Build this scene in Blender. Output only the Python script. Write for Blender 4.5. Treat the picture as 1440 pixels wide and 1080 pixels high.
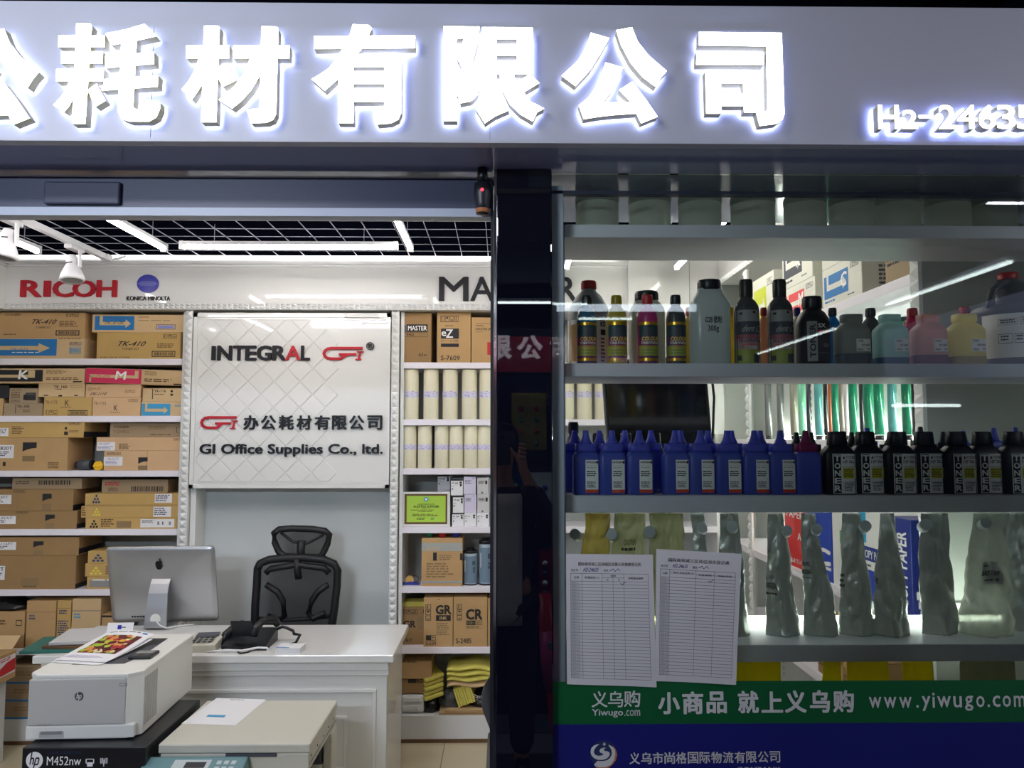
import bpy, bmesh, math, random
from mathutils import Vector, Matrix, noise

for o in list(bpy.data.objects):
    bpy.data.objects.remove(o, do_unlink=True)
SC = bpy.context.scene
COL = SC.collection
V = Vector

# ------------------------------------------------------------------ camera, world, exposure, corridor fill lights
EYE = 1.70
FOC = 1080.0
cam_data = bpy.data.cameras.new('camera')
cam_data.sensor_width = 36.0
cam_data.lens = FOC / 1440.0 * 36.0
cam_data.clip_start = 0.01
cam = bpy.data.objects.new('camera', cam_data)
COL.objects.link(cam)
cam.location = (0, 0, EYE)
PITCH = math.atan(75 / FOC)
YAW = -math.atan(14 / FOC)
cam.rotation_euler = (math.pi / 2 + PITCH, 0, YAW)
SC.camera = cam
RCAM = Matrix.Rotation(YAW, 3, 'Z') @ Matrix.Rotation(math.pi / 2 + PITCH, 3, 'X')

SC.view_settings.view_transform = 'Standard'
SC.view_settings.look = 'None'
SC.view_settings.exposure = 1.35
SC.view_settings.gamma = 1.0
SC.view_settings.use_curve_mapping = False

world = bpy.data.worlds.new('market_hall')
SC.world = world
world.use_nodes = True
bgn = world.node_tree.nodes['Background']
bgn.inputs[0].default_value = (0.42, 0.43, 0.62, 1)
bgn.inputs[1].default_value = 0.5

K_TUBE = 13.0      # ceiling tubes of the shop
K_LED = 3.5        # led line above the shelving
K_FACE = 7.0       # faces of the sign letters
K_HALO = 3.2       # back glow of the sign letters


def area(name, loc, rot, sx, sy, power, color):
    l = bpy.data.lights.new(name, 'AREA')
    l.shape = 'RECTANGLE'
    l.size, l.size_y, l.energy, l.color = sx, sy, power, color
    o = bpy.data.objects.new(name, l)
    COL.objects.link(o)
    o.location, o.rotation_euler = loc, rot
    return o


# fill lights added under the corridor ceiling to brighten the shop front
for lx in (-1.7, 3.3):
    area('corridor_fill_light', (lx, -0.42, 3.06), (0.5, 0, 0), 1.2, 0.25, 15.0, (0.90, 0.90, 1.0))
# fill lights added across the corridor, hidden behind the header, lighting mirrored goods
for lx in (-2.4, 0.3, 3.0):
    area('opposite_fill_light', (lx, -0.88, 3.085), (-0.3, 0, 0), 1.6, 0.12, 12.0, (0.84, 0.88, 1.0))
for lx, ln, pw in ((-1.8, 1.2, 35.0), (0.8, 0.9, 0.7), (4.0, 1.0, 42.0)):  # outer two added to brighten the window; middle one is a mirrored strip
    area('opposite_strip_and_fill', (lx, -1.24, 2.53), (1.15, 0, 0), ln, 0.05, pw, (0.92, 0.94, 1.0))


def P(x, y, Y):
    """the point of the plane Y = const seen at pixel x, y of the photograph"""
    d = RCAM @ V(((x - 720) / FOC, (540 - y) / FOC, -1))
    return V((0, 0, EYE)) + d * (Y / d.y)


# depths
YF, YL, YG = 1.62, 1.59, 1.82          # sign board, letter faces, shop glass
YB, YW = 4.41, 4.74                    # shelf fronts, back wall
YD0, YD1 = 1.875, 2.125                # window shelves
ZC = 2.735                             # ceiling grid
XL, XR = -3.1, 1.56



def onz(x, y, z):
    """the point of the level z seen at pixel x, y of the photograph"""
    d = RCAM @ V(((x - 720) / FOC, (540 - y) / FOC, -1))
    return V((0, 0, EYE)) + d * ((z - EYE) / d.z)


# ------------------------------------------------------------------ materials
MATS = {}


def lin(h):
    h = h.lstrip('#')
    c = [int(h[i:i + 2], 16) / 255 for i in (0, 2, 4)]
    return [(v / 12.92 if v <= 0.04045 else ((v + 0.055) / 1.055) ** 2.4) for v in c] + [1]


def mat(name, color='#808080', rough=0.5, metal=0.0, emit=0.0, ecol=None, bump=0.0, bscale=60.0, vary=0.0, vscale=4.0,
        transl=0.0, alpha=1.0, coat=0.0, spec=0.5, stretch=None, coatr=0.05):
    if name in MATS:
        return MATS[name]
    m = bpy.data.materials.new(name)
    m.use_nodes = True
    nt = m.node_tree
    b = nt.nodes['Principled BSDF']
    c = lin(color)
    b.inputs['Base Color'].default_value = c
    b.inputs['Roughness'].default_value = rough
    b.inputs['Metallic'].default_value = metal
    b.inputs['Coat Weight'].default_value = coat
    b.inputs['Coat Roughness'].default_value = coatr
    b.inputs['Specular IOR Level'].default_value = spec
    if emit:
        b.inputs['Emission Color'].default_value = lin(ecol or color)
        b.inputs['Emission Strength'].default_value = emit
    tc = None
    if bump or vary:
        tc = nt.nodes.new('ShaderNodeTexCoord')
        src = tc.outputs['Object']
        if stretch:
            mp = nt.nodes.new('ShaderNodeMapping')
            mp.inputs['Scale'].default_value = stretch
            nt.links.new(src, mp.inputs[0])
            src = mp.outputs[0]
    if vary:
        n = nt.nodes.new('ShaderNodeTexNoise')
        n.inputs['Scale'].default_value = vscale
        n.inputs['Detail'].default_value = 4
        nt.links.new(src, n.inputs['Vector'])
        r = nt.nodes.new('ShaderNodeMapRange')
        r.inputs['From Min'].default_value, r.inputs['From Max'].default_value = 0.25, 0.75
        r.inputs['To Min'].default_value, r.inputs['To Max'].default_value = 1 - vary, 1 + vary
        nt.links.new(n.outputs['Fac'], r.inputs['Value'])
        mx = nt.nodes.new('ShaderNodeVectorMath')
        mx.operation = 'SCALE'
        mx.inputs[0].default_value = c[:3]
        nt.links.new(r.outputs[0], mx.inputs['Scale'])
        nt.links.new(mx.outputs[0], b.inputs['Base Color'])
    if bump:
        n = nt.nodes.new('ShaderNodeTexNoise')
        n.inputs['Scale'].default_value = bscale
        n.inputs['Detail'].default_value = 5
        nt.links.new(src, n.inputs['Vector'])
        bp = nt.nodes.new('ShaderNodeBump')
        bp.inputs['Strength'].default_value = bump
        bp.inputs['Distance'].default_value = 0.01
        nt.links.new(n.outputs['Fac'], bp.inputs['Height'])
        nt.links.new(bp.outputs[0], b.inputs['Normal'])
    out = nt.nodes['Material Output']
    sh = b.outputs[0]
    if transl:
        t = nt.nodes.new('ShaderNodeBsdfTranslucent')
        t.inputs[0].default_value = c
        x = nt.nodes.new('ShaderNodeMixShader')
        x.inputs[0].default_value = transl
        nt.links.new(sh, x.inputs[1])
        nt.links.new(t.outputs[0], x.inputs[2])
        sh = x.outputs[0]
    if alpha < 1:
        t = nt.nodes.new('ShaderNodeBsdfTransparent')
        t.inputs[0].default_value = c if transl else (1, 1, 1, 1)
        x = nt.nodes.new('ShaderNodeMixShader')
        x.inputs[0].default_value = alpha
        nt.links.new(t.outputs[0], x.inputs[1])
        nt.links.new(sh, x.inputs[2])
        sh = x.outputs[0]
    nt.links.new(sh, out.inputs['Surface'])
    MATS[name] = m
    return m


def glass(name, tint, ior=1.5, rough=0.0):
    m = bpy.data.materials.new(name)
    m.use_nodes = True
    nt = m.node_tree
    nt.nodes.remove(nt.nodes['Principled BSDF'])
    f = nt.nodes.new('ShaderNodeFresnel')
    f.inputs[0].default_value = ior
    t = nt.nodes.new('ShaderNodeBsdfTransparent')
    t.inputs[0].default_value = lin(tint)
    g = nt.nodes.new('ShaderNodeBsdfGlossy')
    g.inputs['Roughness'].default_value = rough
    x = nt.nodes.new('ShaderNodeMixShader')
    nt.links.new(f.outputs[0], x.inputs[0])
    nt.links.new(t.outputs[0], x.inputs[1])
    nt.links.new(g.outputs[0], x.inputs[2])
    nt.links.new(x.outputs[0], nt.nodes['Material Output'].inputs['Surface'])
    MATS[name] = m


glass('shop_glass', '#fafcf9')
glass('neighbour_glass', '#dfe5ea', 1.6)
mat('sign_board', '#c6c7d2', 0.42, bump=0.02, bscale=250)
mat('sign_face', '#ffffff', 0.4, emit=K_FACE, ecol='#fbfbff')
mat('sign_glow', '#dfe4ff', 0.4, emit=K_HALO, ecol='#bcc8ff')
mat('sign_side', '#d6cd98', 0.5)
mat('soffit', '#9aa0be', 0.1, metal=0.0, bump=0.12, bscale=3.0, coat=0.6)
mat('header_dark', '#3f445c', 0.42, bump=0.02)
mat('black_stone', '#0a0c18', 0.0, coat=1.0, spec=0.8, coatr=0.0)
mat('chrome', '#c8c8cc', 0.12, metal=1.0)
mat('alu_frame', '#b9c1d0', 0.42)
mat('shelf_grey', '#cfd3dc', 0.45)
mat('white_paint', '#dedfde', 0.4)
mat('white_gloss', '#e2e2df', 0.45, coat=0.6, coatr=0.02)
mat('white_shelf', '#e9e4ec', 0.4)
mat('wall_white', '#cfd2ce', 0.35)
mat('niche_grey', '#cad0d0', 0.18, coat=0.3)
mat('cab_grey', '#a3a7a2', 0.5)
mat('ceiling_black', '#080a14', 0.9, spec=0.0)
mat('grid_metal', '#9a9caa', 0.5)
mat('corridor_paint', '#2a2d3c', 0.7)
mat('card', '#bc9868', 0.8, vary=0.06, vscale=9, bump=0.03, bscale=200)
mat('card_dark', '#9a7a50', 0.8, vary=0.06, vscale=9)
mat('card_light', '#cdaf83', 0.8, vary=0.05, vscale=9)
mat('card_pink', '#d0ab82', 0.8, vary=0.05, vscale=9)
mat('card_yellow', '#c29f60', 0.75, vary=0.05, vscale=9)
mat('card_grey', '#a08b6e', 0.8, vary=0.05, vscale=9)
mat('ink', '#2a2522', 0.7)
mat('ink_brown', '#6b4f33', 0.8)
mat('ink_soft', '#8b7350', 0.8)
mat('black_print', '#1b1b20', 0.6)
mat('blue_print', '#1d74b4', 0.6)
mat('cyan_print', '#3796c2', 0.6)
mat('magenta_print', '#d02a5a', 0.6)
mat('red_print', '#c2272d', 0.55)
mat('red_letter', '#b8202e', 0.4, spec=.3)
mat('black_letter', '#16161d', 0.45, spec=.3)
mat('blue_letter', '#1a1ea4', 0.3, coat=0.2)
mat('pale_stripe', '#7f86c9', 0.3)
mat('white_print', '#ececea', 0.6)
mat('cream_print', '#cfb486', 0.7)
mat('yellow_dot', '#e2cf4a', 0.6)
mat('blue_dot', '#31456f', 0.6)
mat('sticker', '#e6e4e6', 0.5)
mat('paper', '#c9c8c8', 0.7)
mat('paper_white', '#e6e6e8', 0.7)
mat('yellow_paper', '#d6cb62', 0.8, vary=0.05, vscale=30)
mat('cream_roll', '#dcd7bc', 0.45, coat=0.25)
mat('roll_tape', '#cfcadf', 0.5)
mat('lilac_ink', '#9a90bd', 0.6)
mat('green_paper', '#a9cf45', 0.5)
mat('black_plastic', '#101116', 0.35)
mat('dark_plastic', '#23252b', 0.4)
mat('grey_plastic', '#4a4d55', 0.45)
mat('printer_white', '#e3e3dd', 0.4)
mat('printer_grey', '#b9b9b6', 0.45)
mat('printer_mid', '#8b8c8b', 0.5)
mat('copier_beige', '#c9c6b8', 0.45)
mat('copier_teal', '#64898f', 0.45)
mat('copier_light', '#b9c3c4', 0.4)
mat('aluminium', '#b6b7b9', 0.33, metal=0.75)
mat('black_box', '#0b0c14', 0.4, coat=0.2)
mat('navy_print', '#26345f', 0.5)
mat('led_white', '#ffffff', 0.4, emit=K_TUBE, ecol='#fff8f4')
mat('led_bay', '#ffffff', 0.4, emit=15.0, ecol='#f4fff2')
mat('led_across', '#ffffff', 0.4, emit=7.0, ecol='#fbfff4')
mat('led_line', '#ffffff', 0.4, emit=K_LED, ecol='#fffaf6')
mat('lamp_white', '#d4d4d8', 0.35)
mat('chair_mesh', '#15161b', 0.7, alpha=0.8)
mat('chair_black', '#0c0d11', 0.5)
mat('purple_blue', '#5567cc', 0.35, transl=0.4, coat=0.2)
mat('blue_nozzle', '#5c66d6', 0.35, transl=0.4)
mat('pink_reflection_nozzle', '#9c2a6a', 0.35, transl=0.4)  # a pink reflection painted into the nozzle colour
mat('toner_black', '#090a0d', 0.38)
mat('label_white', '#eceeec', 0.5)
mat('label_orange', '#c7452c', 0.5)
mat('label_yellow', '#cfcf22', 0.5)
mat('foil', '#c2c6c3', 0.26, metal=0.5, transl=0.15, bump=1.0, bscale=17)
mat('foil_clear', '#b9bcb6', 0.25, alpha=0.75, transl=0.35, bump=1.0, bscale=16)
mat('bag_yellow', '#d2c688', 0.2, alpha=0.6, transl=0.45, bump=1.0, bscale=18)
mat('bag_olive', '#bfc0a4', 0.2, alpha=0.65, transl=0.4, bump=1.0, bscale=18)
mat('bag_lime', '#ece434', 0.3, alpha=0.92, transl=0.65, bump=0.35, bscale=18)
mat('spout_grey', '#aab2b5', 0.4, transl=0.2)
mat('tile_floor', '#cfc3a2', 0.18, vary=0.03, vscale=3)
mat('grout', '#7c735d', 0.6)
mat('banner_green', '#03582d', 0.45)
mat('banner_blue', '#171c6e', 0.4, vary=0.12, vscale=1.2)
mat('banner_white', '#cfd0ce', 0.5)
mat('banner_orange', '#c07a48', 0.5)
mat('form_line', '#5f5f68', 0.7)
mat('form_pen', '#3a3a7a', 0.6)
mat('red_cap', '#b32229', 0.4)
mat('green_cap', '#0f6a45', 0.4)
mat('blue_cap', '#23308f', 0.4)
mat('black_bag', '#0b0b0e', 0.22, bump=0.5, bscale=30)
mat('jug_grey', '#969da1', 0.4, transl=0.25)
mat('skin', '#a5795e', 0.55)
mat('hair', '#0b0a0b', 0.5)
mat('jacket', '#10121b', 0.8)
mat('shirt', '#b5b6b8', 0.8, vary=0.1, vscale=12)
mat('jeans', '#141b30', 0.85)
mat('shoe', '#17171a', 0.6)


# ------------------------------------------------------------------ mesh helpers
_TXT = {}


def text_mesh(s, bold=0.0, res=2):
    k = (s, bold, res)
    if k in _TXT:
        return _TXT[k]
    c = bpy.data.curves.new('txt', 'FONT')
    c.body, c.offset, c.resolution_u = s, bold, res
    o = bpy.data.objects.new('txt', c)
    COL.objects.link(o)
    dg = bpy.context.evaluated_depsgraph_get()
    me = bpy.data.meshes.new_from_object(o.evaluated_get(dg))
    vs = [(v.co.x, v.co.y) for v in me.vertices]
    fs = [tuple(p.vertices) for p in me.polygons]
    bpy.data.objects.remove(o)
    bpy.data.curves.remove(c)
    bpy.data.meshes.remove(me)
    if not vs:
        vs, fs = [(0, 0), (1, 0), (1, 1), (0, 1)], [(0, 1, 2, 3)]
    x0, x1 = min(v[0] for v in vs), max(v[0] for v in vs)
    y0, y1 = min(v[1] for v in vs), max(v[1] for v in vs)
    w, h = max(x1 - x0, 1e-4), max(y1 - y0, 1e-4)
    vs = [((x - x0) / w, 1 - (y - y0) / h) for x, y in vs]       # v runs down
    r = (vs, fs, w / h)
    _TXT[k] = r
    return r


def sring(w, d, z, n=28, p=2.0, cx=0.0, cy=0.0):
    out = []
    for i in range(n):
        a = 2 * math.pi * i / n - math.pi / 2
        c, s = math.cos(a), math.sin(a)
        out.append(V((cx + w * math.copysign(abs(c) ** (2 / p), c), cy + d * math.copysign(abs(s) ** (2 / p), s), z)))
    return out


def spread_offsets(bold, multi):
    """shifts (in text heights) of the copies that thicken a glyph"""
    q = max(multi, bold * 1.35)
    if not q:
        return [(0, 0)]
    if q < .015:
        return [(q, q * .6), (-q, -q * .6), (q, -q * .6), (-q, q * .6)]
    return [(0, 0), (q, 0), (-q, 0), (0, q * .8), (0, -q * .8), (q * .8, q * .7), (-q * .8, -q * .7), (q * .8, -q * .7), (-q * .8, q * .7)]


class MB:
    def __init__(self):
        self.v, self.f, self.mi, self.sm, self.mats = [], [], [], [], []

    def mid(self, m):
        if m not in self.mats:
            self.mats.append(m)
        return self.mats.index(m)

    def add(self, vs, fs, m, M=None, smooth=False):
        b = len(self.v)
        for q in vs:
            q = V(q)
            self.v.append(M @ q if M else q)
        i = self.mid(m)
        for f in fs:
            self.f.append([b + k for k in f])
            self.mi.append(i)
            self.sm.append(smooth)
        return self

    def box(self, x0, x1, y0, y1, z0, z1, m, bev=0.0, seg=2, M=None):
        if not bev:
            vs = [(x0, y0, z0), (x1, y0, z0), (x1, y1, z0), (x0, y1, z0), (x0, y0, z1), (x1, y0, z1), (x1, y1, z1), (x0, y1, z1)]
            fs = [(3, 2, 1, 0), (4, 5, 6, 7), (0, 1, 5, 4), (1, 2, 6, 5), (2, 3, 7, 6), (3, 0, 4, 7)]
            return self.add(vs, fs, m, M)
        bm = bmesh.new()
        bmesh.ops.create_cube(bm, size=1)
        for v in bm.verts:
            v.co = V(((x0 + x1) / 2 + v.co.x * (x1 - x0), (y0 + y1) / 2 + v.co.y * (y1 - y0), (z0 + z1) / 2 + v.co.z * (z1 - z0)))
        bmesh.ops.bevel(bm, geom=bm.edges[:], offset=bev, segments=seg, affect='EDGES', profile=0.5)
        bm.verts.index_update()
        self.add([v.co.copy() for v in bm.verts], [[v.index for v in f.verts] for f in bm.faces], m, M)
        bm.free()
        return self

    def loft(self, rings, m, cap0=True, cap1=True, smooth=True, M=None, close=True):
        n = len(rings[0])
        vs = [q for r in rings for q in r]
        fs = []
        for k in range(len(rings) - 1):
            for i in range(n if close else n - 1):
                j = (i + 1) % n
                fs.append((k * n + i, k * n + j, (k + 1) * n + j, (k + 1) * n + i))
        self.add(vs, fs, m, M, smooth)
        b = len(self.v) - len(vs)
        mi = self.mid(m)
        if cap0:
            self.f.append([b + i for i in reversed(range(n))]); self.mi.append(mi); self.sm.append(False)
        if cap1:
            self.f.append([b + (len(rings) - 1) * n + i for i in range(n)]); self.mi.append(mi); self.sm.append(False)
        return self

    def lathe(self, prof, m, seg=28, p=2.0, sx=1.0, sy=1.0, M=None, smooth=True):
        return self.loft([sring(r * sx, r * sy, z, seg, p) for r, z in prof], m, smooth=smooth, M=M)

    def cyl(self, a, b, r, m, r2=None, seg=16, smooth=True):
        a, b = V(a), V(b)
        z = (b - a).normalized()
        x = z.orthogonal().normalized()
        y = z.cross(x)
        r2 = r if r2 is None else r2
        R = [[c + (x * math.cos(2 * math.pi * i / seg) + y * math.sin(2 * math.pi * i / seg)) * q for i in range(seg)] for c, q in ((a, r), (b, r2))]
        return self.loft(R, m, smooth=smooth)

    def tube(self, pts, r, m, seg=8):
        pts = [V(p) for p in pts]
        rings = []
        up = V((0.13, 0.21, 0.97))
        for i, p in enumerate(pts):
            t = (pts[min(i + 1, len(pts) - 1)] - pts[max(i - 1, 0)]).normalized()
            x = t.cross(up)
            if x.length < 0.05:
                x = t.cross(V((1, 0, 0)))
            x.normalize()
            y = x.cross(t)
            q = r[i] if isinstance(r, (list, tuple)) else r
            rings.append([p + (x * math.cos(2 * math.pi * k / seg) + y * math.sin(2 * math.pi * k / seg)) * q for k in range(seg)])
        return self.loft(rings, m)

    # flat or curved printing; fn(u, v, lift) -> point, u to the reader's right, v down, both 0..1
    def rect(self, fn, u0, v0, u1, v1, m, lift=0.0005, nu=1, nv=1):
        vs = [fn(u0 + (u1 - u0) * i / nu, v0 + (v1 - v0) * j / nv, lift) for j in range(nv + 1) for i in range(nu + 1)]
        n = nu + 1
        fs = [((j + 1) * n + i, (j + 1) * n + i + 1, j * n + i + 1, j * n + i) for j in range(nv) for i in range(nu)]
        return self.add(vs, fs, m, smooth=nu > 1)

    def text(self, fn, s, u0, v0, u1, v1, m, bold=0.0, lift=0.001, multi=0.0, skew=0.0):
        vs, fs, asp = text_mesh(s, 0.0)
        offs = spread_offsets(bold, multi)
        for k, (du, dv) in enumerate(offs):
            self.add([fn(u0 + (u + du / asp + skew * (0.5 - v)) * (u1 - u0), v0 + (v + dv) * (v1 - v0), lift + k * 0.00004) for u, v in vs], fs, m)
        return self

    def plate(self, fn, vs, fs, l0, l1, mf, ms, mb_):
        """a flat outline given depth: front at lift l1, back at lift l0"""
        n = len(vs)
        self.add([fn(u, v, l1) for u, v in vs], fs, mf)
        self.add([fn(u, v, l0) for u, v in vs], [list(reversed(f)) for f in fs], mb_)
        cnt = {}
        for f in fs:
            for a, b in zip(f, list(f[1:]) + [f[0]]):
                k = (min(a, b), max(a, b))
                cnt[k] = None if k in cnt else (a, b)
        e = [x for x in cnt.values() if x]
        self.add([fn(u, v, l1) for u, v in vs] + [fn(u, v, l0) for u, v in vs], [(a, a + n, b + n, b) for a, b in e], ms)
        return self

    def text3d(self, fn, s, u0, v0, u1, v1, l0, l1, m, bold=0.0, multi=0.0, ms=None, mb_=None, skew=0.0):
        vs, fs, asp = text_mesh(s, 0.0, 3)
        offs = spread_offsets(bold, multi)
        for k, (du, dv) in enumerate(offs):
            q = [(u0 + (u + du / asp + skew * (0.5 - v)) * (u1 - u0), v0 + (v + dv) * (v1 - v0)) for u, v in vs]
            self.plate(fn, q, fs, l0, l1 + k * 0.00004, m, ms or m, mb_ or m)
        return self

    def build(self, name, parent=None, loc=None, rot=None):
        me = bpy.data.meshes.new(name)
        me.from_pydata([tuple(q) for q in self.v], [], self.f)
        for m in self.mats:
            me.materials.append(MATS[m])
        me.polygons.foreach_set('material_index', self.mi)
        me.polygons.foreach_set('use_smooth', self.sm)
        me.update()
        o = bpy.data.objects.new(name, me)
        COL.objects.link(o)
        if parent:
            o.parent = parent
        if loc is not None:
            o.location = loc
        if rot is not None:
            o.rotation_euler = rot
        return o


def tag(o, label, cat, group=None, kind=None):
    o['label'], o['category'] = label, cat
    if group:
        o['group'] = group
    if kind:
        o['kind'] = kind
    return o


def root(name, loc, label, cat, group=None, rz=0.0):
    o = bpy.data.objects.new(name, None)
    o.empty_display_size = 0.05
    COL.objects.link(o)
    o.location = loc
    o.rotation_euler = (0, 0, rz)
    return tag(o, label, cat, group)


def struct(mb, name, loc=None):
    o = mb.build(name, loc=loc)
    o['kind'] = 'structure'
    return o


def copy_thing(o, loc, label, group=None, rz=None):
    c = o.copy()
    COL.objects.link(c)
    c.location = loc
    if rz is not None:
        c.rotation_euler = (0, 0, rz)
    c['label'] = label
    if group:
        c['group'] = group
    for ch in list(o.children):
        d = ch.copy()
        COL.objects.link(d)
        d.parent = c
        for g in list(ch.children):
            e = g.copy()
            COL.objects.link(e)
            e.parent = d
    return c


def flat(o, U, W, D, H):
    """printing frame on a flat face: o its upper corner, U along u, D down, W x H its size"""
    o, U, D = V(o), V(U), V(D)
    n = D.cross(U).normalized()
    return lambda u, v, l: o + U * (u * W) + D * (v * H) + n * l


def front(x0, x1, z0, z1, y):
    return flat((x0, y, z1), (1, 0, 0), x1 - x0, (0, 0, -1), z1 - z0)


ORD = ['first', 'second', 'third', 'fourth', 'fifth', 'sixth', 'seventh', 'eighth', 'ninth', 'tenth', 'eleventh', 'twelfth']
RND = random.Random(7)


def strokes(fn_px, pts, w):
    """list of (verts, faces) outlines for a line of width w through pts"""
    out = []
    for a, b in zip(pts, pts[1:]):
        dx, dy = b[0] - a[0], b[1] - a[1]
        L = math.hypot(dx, dy) or 1
        nx, ny = -dy / L * w / 2, dx / L * w / 2
        out.append(([(a[0] + nx, a[1] + ny), (b[0] + nx, b[1] + ny), (b[0] - nx, b[1] - ny), (a[0] - nx, a[1] - ny)], [(0, 1, 2, 3)]))
    for c in pts[1:-1]:
        out.append(([(c[0] + w / 2 * math.cos(t * math.pi / 6), c[1] + w / 2 * math.sin(t * math.pi / 6)) for t in range(12)], [tuple(range(12))]))
    return out


def decorate(mb, fn, items, nu=1):
    for it in items:
        k = it[0]
        if k == 't':        # writing
            _, s, u0, v0, u1, v1, m = it[:7]
            mb.text(fn, s, u0, v0, u1, v1, m, bold=it[7] if len(it) > 7 else 0.0, multi=it[8] if len(it) > 8 else 0.0, skew=it[9] if len(it) > 9 else 0.0)
        elif k == 'r':      # filled
            mb.rect(fn, *it[1:6], nu=nu)
        elif k == 'R':      # filled, one layer up
            mb.rect(fn, *it[1:6], lift=0.0008, nu=nu)
        elif k == 'o':      # outline
            _, u0, v0, u1, v1, m = it[:6]
            t = it[6] if len(it) > 6 else 0.006
            tv = it[7] if len(it) > 7 else t * 3
            for q in ((u0, v0, u1, v0 + tv), (u0, v1 - tv, u1, v1), (u0, v0, u0 + t, v1), (u1 - t, v0, u1, v1)):
                mb.rect(fn, *q, m, lift=0.0009, nu=nu)
        elif k == 'g':      # lines of print too small to read
            _, u0, v0, u1, v1, n, m = it[:7]
            for i in range(n):
                a = v0 + (v1 - v0) * i / n
                b = a + (v1 - v0) / n * 0.55
                u = u0
                e = u1 - (u1 - u0) * RND.random() * 0.3
                while u < e:
                    w = (u1 - u0) * RND.uniform(0.08, 0.3)
                    mb.rect(fn, u, a, min(u + w, e), b, m, lift=0.0009)
                    u += w + (u1 - u0) * 0.04
        elif k == 'b':      # bar code
            _, u0, v0, u1, v1, m = it[:6]
            u = u0
            while u < u1:
                w = (u1 - u0) * RND.uniform(0.012, 0.04)
                mb.rect(fn, u, v0, min(u + w, u1), v1, m, lift=0.0009)
                u += w * RND.uniform(1.5, 2.4)
        elif k == 'a':      # coloured panel with an L shaped arrow
            _, u0, v0, u1, v1, mb_, mf = it[:7]
            mb.rect(fn, u0, v0, u1, v1, mb_, nu=nu)
            q = lambda a, b: fn(u0 + a * (u1 - u0), v0 + b * (v1 - v0), 0.0009)
            mb.add([q(.12, 0), q(.2, 0), q(.2, .42), q(.78, .42), q(.78, .25), q(.92, .54), q(.78, .84), q(.78, .66), q(.12, .66)],
                   [(8, 2, 1, 0), (8, 7, 3, 2), (7, 6, 5, 4, 3)], mf)
        elif k == 'd':      # six dots in a triangle
            _, u0, v0, u1, v1, m = it[:6]
            for row in range(3):
                for c in range(row + 1):
                    cu = u0 + (u1 - u0) * (0.5 + (c - row / 2) * 0.36)
                    cv = v0 + (v1 - v0) * (0.16 + row * 0.34)
                    mb.add([fn(cu + (u1 - u0) * .14 * math.cos(t), cv - (v1 - v0) * .15 * math.sin(t), 0.0009) for t in [x * math.pi / 5 for x in range(10)]],
                           [tuple(range(10))], m)
        elif k == 'i':      # row of transport pictograms
            _, u0, v0, u1, v1, n, m = it[:7]
            vert = (len(it) > 7)
            for i in range(n):
                if vert:
                    a0, a1, b0, b1 = u0, u1, v0 + (v1 - v0) * i / n, v0 + (v1 - v0) * (i + .9) / n
                else:
                    a0, a1, b0, b1 = u0 + (u1 - u0) * i / n, u0 + (u1 - u0) * (i + .85) / n, v0, v1
                tu, tv = (a1 - a0) * .1, (b1 - b0) * .1
                for r in ((a0, b0, a1, b0 + tv), (a0, b1 - tv, a1, b1), (a0, b0, a0 + tu, b1), (a1 - tu, b0, a1, b1),
                          [(a0 + tu * 3, b0 + tv * 2, a0 + tu * 4.5, b1 - tv * 2), (a0 + tu * 3, b0 + tv * 2, a1 - tu * 3, b0 + tv * 5), (a0 + tu * 2.5, b1 - tv * 4, a1 - tu * 2.5, b1 - tv * 2.5)][i % 3]):
                    mb.rect(fn, *r, m, lift=0.0009)
        elif k == 'w':      # dark corner flash cut by a curve
            _, u0, v0, u1, v1, m = it[:6]
            q = lambda a, b: fn(u0 + a * (u1 - u0), v0 + b * (v1 - v0), 0.0009)
            mb.add([q(0, 0), q(0, 1), q(.3, .8), q(.62, .66), q(1, .6), q(1, 0)], [(0, 1, 2, 3, 4, 5)], m)
# ------------------------------------------------------------------ the setting
def zpx(y, Y, x=706):
    return P(x, y, Y).z


def xpx(x, Y, y=615):
    return P(x, y, Y).x


mb = MB()
mb.box(XL - .1, XR + .6, 1.8, YW + .12, -0.06, -0.004, 'grout')
TS = 0.6
ix = -6
gx0, gy0 = -0.315, 4.41 - 8 * TS
for i in range(-5, 4):
    for j in range(0, 9):
        x0, y0 = gx0 + i * TS, gy0 + j * TS
        x1, y1 = x0 + TS - .004, min(y0 + TS - .004, YW)
        if x0 < XR + .6 and y1 > 1.8:
            mb.box(max(x0, XL), min(x1, XR), max(y0, 1.83), y1, -0.004, 0.0, 'tile_floor')
struct(mb, 'floor')
mb = MB()
mb.box(-5, 5, -6.3, 1.79, -0.004, 0.0, 'corridor_paint')
struct(mb, 'floor_corridor')

mb = MB()
mb.box(XL - .1, XR + .1, YW, YW + .1, 0, ZC, 'wall_white')
mb.box(XL - .1, XR + .1, YW, YW + .1, ZC, 3.1, 'ceiling_black')
struct(mb, 'wall_back')
mb = MB()
mb.box(XL - .1, XL, 1.75, YW, 0, ZC, 'wall_white')
mb.box(XL - .1, XL, 1.75, YW, ZC, 3.1, 'ceiling_black')
struct(mb, 'wall_side_west')
mb = MB()
mb.box(XR, XR + .1, 1.75, YW, 0, ZC, 'wall_white')
mb.box(XR, XR + .1, 1.75, YW, ZC, 3.1, 'ceiling_black')
mb.box(XR + .21, 5, YG - .01, YG + .1, 0, 3.1, 'corridor_paint')
struct(mb, 'wall_side_east')

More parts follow.
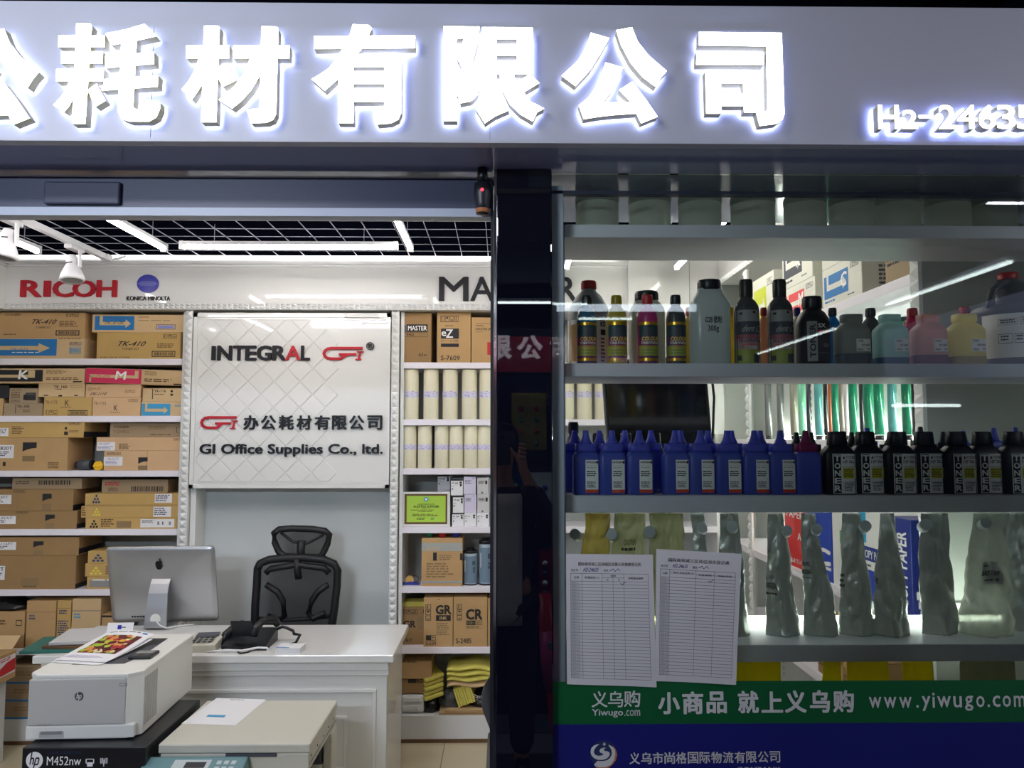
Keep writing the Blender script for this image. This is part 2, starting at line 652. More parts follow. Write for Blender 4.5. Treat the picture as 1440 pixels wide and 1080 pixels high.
# open grid ceiling under a dark slab
mb = MB()
mb.box(XL, XR, 1.9, YW, 3.05, 3.1, 'ceiling_black')
struct(mb, 'ceiling_slab')
mb = MB()
g = XL + .02
while g < XR:
    mb.box(g - .0015, g + .0015, 1.95, YW - .02, ZC, ZC + .004, 'grid_metal')
    g += .15
g = 1.98
while g < YW:
    mb.box(XL, XR, g - .0015, g + .0015, ZC + .0005, ZC + .003, 'grid_metal')
    g += .15
struct(mb, 'ceiling')

# shop front: header over the doorway, soffit, post, window frame
ZS = zpx(199, YF)            # underside of the sign box
ZH0, ZH1 = zpx(302, YG + .02), zpx(254, YG + .02)
mb = MB()
mb.box(-3.4, xpx(693, YG), YG, YG + .03, ZH0, ZH1, 'header_dark', bev=.006)
mb.box(-3.4, xpx(690, YG), YG - .004, YG + .034, ZH0 - .012, ZH0 + .008, 'alu_frame')
struct(mb, 'trim_door_header')
mb = MB()
mb.box(-3.4, xpx(697, YG), YG + .06, YG + .075, ZH1, ZS, 'black_stone')
struct(mb, 'trim_transom')
mb = MB()
mb.box(-3.5, 3.2, YF + .0305, YG + .42, ZS, ZS + .02, 'soffit')
struct(mb, 'trim_soffit')

# thin sensor box on the header
mat('sensor_dark', '#3f4358', .5)
o = tag(MB().box(-.09, .09, -.012, .0, 0, .055, 'sensor_dark', bev=.004).build('door_sensor', loc=(xpx(105, YG), YG - .0005, zpx(291, YG))),
        'long flat black sensor box on the dark door header', 'sensor')

XP0, XP1 = xpx(698, YG), xpx(776, YG)
mb = MB()
mb.box(XP0, XP1, YG - .03, YG + .2, 0, ZS, 'black_stone', bev=.003)
mb.box(XP0 - .006, XP0 + .0005, YG - .028, YG + .0, 0, ZS, 'chrome')
mb.box(XP0 - .014, XP0 - .0065, YG - .02, YG + .03, 0, ZH0, 'dark_plastic')
struct(mb, 'pillar')

# camera device under the soffit, beside the pillar
cx, cz = xpx(678, YG), zpx(262, YG)
t = root('door_camera', (cx, YG - .035, ZS - .001), 'small dark camera with a red light hanging by the pillar top', 'camera')
MB().cyl((0, 0, 0), (0, 0, -.035), .012, 'black_plastic').build('bracket', t)
MB().lathe([(.001, -.035), (.019, -.037), (.021, -.06), (.017, -.085), (.015, -.11), (.001, -.112)], 'dark_plastic').build('housing', t)
mb = MB()
mb.lathe([(.0155, -.083), (.0165, -.086), (.0155, -.108), (.014, -.109)], 'banner_orange')
mb.build('amber_lens', t)
mat('red_led', '#ff2030', 0.4, emit=3.0)
MB().cyl((0, -.0208, -.058), (0, -.0225, -.058), .0035, 'red_led').build('indicator_light', t)

# window: frame post, glass, lower panel
XG0, XG1 = xpx(776, YG), 1.75
ZG1 = zpx(271, YG)
mb = MB()
mb.box(XG0 + .0005, xpx(794, YG), YG + .006, YG + .05, 0, ZG1 + .02, 'alu_frame', bev=.002)
mb.box(XG0 + .0005, XG1, YG + .006, YG + .03, ZG1, ZG1 + .008, 'header_dark')
mb.box(XG0 + .0005, XG1, YG + .006, YG + .05, 0, .12, 'alu_frame')
struct(mb, 'window_frame_1')
mb = MB()
mb.box(XG0 + .001, XG1, YG - .004, YG + .004, .02, ZS - .001, 'shop_glass')
struct(mb, 'window_1')

# ------------------------------------------------------------------ lit shop sign
ZT0, ZT1 = ZS - .002, zpx(-60, YF)
t = root('shop_sign', (0, YF, ZS), 'grey sign board over the shop front with glowing white letters', 'sign')
mb = MB()
for a, b in ((-3.5, xpx(197, YF)), (xpx(197, YF) + .0015, xpx(688, YF)), (xpx(688, YF) + .0008, 3.2)):
    mb.box(a, b, 0, .03, -.002, zpx(40, YF) - ZS, 'sign_board')
mb.box(-3.5, 3.2, -.0025, 0, -.004, .004, 'sign_board')
mb.build('board', t)
mb = MB()
mb.box(-3.5, 3.2, .006, .03, zpx(40, YF) - ZS, zpx(4, YF) - ZS, 'sign_board')
mb.build('upper_board', t)
mb = MB()
mb.box(-5, 5, .031, .5, .021, zpx(4, YF) - ZS, 'ceiling_black')
mb.build('back_box', t)

GLYPH = {
 'hao': (60, 20, ['285,78 400,78 415,95 360,925 248,925', '135,178 525,178 522,278 133,278', '158,315 508,315 505,415 155,415', '115,462 515,462 512,565 112,565',
   '225,560 300,560 262,700 225,775 180,825 90,765 140,715 195,640', '380,640 455,588 530,730 445,780', '530,162 700,130 860,82 960,185 800,222 580,262', '530,350 940,320 940,420 530,455',
   '525,545 975,515 970,612 500,645', '665,230 795,210 765,780 780,800 820,805 858,780 872,715 990,745 990,800 960,870 900,905 730,905 665,880 635,820']),
 'cai': (240, 20, ['282,98 400,98 413,110 385,910 258,910', '132,265 495,265 492,372 132,372', '240,365 300,365 270,590 180,720 92,635 150,565 200,480', '395,440 480,422 550,560 440,612 395,530',
   '527,265 1002,265 1000,372 527,372', '768,103 890,105 908,120 890,840 865,890 810,915 680,920 640,805 750,795', '672,370 770,370 770,480 740,540 680,640 600,730 520,795 405,722 500,650 560,580 620,490']),
 'you': (430, 20, ['70,185 922,180 922,285 70,292', '398,85 530,92 558,120 480,285 420,350 350,450 280,540 160,645 50,548 130,500 190,460 250,390 300,310 370,180', '276,330 405,330 402,918 275,918',
   '400,335 805,330 805,447 400,447', '400,482 670,482 670,588 400,588', '400,625 670,625 670,740 400,740', '665,330 805,330 805,830 780,890 720,920 605,930 560,800 665,795']),
 'xian': (600, 20, ['142,103 255,103 255,900 140,900', '250,103 445,105 430,240 390,390 428,470 440,500 445,620 430,680 400,715 370,735 285,750 255,670 255,625 300,610 320,570 300,460 258,375 300,250 315,205 250,205',
   '467,110 590,110 590,735 655,710 695,810 580,860 490,920 418,800 465,760', '585,110 893,113 893,210 585,210', '762,200 893,200 893,508 762,508', '585,255 765,255 765,350 585,350', '585,395 765,395 765,508 585,508',
   '615,505 735,505 745,550 820,660 880,740 990,795 930,830 895,905 790,845 700,760 640,640', '735,560 800,550 870,508 950,580 810,665']),
 'gong': (780, 20, ['305,157 460,200 400,310 300,470 175,605 60,520 200,390 270,270', '520,135 652,110 700,230 790,345 945,480 900,530 850,610 740,530 640,410 560,260',
   '430,408 578,450 480,640 410,745 640,740 545,640 655,570 770,720 868,865 730,920 690,838 500,850 370,865 245,885 205,770 290,700 340,630 380,560']),
 'si': (960, 20, ['138,150 835,158 858,840 840,890 790,925 650,942 620,830 700,825 715,800 705,270 135,262', '118,322 685,322 685,428 115,425', '190,480 320,480 325,838 200,838', '508,480 640,480 648,828 518,828',
   '315,480 515,480 515,582 315,582', '315,672 515,672 515,775 315,775']),
}
LT = (0.0075, 0.030)


def letter(name, key, dx=0, dy=0):
    ox, oy, ps = GLYPH[key]
    mb = MB()
    for k, s in enumerate(ps):
        q = [tuple(map(float, a.split(','))) for a in s.split()]
        vs = [P(ox + dx + a / 6, oy + dy + b / 6, YL) for a, b in q]
        f = lambda u, v, l: V((u, -l, v))
        mb.plate(f, [(p.x, p.z - ZS) for p in vs], [tuple(range(len(vs)))], LT[0], LT[1] + k * .00004, 'sign_face', 'sign_side', 'sign_glow')
    return mb.build(name, t)


for key, dx, dy in (('gong', -883, 2), ('hao', 0, 0), ('cai', 0, 0), ('you', 0, 0), ('xian', 0, 0), ('gong', 0, 0), ('si', 0, 0)):
    letter('channel_letter', key, dx, dy)
for ch, a, b, c, d in (('H', 1235, 148, 1264, 181), ('2', 1269, 155, 1290, 181), ('-', 1292, 162, 1310, 166), ('2', 1320, 148, 1344, 181), ('4', 1346, 148, 1374, 181), ('6', 1376, 148, 1400, 181),
                       ('3', 1402, 148, 1428, 181), ('5', 1430, 148, 1455, 181)):
    p, q = P(a, b, YL), P(c, d, YL)
    MB().text3d(front(p.x, q.x, q.z - ZS, p.z - ZS, 0), ch, 0, 0, 1, 1, LT[0], LT[1], 'sign_face', bold=0.012, ms='sign_side', mb_='sign_glow').build('channel_letter', t)

# ------------------------------------------------------------------ ceiling lights of the shop
def tube_light(x0, y0, x1, y1, z, label, group='bare tube lights under the grid ceiling'):
    d = V((x1 - x0, y1 - y0, 0))
    L = d.length
    rz = math.atan2(d.y, d.x)
    t = root('tube_light', ((x0 + x1) / 2, (y0 + y1) / 2, z), label, 'light', group, rz)
    hs = MB().box(-L / 2, L / 2, -.014, .014, .012, .03, 'lamp_white', bev=.003).build('housing', t)
    MB().cyl((-L / 2 + .01, 0, .004), (L / 2 - .01, 0, .004), .0125, 'led_white', seg=12).build('tube', t)
    for s in (-1, 1):
        MB().box(s * L / 2 - .011, s * L / 2 + .011, -.015, .015, -.011, .031, 'lamp_white', bev=.002).build('end_cap', hs)
        MB().cyl((s * L * .35, 0, .03), (s * L * .35, 0, ZC - z + .001), .0015, 'grid_metal', seg=6).build('hanger', t)
    return t


ZT = 2.62


def tpx(x, y, z=ZT):
    d = RCAM @ V(((x - 720) / FOC, (540 - y) / FOC, -1))
    return V((0, 0, EYE)) + d * ((z - EYE) / d.z)


a, b = tpx(154, 308), tpx(231, 351)
tube_light(a.x - .01, 2.9, b.x, b.y, ZT, 'slanting tube light beside the white spotlight track')
a, b = tpx(557, 309), tpx(577, 351)
tube_light(a.x, 2.9, b.x, b.y, ZT, 'tube light running front to back, nearer the black pillar')
a, b = tpx(256, 348), tpx(556, 348)
tube_light(a.x, a.y, b.x, a.y, ZT, 'long tube light hung level across the back of the shop')
a, b = tpx(12, 338), tpx(53, 354)
tube_light(a.x, a.y - .5, b.x, b.y, ZT, 'short visible end of a tube light behind the track spotlights')
tube_light(-2.5, 2.1, -2.5, 3.2, ZT, 'tube light over the entrance beside the far side wall')
tube_light(.35, 2.95, .35, 4.12, ZT, 'tube light over the aisle behind the glass window')
tube_light(.95, 2.95, .95, 4.12, ZT, 'added tube light beside the east fascia behind the glass window')  # added to brighten the room behind the window
tube_light(-1.15, 2.45, -.0, 2.45, ZT, 'tube light across the shop just inside the doorway')
tube_light(-2.3, 2.9, -1.2, 2.9, ZT, 'added tube light across the middle of the ceiling above the printer')  # added out of view, to light the room away from the fascia
tube_light(-.95, 2.9, .2, 2.9, ZT, 'added tube light across the middle of the ceiling beside the pillar')  # also added for light, hidden by the door header
tube_light(-2.0, 2.1, -2.0, 2.9, ZT, 'added tube light near the doorway over the printer and copier')  # added for more light from above on the machines
tube_light(.55, 2.6, 1.15, 2.6, ZT, 'short added tube light over the rear of the window shelves')  # added out of view to light the window goods from behind

# led line above the shelving fascia
ZL = zpx(377, YB - .06) + .054
o = MB().box(-2.78, .66, YB - .085, YB - .07, ZL - .008, ZL + .008, 'led_line').build('led_strip')
tag(o, 'thin white led strip running along the top of the back fascia', 'light')

# spotlight track
p, q = tpx(30, 306, 2.66), tpx(143, 361, 2.66)
xt = (p.x + q.x) / 2
t = root('spotlight_track', (xt, 0, 2.645), 'white ceiling track carrying two white spotlights', 'light track')
MB().box(-.016, .016, 2.6, q.y, .0, .03, 'lamp_white', bev=.003).build('rail', t)
MB().box(-.02, .02, q.y, q.y + .05, -.002, .032, 'lamp_white', bev=.003).build('end_feed', t)
MB().tube([(0, q.y + .05, .01), (.03, q.y + .1, .03), (.06, q.y + .11, .045)], .006, 'lamp_white').build('feed_cable', t)


def spotlight(x, y, z, aim, label):
    t = root('spotlight', (x, y, z), label, 'spotlight', 'white spotlights on the ceiling track')
    MB().box(-.02, .02, -.06, .06, -.022, .0, 'lamp_white', bev=.004).build('adaptor', t)
    MB().box(.024, .032, -.012, .012, -.105, -.02, 'lamp_white', bev=.002).build('arm', t)
    M = Matrix.Translation((-.01, 0, -.088)) @ Matrix.Scale(.86, 4) @ Matrix.Rotation(aim, 4, 'Y') @ Matrix.Rotation(-.12, 4, 'X')
    mb = MB()
    mb.lathe([(.001, .05), (.026, .048), (.031, .036), (.03, .014), (.028, .0), (.045, -.035), (.062, -.075), (.066, -.095), (.058, -.106), (.05, -.1)], 'lamp_white', M=M)
    mb.box(-.018, .018, -.0305, -.028, -.004, .002, 'black_print', M=M)
    hd = mb.build('head', t)
    MB().lathe([(.001, -.098), (.056, -.100)], 'printer_mid', M=M).build('front_glass', hd)


q = tpx(92, 340, 2.70)
spotlight(xt, 3.78, 2.645, -.12, 'white spotlight with a flared head covering part of the red lettering')
spotlight(xt - .01, 3.3, 2.645, .1, 'white spotlight close to the doorway end of the track, cut by the picture edge')
# ------------------------------------------------------------------ back wall: fascia, columns, shelving
ZF0, ZF1 = zpx(436, YB - .06), zpx(377, YB - .06)
XC = xpx(882, YB)                       # where the back fascia ends
YFA = YB - .06
t = root('brand_fascia', (0, YFA, ZF0), 'white glossy fascia over the back shelving with brand lettering', 'sign')
mb = MB()
mb.box(-2.82, XC, 0, YW - YFA - .002, 0, ZF1 - ZF0, 'white_gloss')
mb.box(XL + .001, -2.82, -1.4, YW - YFA - .002, 0, ZF1 - ZF0, 'white_gloss')
mb.build('board', t)
mb = MB()
h = ZF1 - ZF0
for k, (dy, z0, z1) in enumerate(((-.012, h, h + .012), (-.03, h + .012, h + .03), (-.02, h + .03, h + .045))):
    mb.box(-2.82 - dy * 0, XC, dy, YW - YFA - .002, z0, z1, 'white_paint')
    mb.box(XL + .001, -2.82 - dy, -1.4, YW - YFA - .002, z0, z1, 'white_paint')
mb.build('crown_moulding', t)
mb = MB()                                # strip of small raised diamonds along the lower edge
n = int((XC + 2.82) / .03)
for i in range(n):
    x0 = -2.82 + i * .03
    for j in range(2):
        z0 = .002 + j * .016
        mb.add([(x0, -.002, z0), (x0 + .03, -.002, z0), (x0 + .03, -.002, z0 + .016), (x0, -.002, z0 + .016), (x0 + .015, -.011, z0 + .008)],
               [(0, 1, 4), (1, 2, 4), (2, 3, 4), (3, 0, 4)], 'white_paint')
mb.box(-2.82, XC, -.002, 0, .0, .036, 'white_paint')
mb.build('diamond_edge_strip', t)


def lettering(s, x0, y0, x1, y1, m, bold=.02, multi=0, depth=.012, Y=None, base=None, par=None, name='lettering', skew=0.0):
    Y = YFA if Y is None else Y
    p, q = P(x0, y0, Y - depth), P(x1, y1, Y - depth)
    fn = front(p.x, q.x, q.z - base, p.z - base, 0)
    return MB().text3d(fn, s, 0, 0, 1, 1, .0005, depth, m, bold=bold, multi=multi, skew=skew).build(name, par)


# letters one by one so that the widths follow the photograph
for ch, a, b in (('R', 30, 56), ('I', 61.5, 70), ('C', 75, 101), ('O', 103, 132.5), ('H', 137, 162.5)):
    lettering(ch, a, 394.5, b, 417, 'red_letter', bold=.0 if ch == 'I' else .03, base=ZF0, par=t)
lettering('KONICA MINOLTA', 178, 416.5, 239, 422.5, 'black_letter', bold=.004, base=ZF0, par=t, depth=.006)
p, q = P(194, 386.5, YFA), P(223.5, 412, YFA)
mb = MB()
cx, cz, rx, rz = (p.x + q.x) / 2, (p.z + q.z) / 2 - ZF0, (q.x - p.x) / 2, (p.z - q.z) / 2
fn = front(cx - rx, cx + rx, cz - rz, cz + rz, 0)
mb.plate(fn, [(.5 + .5 * math.cos(k * math.pi / 20), .5 - .5 * math.sin(k * math.pi / 20)) for k in range(40)], [tuple(range(40))], .0005, .01, 'blue_letter', 'blue_letter', 'blue_letter')
for v0, v1 in ((.38, .40), (.43, .455), (.485, .515), (.545, .57), (.60, .62)):
    w = .46
    mb.rect(fn, .5 - w * (1 - abs(v0 + v1 - 1) * 1.2), v0, .5 + w * (1 - abs(v0 + v1 - 1) * 1.2), v1, 'pale_stripe', lift=.0105)
mb.build('emblem', t)
for ch, a, b in (('M', 618, 658), ('A', 662, 694), ('S', 695, 718), ('T', 721, 746), ('E', 751, 774), ('R', 784, 811)):
    lettering(ch, a, 389.5, b, 422.5, 'black_letter', bold=.012, base=ZF0, par=t)

# bulkhead in the corner beyond the window shelves
mb = MB()
mb.box(XC, 1.25, YB - .1, YW - .002, 1.72, ZC - .01, 'white_gloss')
mb.box(xpx(973, YB - .1) - .002, xpx(973, YB - .1) + .002, YB - .103, YB - .1, 1.74, ZC - .03, 'cab_grey')
struct(mb, 'wall_bulkhead')


def diamond_column(xc, name, label, y=YB - .03, z1=None, w=.042, axis='y'):
    mb = MB()
    z1 = z1 or ZF0
    d = .07
    mb.box(-w / 2, w / 2, 0, d, 0, z1 - .001, 'white_paint')
    n = int(z1 / .042)
    s = z1 / n
    for i in range(n):
        z0 = i * s
        mb.add([(-w / 2, -.0005, z0), (w / 2, -.0005, z0), (w / 2, -.0005, z0 + s), (-w / 2, -.0005, z0 + s), (0, -.016, z0 + s / 2)],
               [(0, 1, 4), (1, 2, 4), (2, 3, 4), (3, 0, 4)], 'white_paint')
    o = mb.build('trim_column', loc=(xc, y, 0))
    o['kind'] = 'structure'
    return o


XS0, XS1 = xpx(259, YB), xpx(271, YB)        # column by the long carton shelves
XS2, XS3 = xpx(548.5, YB), xpx(560.5, YB)
diamond_column((XS0 + XS1) / 2 - .004, '', '')
diamond_column((XS2 + XS3) / 2 + .004, '', '')


def shelving(name, x0, x1, zs, label, zplinth, th=.035, y0=YB, y1=YW - .004, ztop=None, backm='cab_grey'):
    t = root(name, ((x0 + x1) / 2, y0, 0), label, 'shelving')
    w = (x1 - x0) / 2
    d = y1 - y0
    ztop = ztop or ZF0 - .002
    MB().box(-w + .018, w - .018, d - .012, d, zplinth, ztop, backm).build('back_panel', t)
    for s in (-1, 1):
        MB().box(min(s * w, s * (w - .018)), max(s * w, s * (w - .018)), 0.002, d, 0, ztop, 'white_paint').build('side_panel', t)
    for z in zs:
        MB().box(-w + .0185, w - .0185, 0, d - .0125, z - th, z, 'white_shelf', bev=.002).build('shelf', t)
    MB().box(-w + .0185, w - .0185, .01, d - .0125, 0.001, zplinth - .001, 'white_paint').build('plinth', t)
    return t


LZ = [zpx(y, YB, 130) for y in (504.3, 584.8, 661.8, 744.2, 828.9, 912)]
RZ = [zpx(y, YB, 620) for y in (509.6, 589.6, 658.7, 741, 825, 910.4)]
ZPL, ZPR = zpx(1009, YB), zpx(1007, YB)
shelving('carton_shelving', XL + .004, XS0 - .006, LZ, 'white built-in shelving packed with brown cartons', ZPL)
shelving('roll_shelving', XS3 + .008, 1.245, RZ, 'white built-in shelving with cream rolls and white cartons', ZPR)
struct(MB().box(XL + .01, 1.24, YB + .004, YB + .0095, 0.0005, .02, 'ink_brown'), 'baseboard_back')

# centre panel with company lettering, and the grey niche below
XA, XB = XS1 - .002, XS2 + .002
zp0, zp1 = zpx(686, YB - .02), zpx(441, YB - .02)
t = root('company_panel', ((XA + XB) / 2, YB - .02, zp0), 'white diamond-quilted wall panel with black and red company lettering', 'sign panel')
w = (XB - XA) / 2 - .001
H = zp1 - zp0
mb = MB()
mb.box(-w, w, 0, .14, 0, H, 'white_gloss')
for q in ((-w, w, 0, .02), (-w, w, H - .025, H), (-w, -w + .022, .0, H), (w - .022, w, 0, H)):
    mb.box(q[0], q[1], -.012, 0, q[2], q[3], 'white_gloss')
mb.box(-w + .03, w - .03, -.004, 0, .028, .034, 'white_gloss')
mb.box(-w + .03, w - .03, -.004, 0, H - .04, H - .034, 'white_gloss')
# quilting: square pillows standing on a corner
iw0, iw1, iz0, iz1 = -w + .034, w - .034, .036, H - .042
s = .148
cl = lambda a, b, c: max(b, min(c, a))
k0 = xpx(310, YB - .02) - (XA + XB) / 2
for i in range(-8, 9):
    for j in range(-12, 13):
        if (i + j) % 2:
            continue
        cx, cz = k0 + i * s / 2, H * .53 + j * s / 2
        g = .0022
        pts = [(cx, cz - s / 2 + g), (cx + s / 2 - g, cz), (cx, cz + s / 2 - g), (cx - s / 2 + g, cz)]
        # clip the square to the panel
        poly = pts
        for ax, lim, sg in ((0, iw0, 1), (0, iw1, -1), (1, iz0, 1), (1, iz1, -1)):
            out = []
            for a, b in zip(poly, poly[1:] + poly[:1]):
                ia, ib = (a[ax] - lim) * sg >= 0, (b[ax] - lim) * sg >= 0
                if ia:
                    out.append(a)
                if ia != ib:
                    r = (lim - a[ax]) / (b[ax] - a[ax])
                    out.append((a[0] + (b[0] - a[0]) * r, a[1] + (b[1] - a[1]) * r))
            poly = out
            if len(poly) < 3:
                break
        if len(poly) < 3:
            continue
        mx, mz = sum(p[0] for p in poly) / len(poly), sum(p[1] for p in poly) / len(poly)
        n = len(poly)
        inner = [(p[0] + (mx - p[0]) * .06, p[1] + (mz - p[1]) * .06) for p in poly]
        mb.add([(p[0], -.0003, p[1]) for p in poly] + [(p[0], -.004, p[1]) for p in inner],
               [(a, (a + 1) % n, (a + 1) % n + n, a + n) for a in range(n)] + [tuple(range(n, 2 * n))], 'white_gloss')
mb.build('quilted_board', t)
YPN = YB - .024


def plett(s, x0, y0, x1, y1, m, bold=.02, multi=0, skew=0.0):
    p, q = P(x0, y0, YPN - .01), P(x1, y1, YPN - .01)
    ox = (XA + XB) / 2
    fn = front(p.x - ox, q.x - ox, q.z - zp0, p.z - zp0, -.004)
    return MB().text3d(fn, s, 0, 0, 1, 1, .0, .011, m, bold=bold, multi=multi, skew=skew).build('lettering', t)


for ch, a, b in (('I', 297.5, 302.5), ('N', 306.5, 325), ('T', 328.5, 343), ('E', 346, 359), ('G', 362, 380.5), ('R', 384, 401), ('L', 424, 434.5)):
    plett(ch, a, 486.6, b, 506.3, 'black_letter', bold=.0 if ch == 'I' else .035)
plett('A', 402, 486.6, 421.5, 506.3, 'red_letter', bold=.02)
plett('®', 515, 481, 526, 492, 'black_letter', bold=.0)
xs = [343, 367.5, 392.5, 417.5, 443, 467.5, 491.5, 517]
for ch, a in zip('办公耗材有限公司', xs):
    plett(ch, a, 584.5, a + 19.5, 604, 'black_letter', bold=0, multi=.025)
plett('GI Office Supplies Co., ltd.', 281, 624.5, 537.5, 642, 'black_letter', bold=.014)


def gi_logo(ox, oy, sc):
    """red swept mark; ox, oy pixel of the crop origin"""
    mb = MB()
    pts = [(1272, 108), (1030, 108), (1000, 113), (978, 130), (970, 150), (978, 172), (1000, 186), (1030, 190), (1100, 190), (1128, 172), (1145, 158)]
    sets = strokes(None, pts, 20) + strokes(None, [(1088, 156), (1222, 156)], 18) + strokes(None, [(1228, 136), (1280, 136)], 9) + strokes(None, [(1216, 196), (1262, 196)], 9) + strokes(None, [(1256, 136), (1240, 196)], 15)
    for k, (vs, fs) in enumerate(sets):
        q = [P(ox + a / 5.538 * sc[0], oy + b / 5.538 * sc[1], YPN - .01) for a, b in vs]
        mb.plate(lambda u, v, l: V((u, -.004 - l, v)), [(p.x - (XA + XB) / 2, p.z - zp0) for p in q], fs, .0, .010 + k * .00003, 'red_letter', 'red_letter', 'red_letter')
    mb.build('emblem', t)


gi_logo(280, 470, (1, 1))
gi_logo(280 - 952 / 5.538 * .905, 585 - 97 / 5.538 * .98, (.905, .98))

mb = MB()
mb.box(XA, XB, YB + .14, YB + .15, 0, zp0 + .002, 'niche_grey')
mb.box(XA, XA + .03, YB + .0, YB + .14, 0, zp0 - .002, 'white_gloss')
struct(mb, 'wall_niche')


# ------------------------------------------------------------------ cartons
def carton(x0, x1, y0, y1, zb, label, cat='box', D=YB + .012, depth=.24, m='card', prints=(), stickers=(), side=(), group=None, roll=0.0, rz=0.0, flap=None, name='carton', top=None, lidlines=True):
    ym = (y0 + y1) / 2
    X0, X1 = P(x0, ym, D).x, P(x1, ym, D).x
    h = P((x0 + x1) / 2, y0, D).z - P((x0 + x1) / 2, y1, D).z
    w = X1 - X0
    mb = MB()
    mb.box(-w / 2, w / 2, 0, depth, 0, h, m, bev=.002, seg=1)
    f = front(-w / 2, w / 2, 0, h, 0)
    decorate(mb, f, prints)
    sd = flat((w / 2, 0, h), (0, 1, 0), depth, (0, 0, -1), h)
    sl = flat((-w / 2, depth, h), (0, -1, 0), depth, (0, 0, -1), h)
    if side:
        decorate(mb, sd if X0 < 0 else sl, side)
    if lidlines:      # seam of the flaps on the top and ends
        up = flat((-w / 2, depth, h), (1, 0, 0), w, (0, -1, 0), depth)
        mb.rect(up, 0, .49, 1, .505, 'ink_soft')
    o = mb.build(name, loc=((X0 + X1) / 2, D, zb), rot=(0, roll, rz))
    tag(o, label, cat, group)
    for s in stickers:
        b = MB()
        u0, v0, u1, v1 = s[:4]
        b.rect(f, u0, v0, u1, v1, s[4] if len(s) > 4 else 'sticker', lift=.0006)
        decorate(b, lambda u, v, l: f(u0 + u * (u1 - u0), v0 + v * (v1 - v0), l + .0004), s[5] if len(s) > 5 else [])
        b.build('sticker', o)
    return zb + h


TK410 = [('t', 'TK-410', .36, .28, .66, .46, 'ink', .015, 0, .12), ('t', 'TONER KIT', .41, .55, .6, .63, 'ink'), ('g', .7, .34, .93, .58, 4, 'ink_brown'), ('o', .66, .7, .95, .9, 'ink', .008, .03), ('b', .69, .75, .92, .85, 'ink'),
         ('i', .78, .06, .94, .18, 3, 'ink'), ('g', .02, .85, .22, .9, 1, 'ink')]
G1 = 'brown cartons on the long shelves'
z = carton(-40, 118.5, 475, 504.2, LZ[0], 'cream-brown carton with a big blue arrow panel, standing on the top shelf', group=G1, m='card_light',
           prints=[('a', 0.02, .05, .755, .85, 'blue_print', 'cream_print'), ('t', 'TK-435', .34, .48, .5, .6, 'blue_print', 0, 0, .1), ('g', .36, .68, .62, .74, 1, 'white_print'), ('g', .77, .02, .97, .08, 1, 'ink_brown'),
                   ('i', .87, .2, .98, .34, 3, 'blue_dot'), ('o', .87, .42, .97, .76, 'cyan_print', .006), ('b', .88, .48, .96, .7, 'cyan_print')])
carton(-40, 119.5, 438.5, 474.6, z + .0005, 'brown toner kit carton stacked on the blue-arrow carton', group=G1,
       prints=[('t', 'KYOCERA', .3, .05, .43, .14, 'ink', .01)] + [(k[0], k[1], *[c * .72 + .27 if i % 2 == 0 else c for i, c in enumerate(k[2:6])], *k[6:]) if k[0] == 't' else (k[0], *[c * .72 + .27 if i % 2 == 0 else c for i, c in enumerate(k[1:5])], *k[5:]) for k in TK410])
z = carton(136, 254, 466.8, 504.2, LZ[0], 'brown toner kit carton under the flat blue-arrow carton', group=G1, m='card_yellow',
           prints=[('t', 'TK-410', .25, .34, .58, .52, 'ink', .015, 0, .12), ('t', 'TONER KIT', .3, .58, .51, .67, 'ink'), ('g', .72, .42, .95, .6, 4, 'ink_brown'), ('o', .66, .7, .94, .92, 'ink', .009, .03), ('b', .69, .75, .92, .87, 'ink'),
                   ('i', .79, .08, .96, .22, 3, 'ink'), ('t', 'FOR USE IN TONER', .05, .92, .4, .97, 'ink')])
carton(129.5, 260, 441.5, 466.2, z + .0005, 'flat brown carton with a blue arrow panel on top of a toner kit carton', group=G1, m='card_light', depth=.22,
       prints=[('a', .03, .08, .455, .88, 'blue_print', 'cream_print'), ('t', 'TK-4105', .13, .4, .34, .55, 'ink', 0, 0, .12), ('g', .5, .12, .66, .2, 1, 'ink_brown'), ('g', .5, .32, .92, .38, 1, 'ink_soft'), ('o', .69, .56, .9, .84, 'blue_dot', .006, .03), ('r', .71, .62, .88, .78, 'pale_stripe')])

# second shelf
zb = LZ[1]
ze = carton(5, 60, 567, 584.6, zb, 'small brown carton with a vertical bar printed on it, bottom row of the second shelf', group=G1, m='card_grey', prints=[('r', .3, .1, .315, .8, 'ink'), ('t', 'TK-100', .34, .14, .66, .34, 'ink', .02), ('g', .5, .5, .72, .75, 2, 'ink_brown')])
zf = carton(61.5, 129, 558, 584.6, zb, 'yellow-brown carton printed with a large K above a barcode', group=G1, m='card_yellow',
            prints=[('t', 'TK-1175', .03, .2, .28, .36, 'ink'), ('t', 'K', .44, .15, .53, .46, 'ink'), ('g', .36, .52, .6, .58, 1, 'ink_brown'), ('o', .51, .7, .92, .97, 'ink', .01, .04), ('b', .55, .76, .88, .9, 'ink'), ('i', .04, .7, .3, .95, 3, 'ink_brown')])
zg = carton(130, 197.5, 558.5, 584.6, zb, 'pinkish-brown carton printed with a centred K beside the blue-arrow carton', group=G1, m='card_pink',
            prints=[('t', 'TK-1153', .03, .24, .28, .4, 'ink_brown'), ('t', 'K', .45, .42, .53, .72, 'ink'), ('g', .38, .8, .62, .86, 1, 'ink_brown'), ('i', .75, .1, .95, .24, 3, 'ink_brown')])
zh = carton(198.5, 259, 565, 584.6, zb, 'small carton with a light blue arrow panel at the end of the second shelf', group=G1, m='card_light',
            prints=[('a', .01, .12, .68, .98, 'cyan_print', 'cream_print'), ('g', .78, .2, .96, .36, 2, 'cyan_print')])
carton(-14, 4, 560, 584.6, zb, 'brown carton cut by the picture edge, bottom row of the second shelf', group=G1)
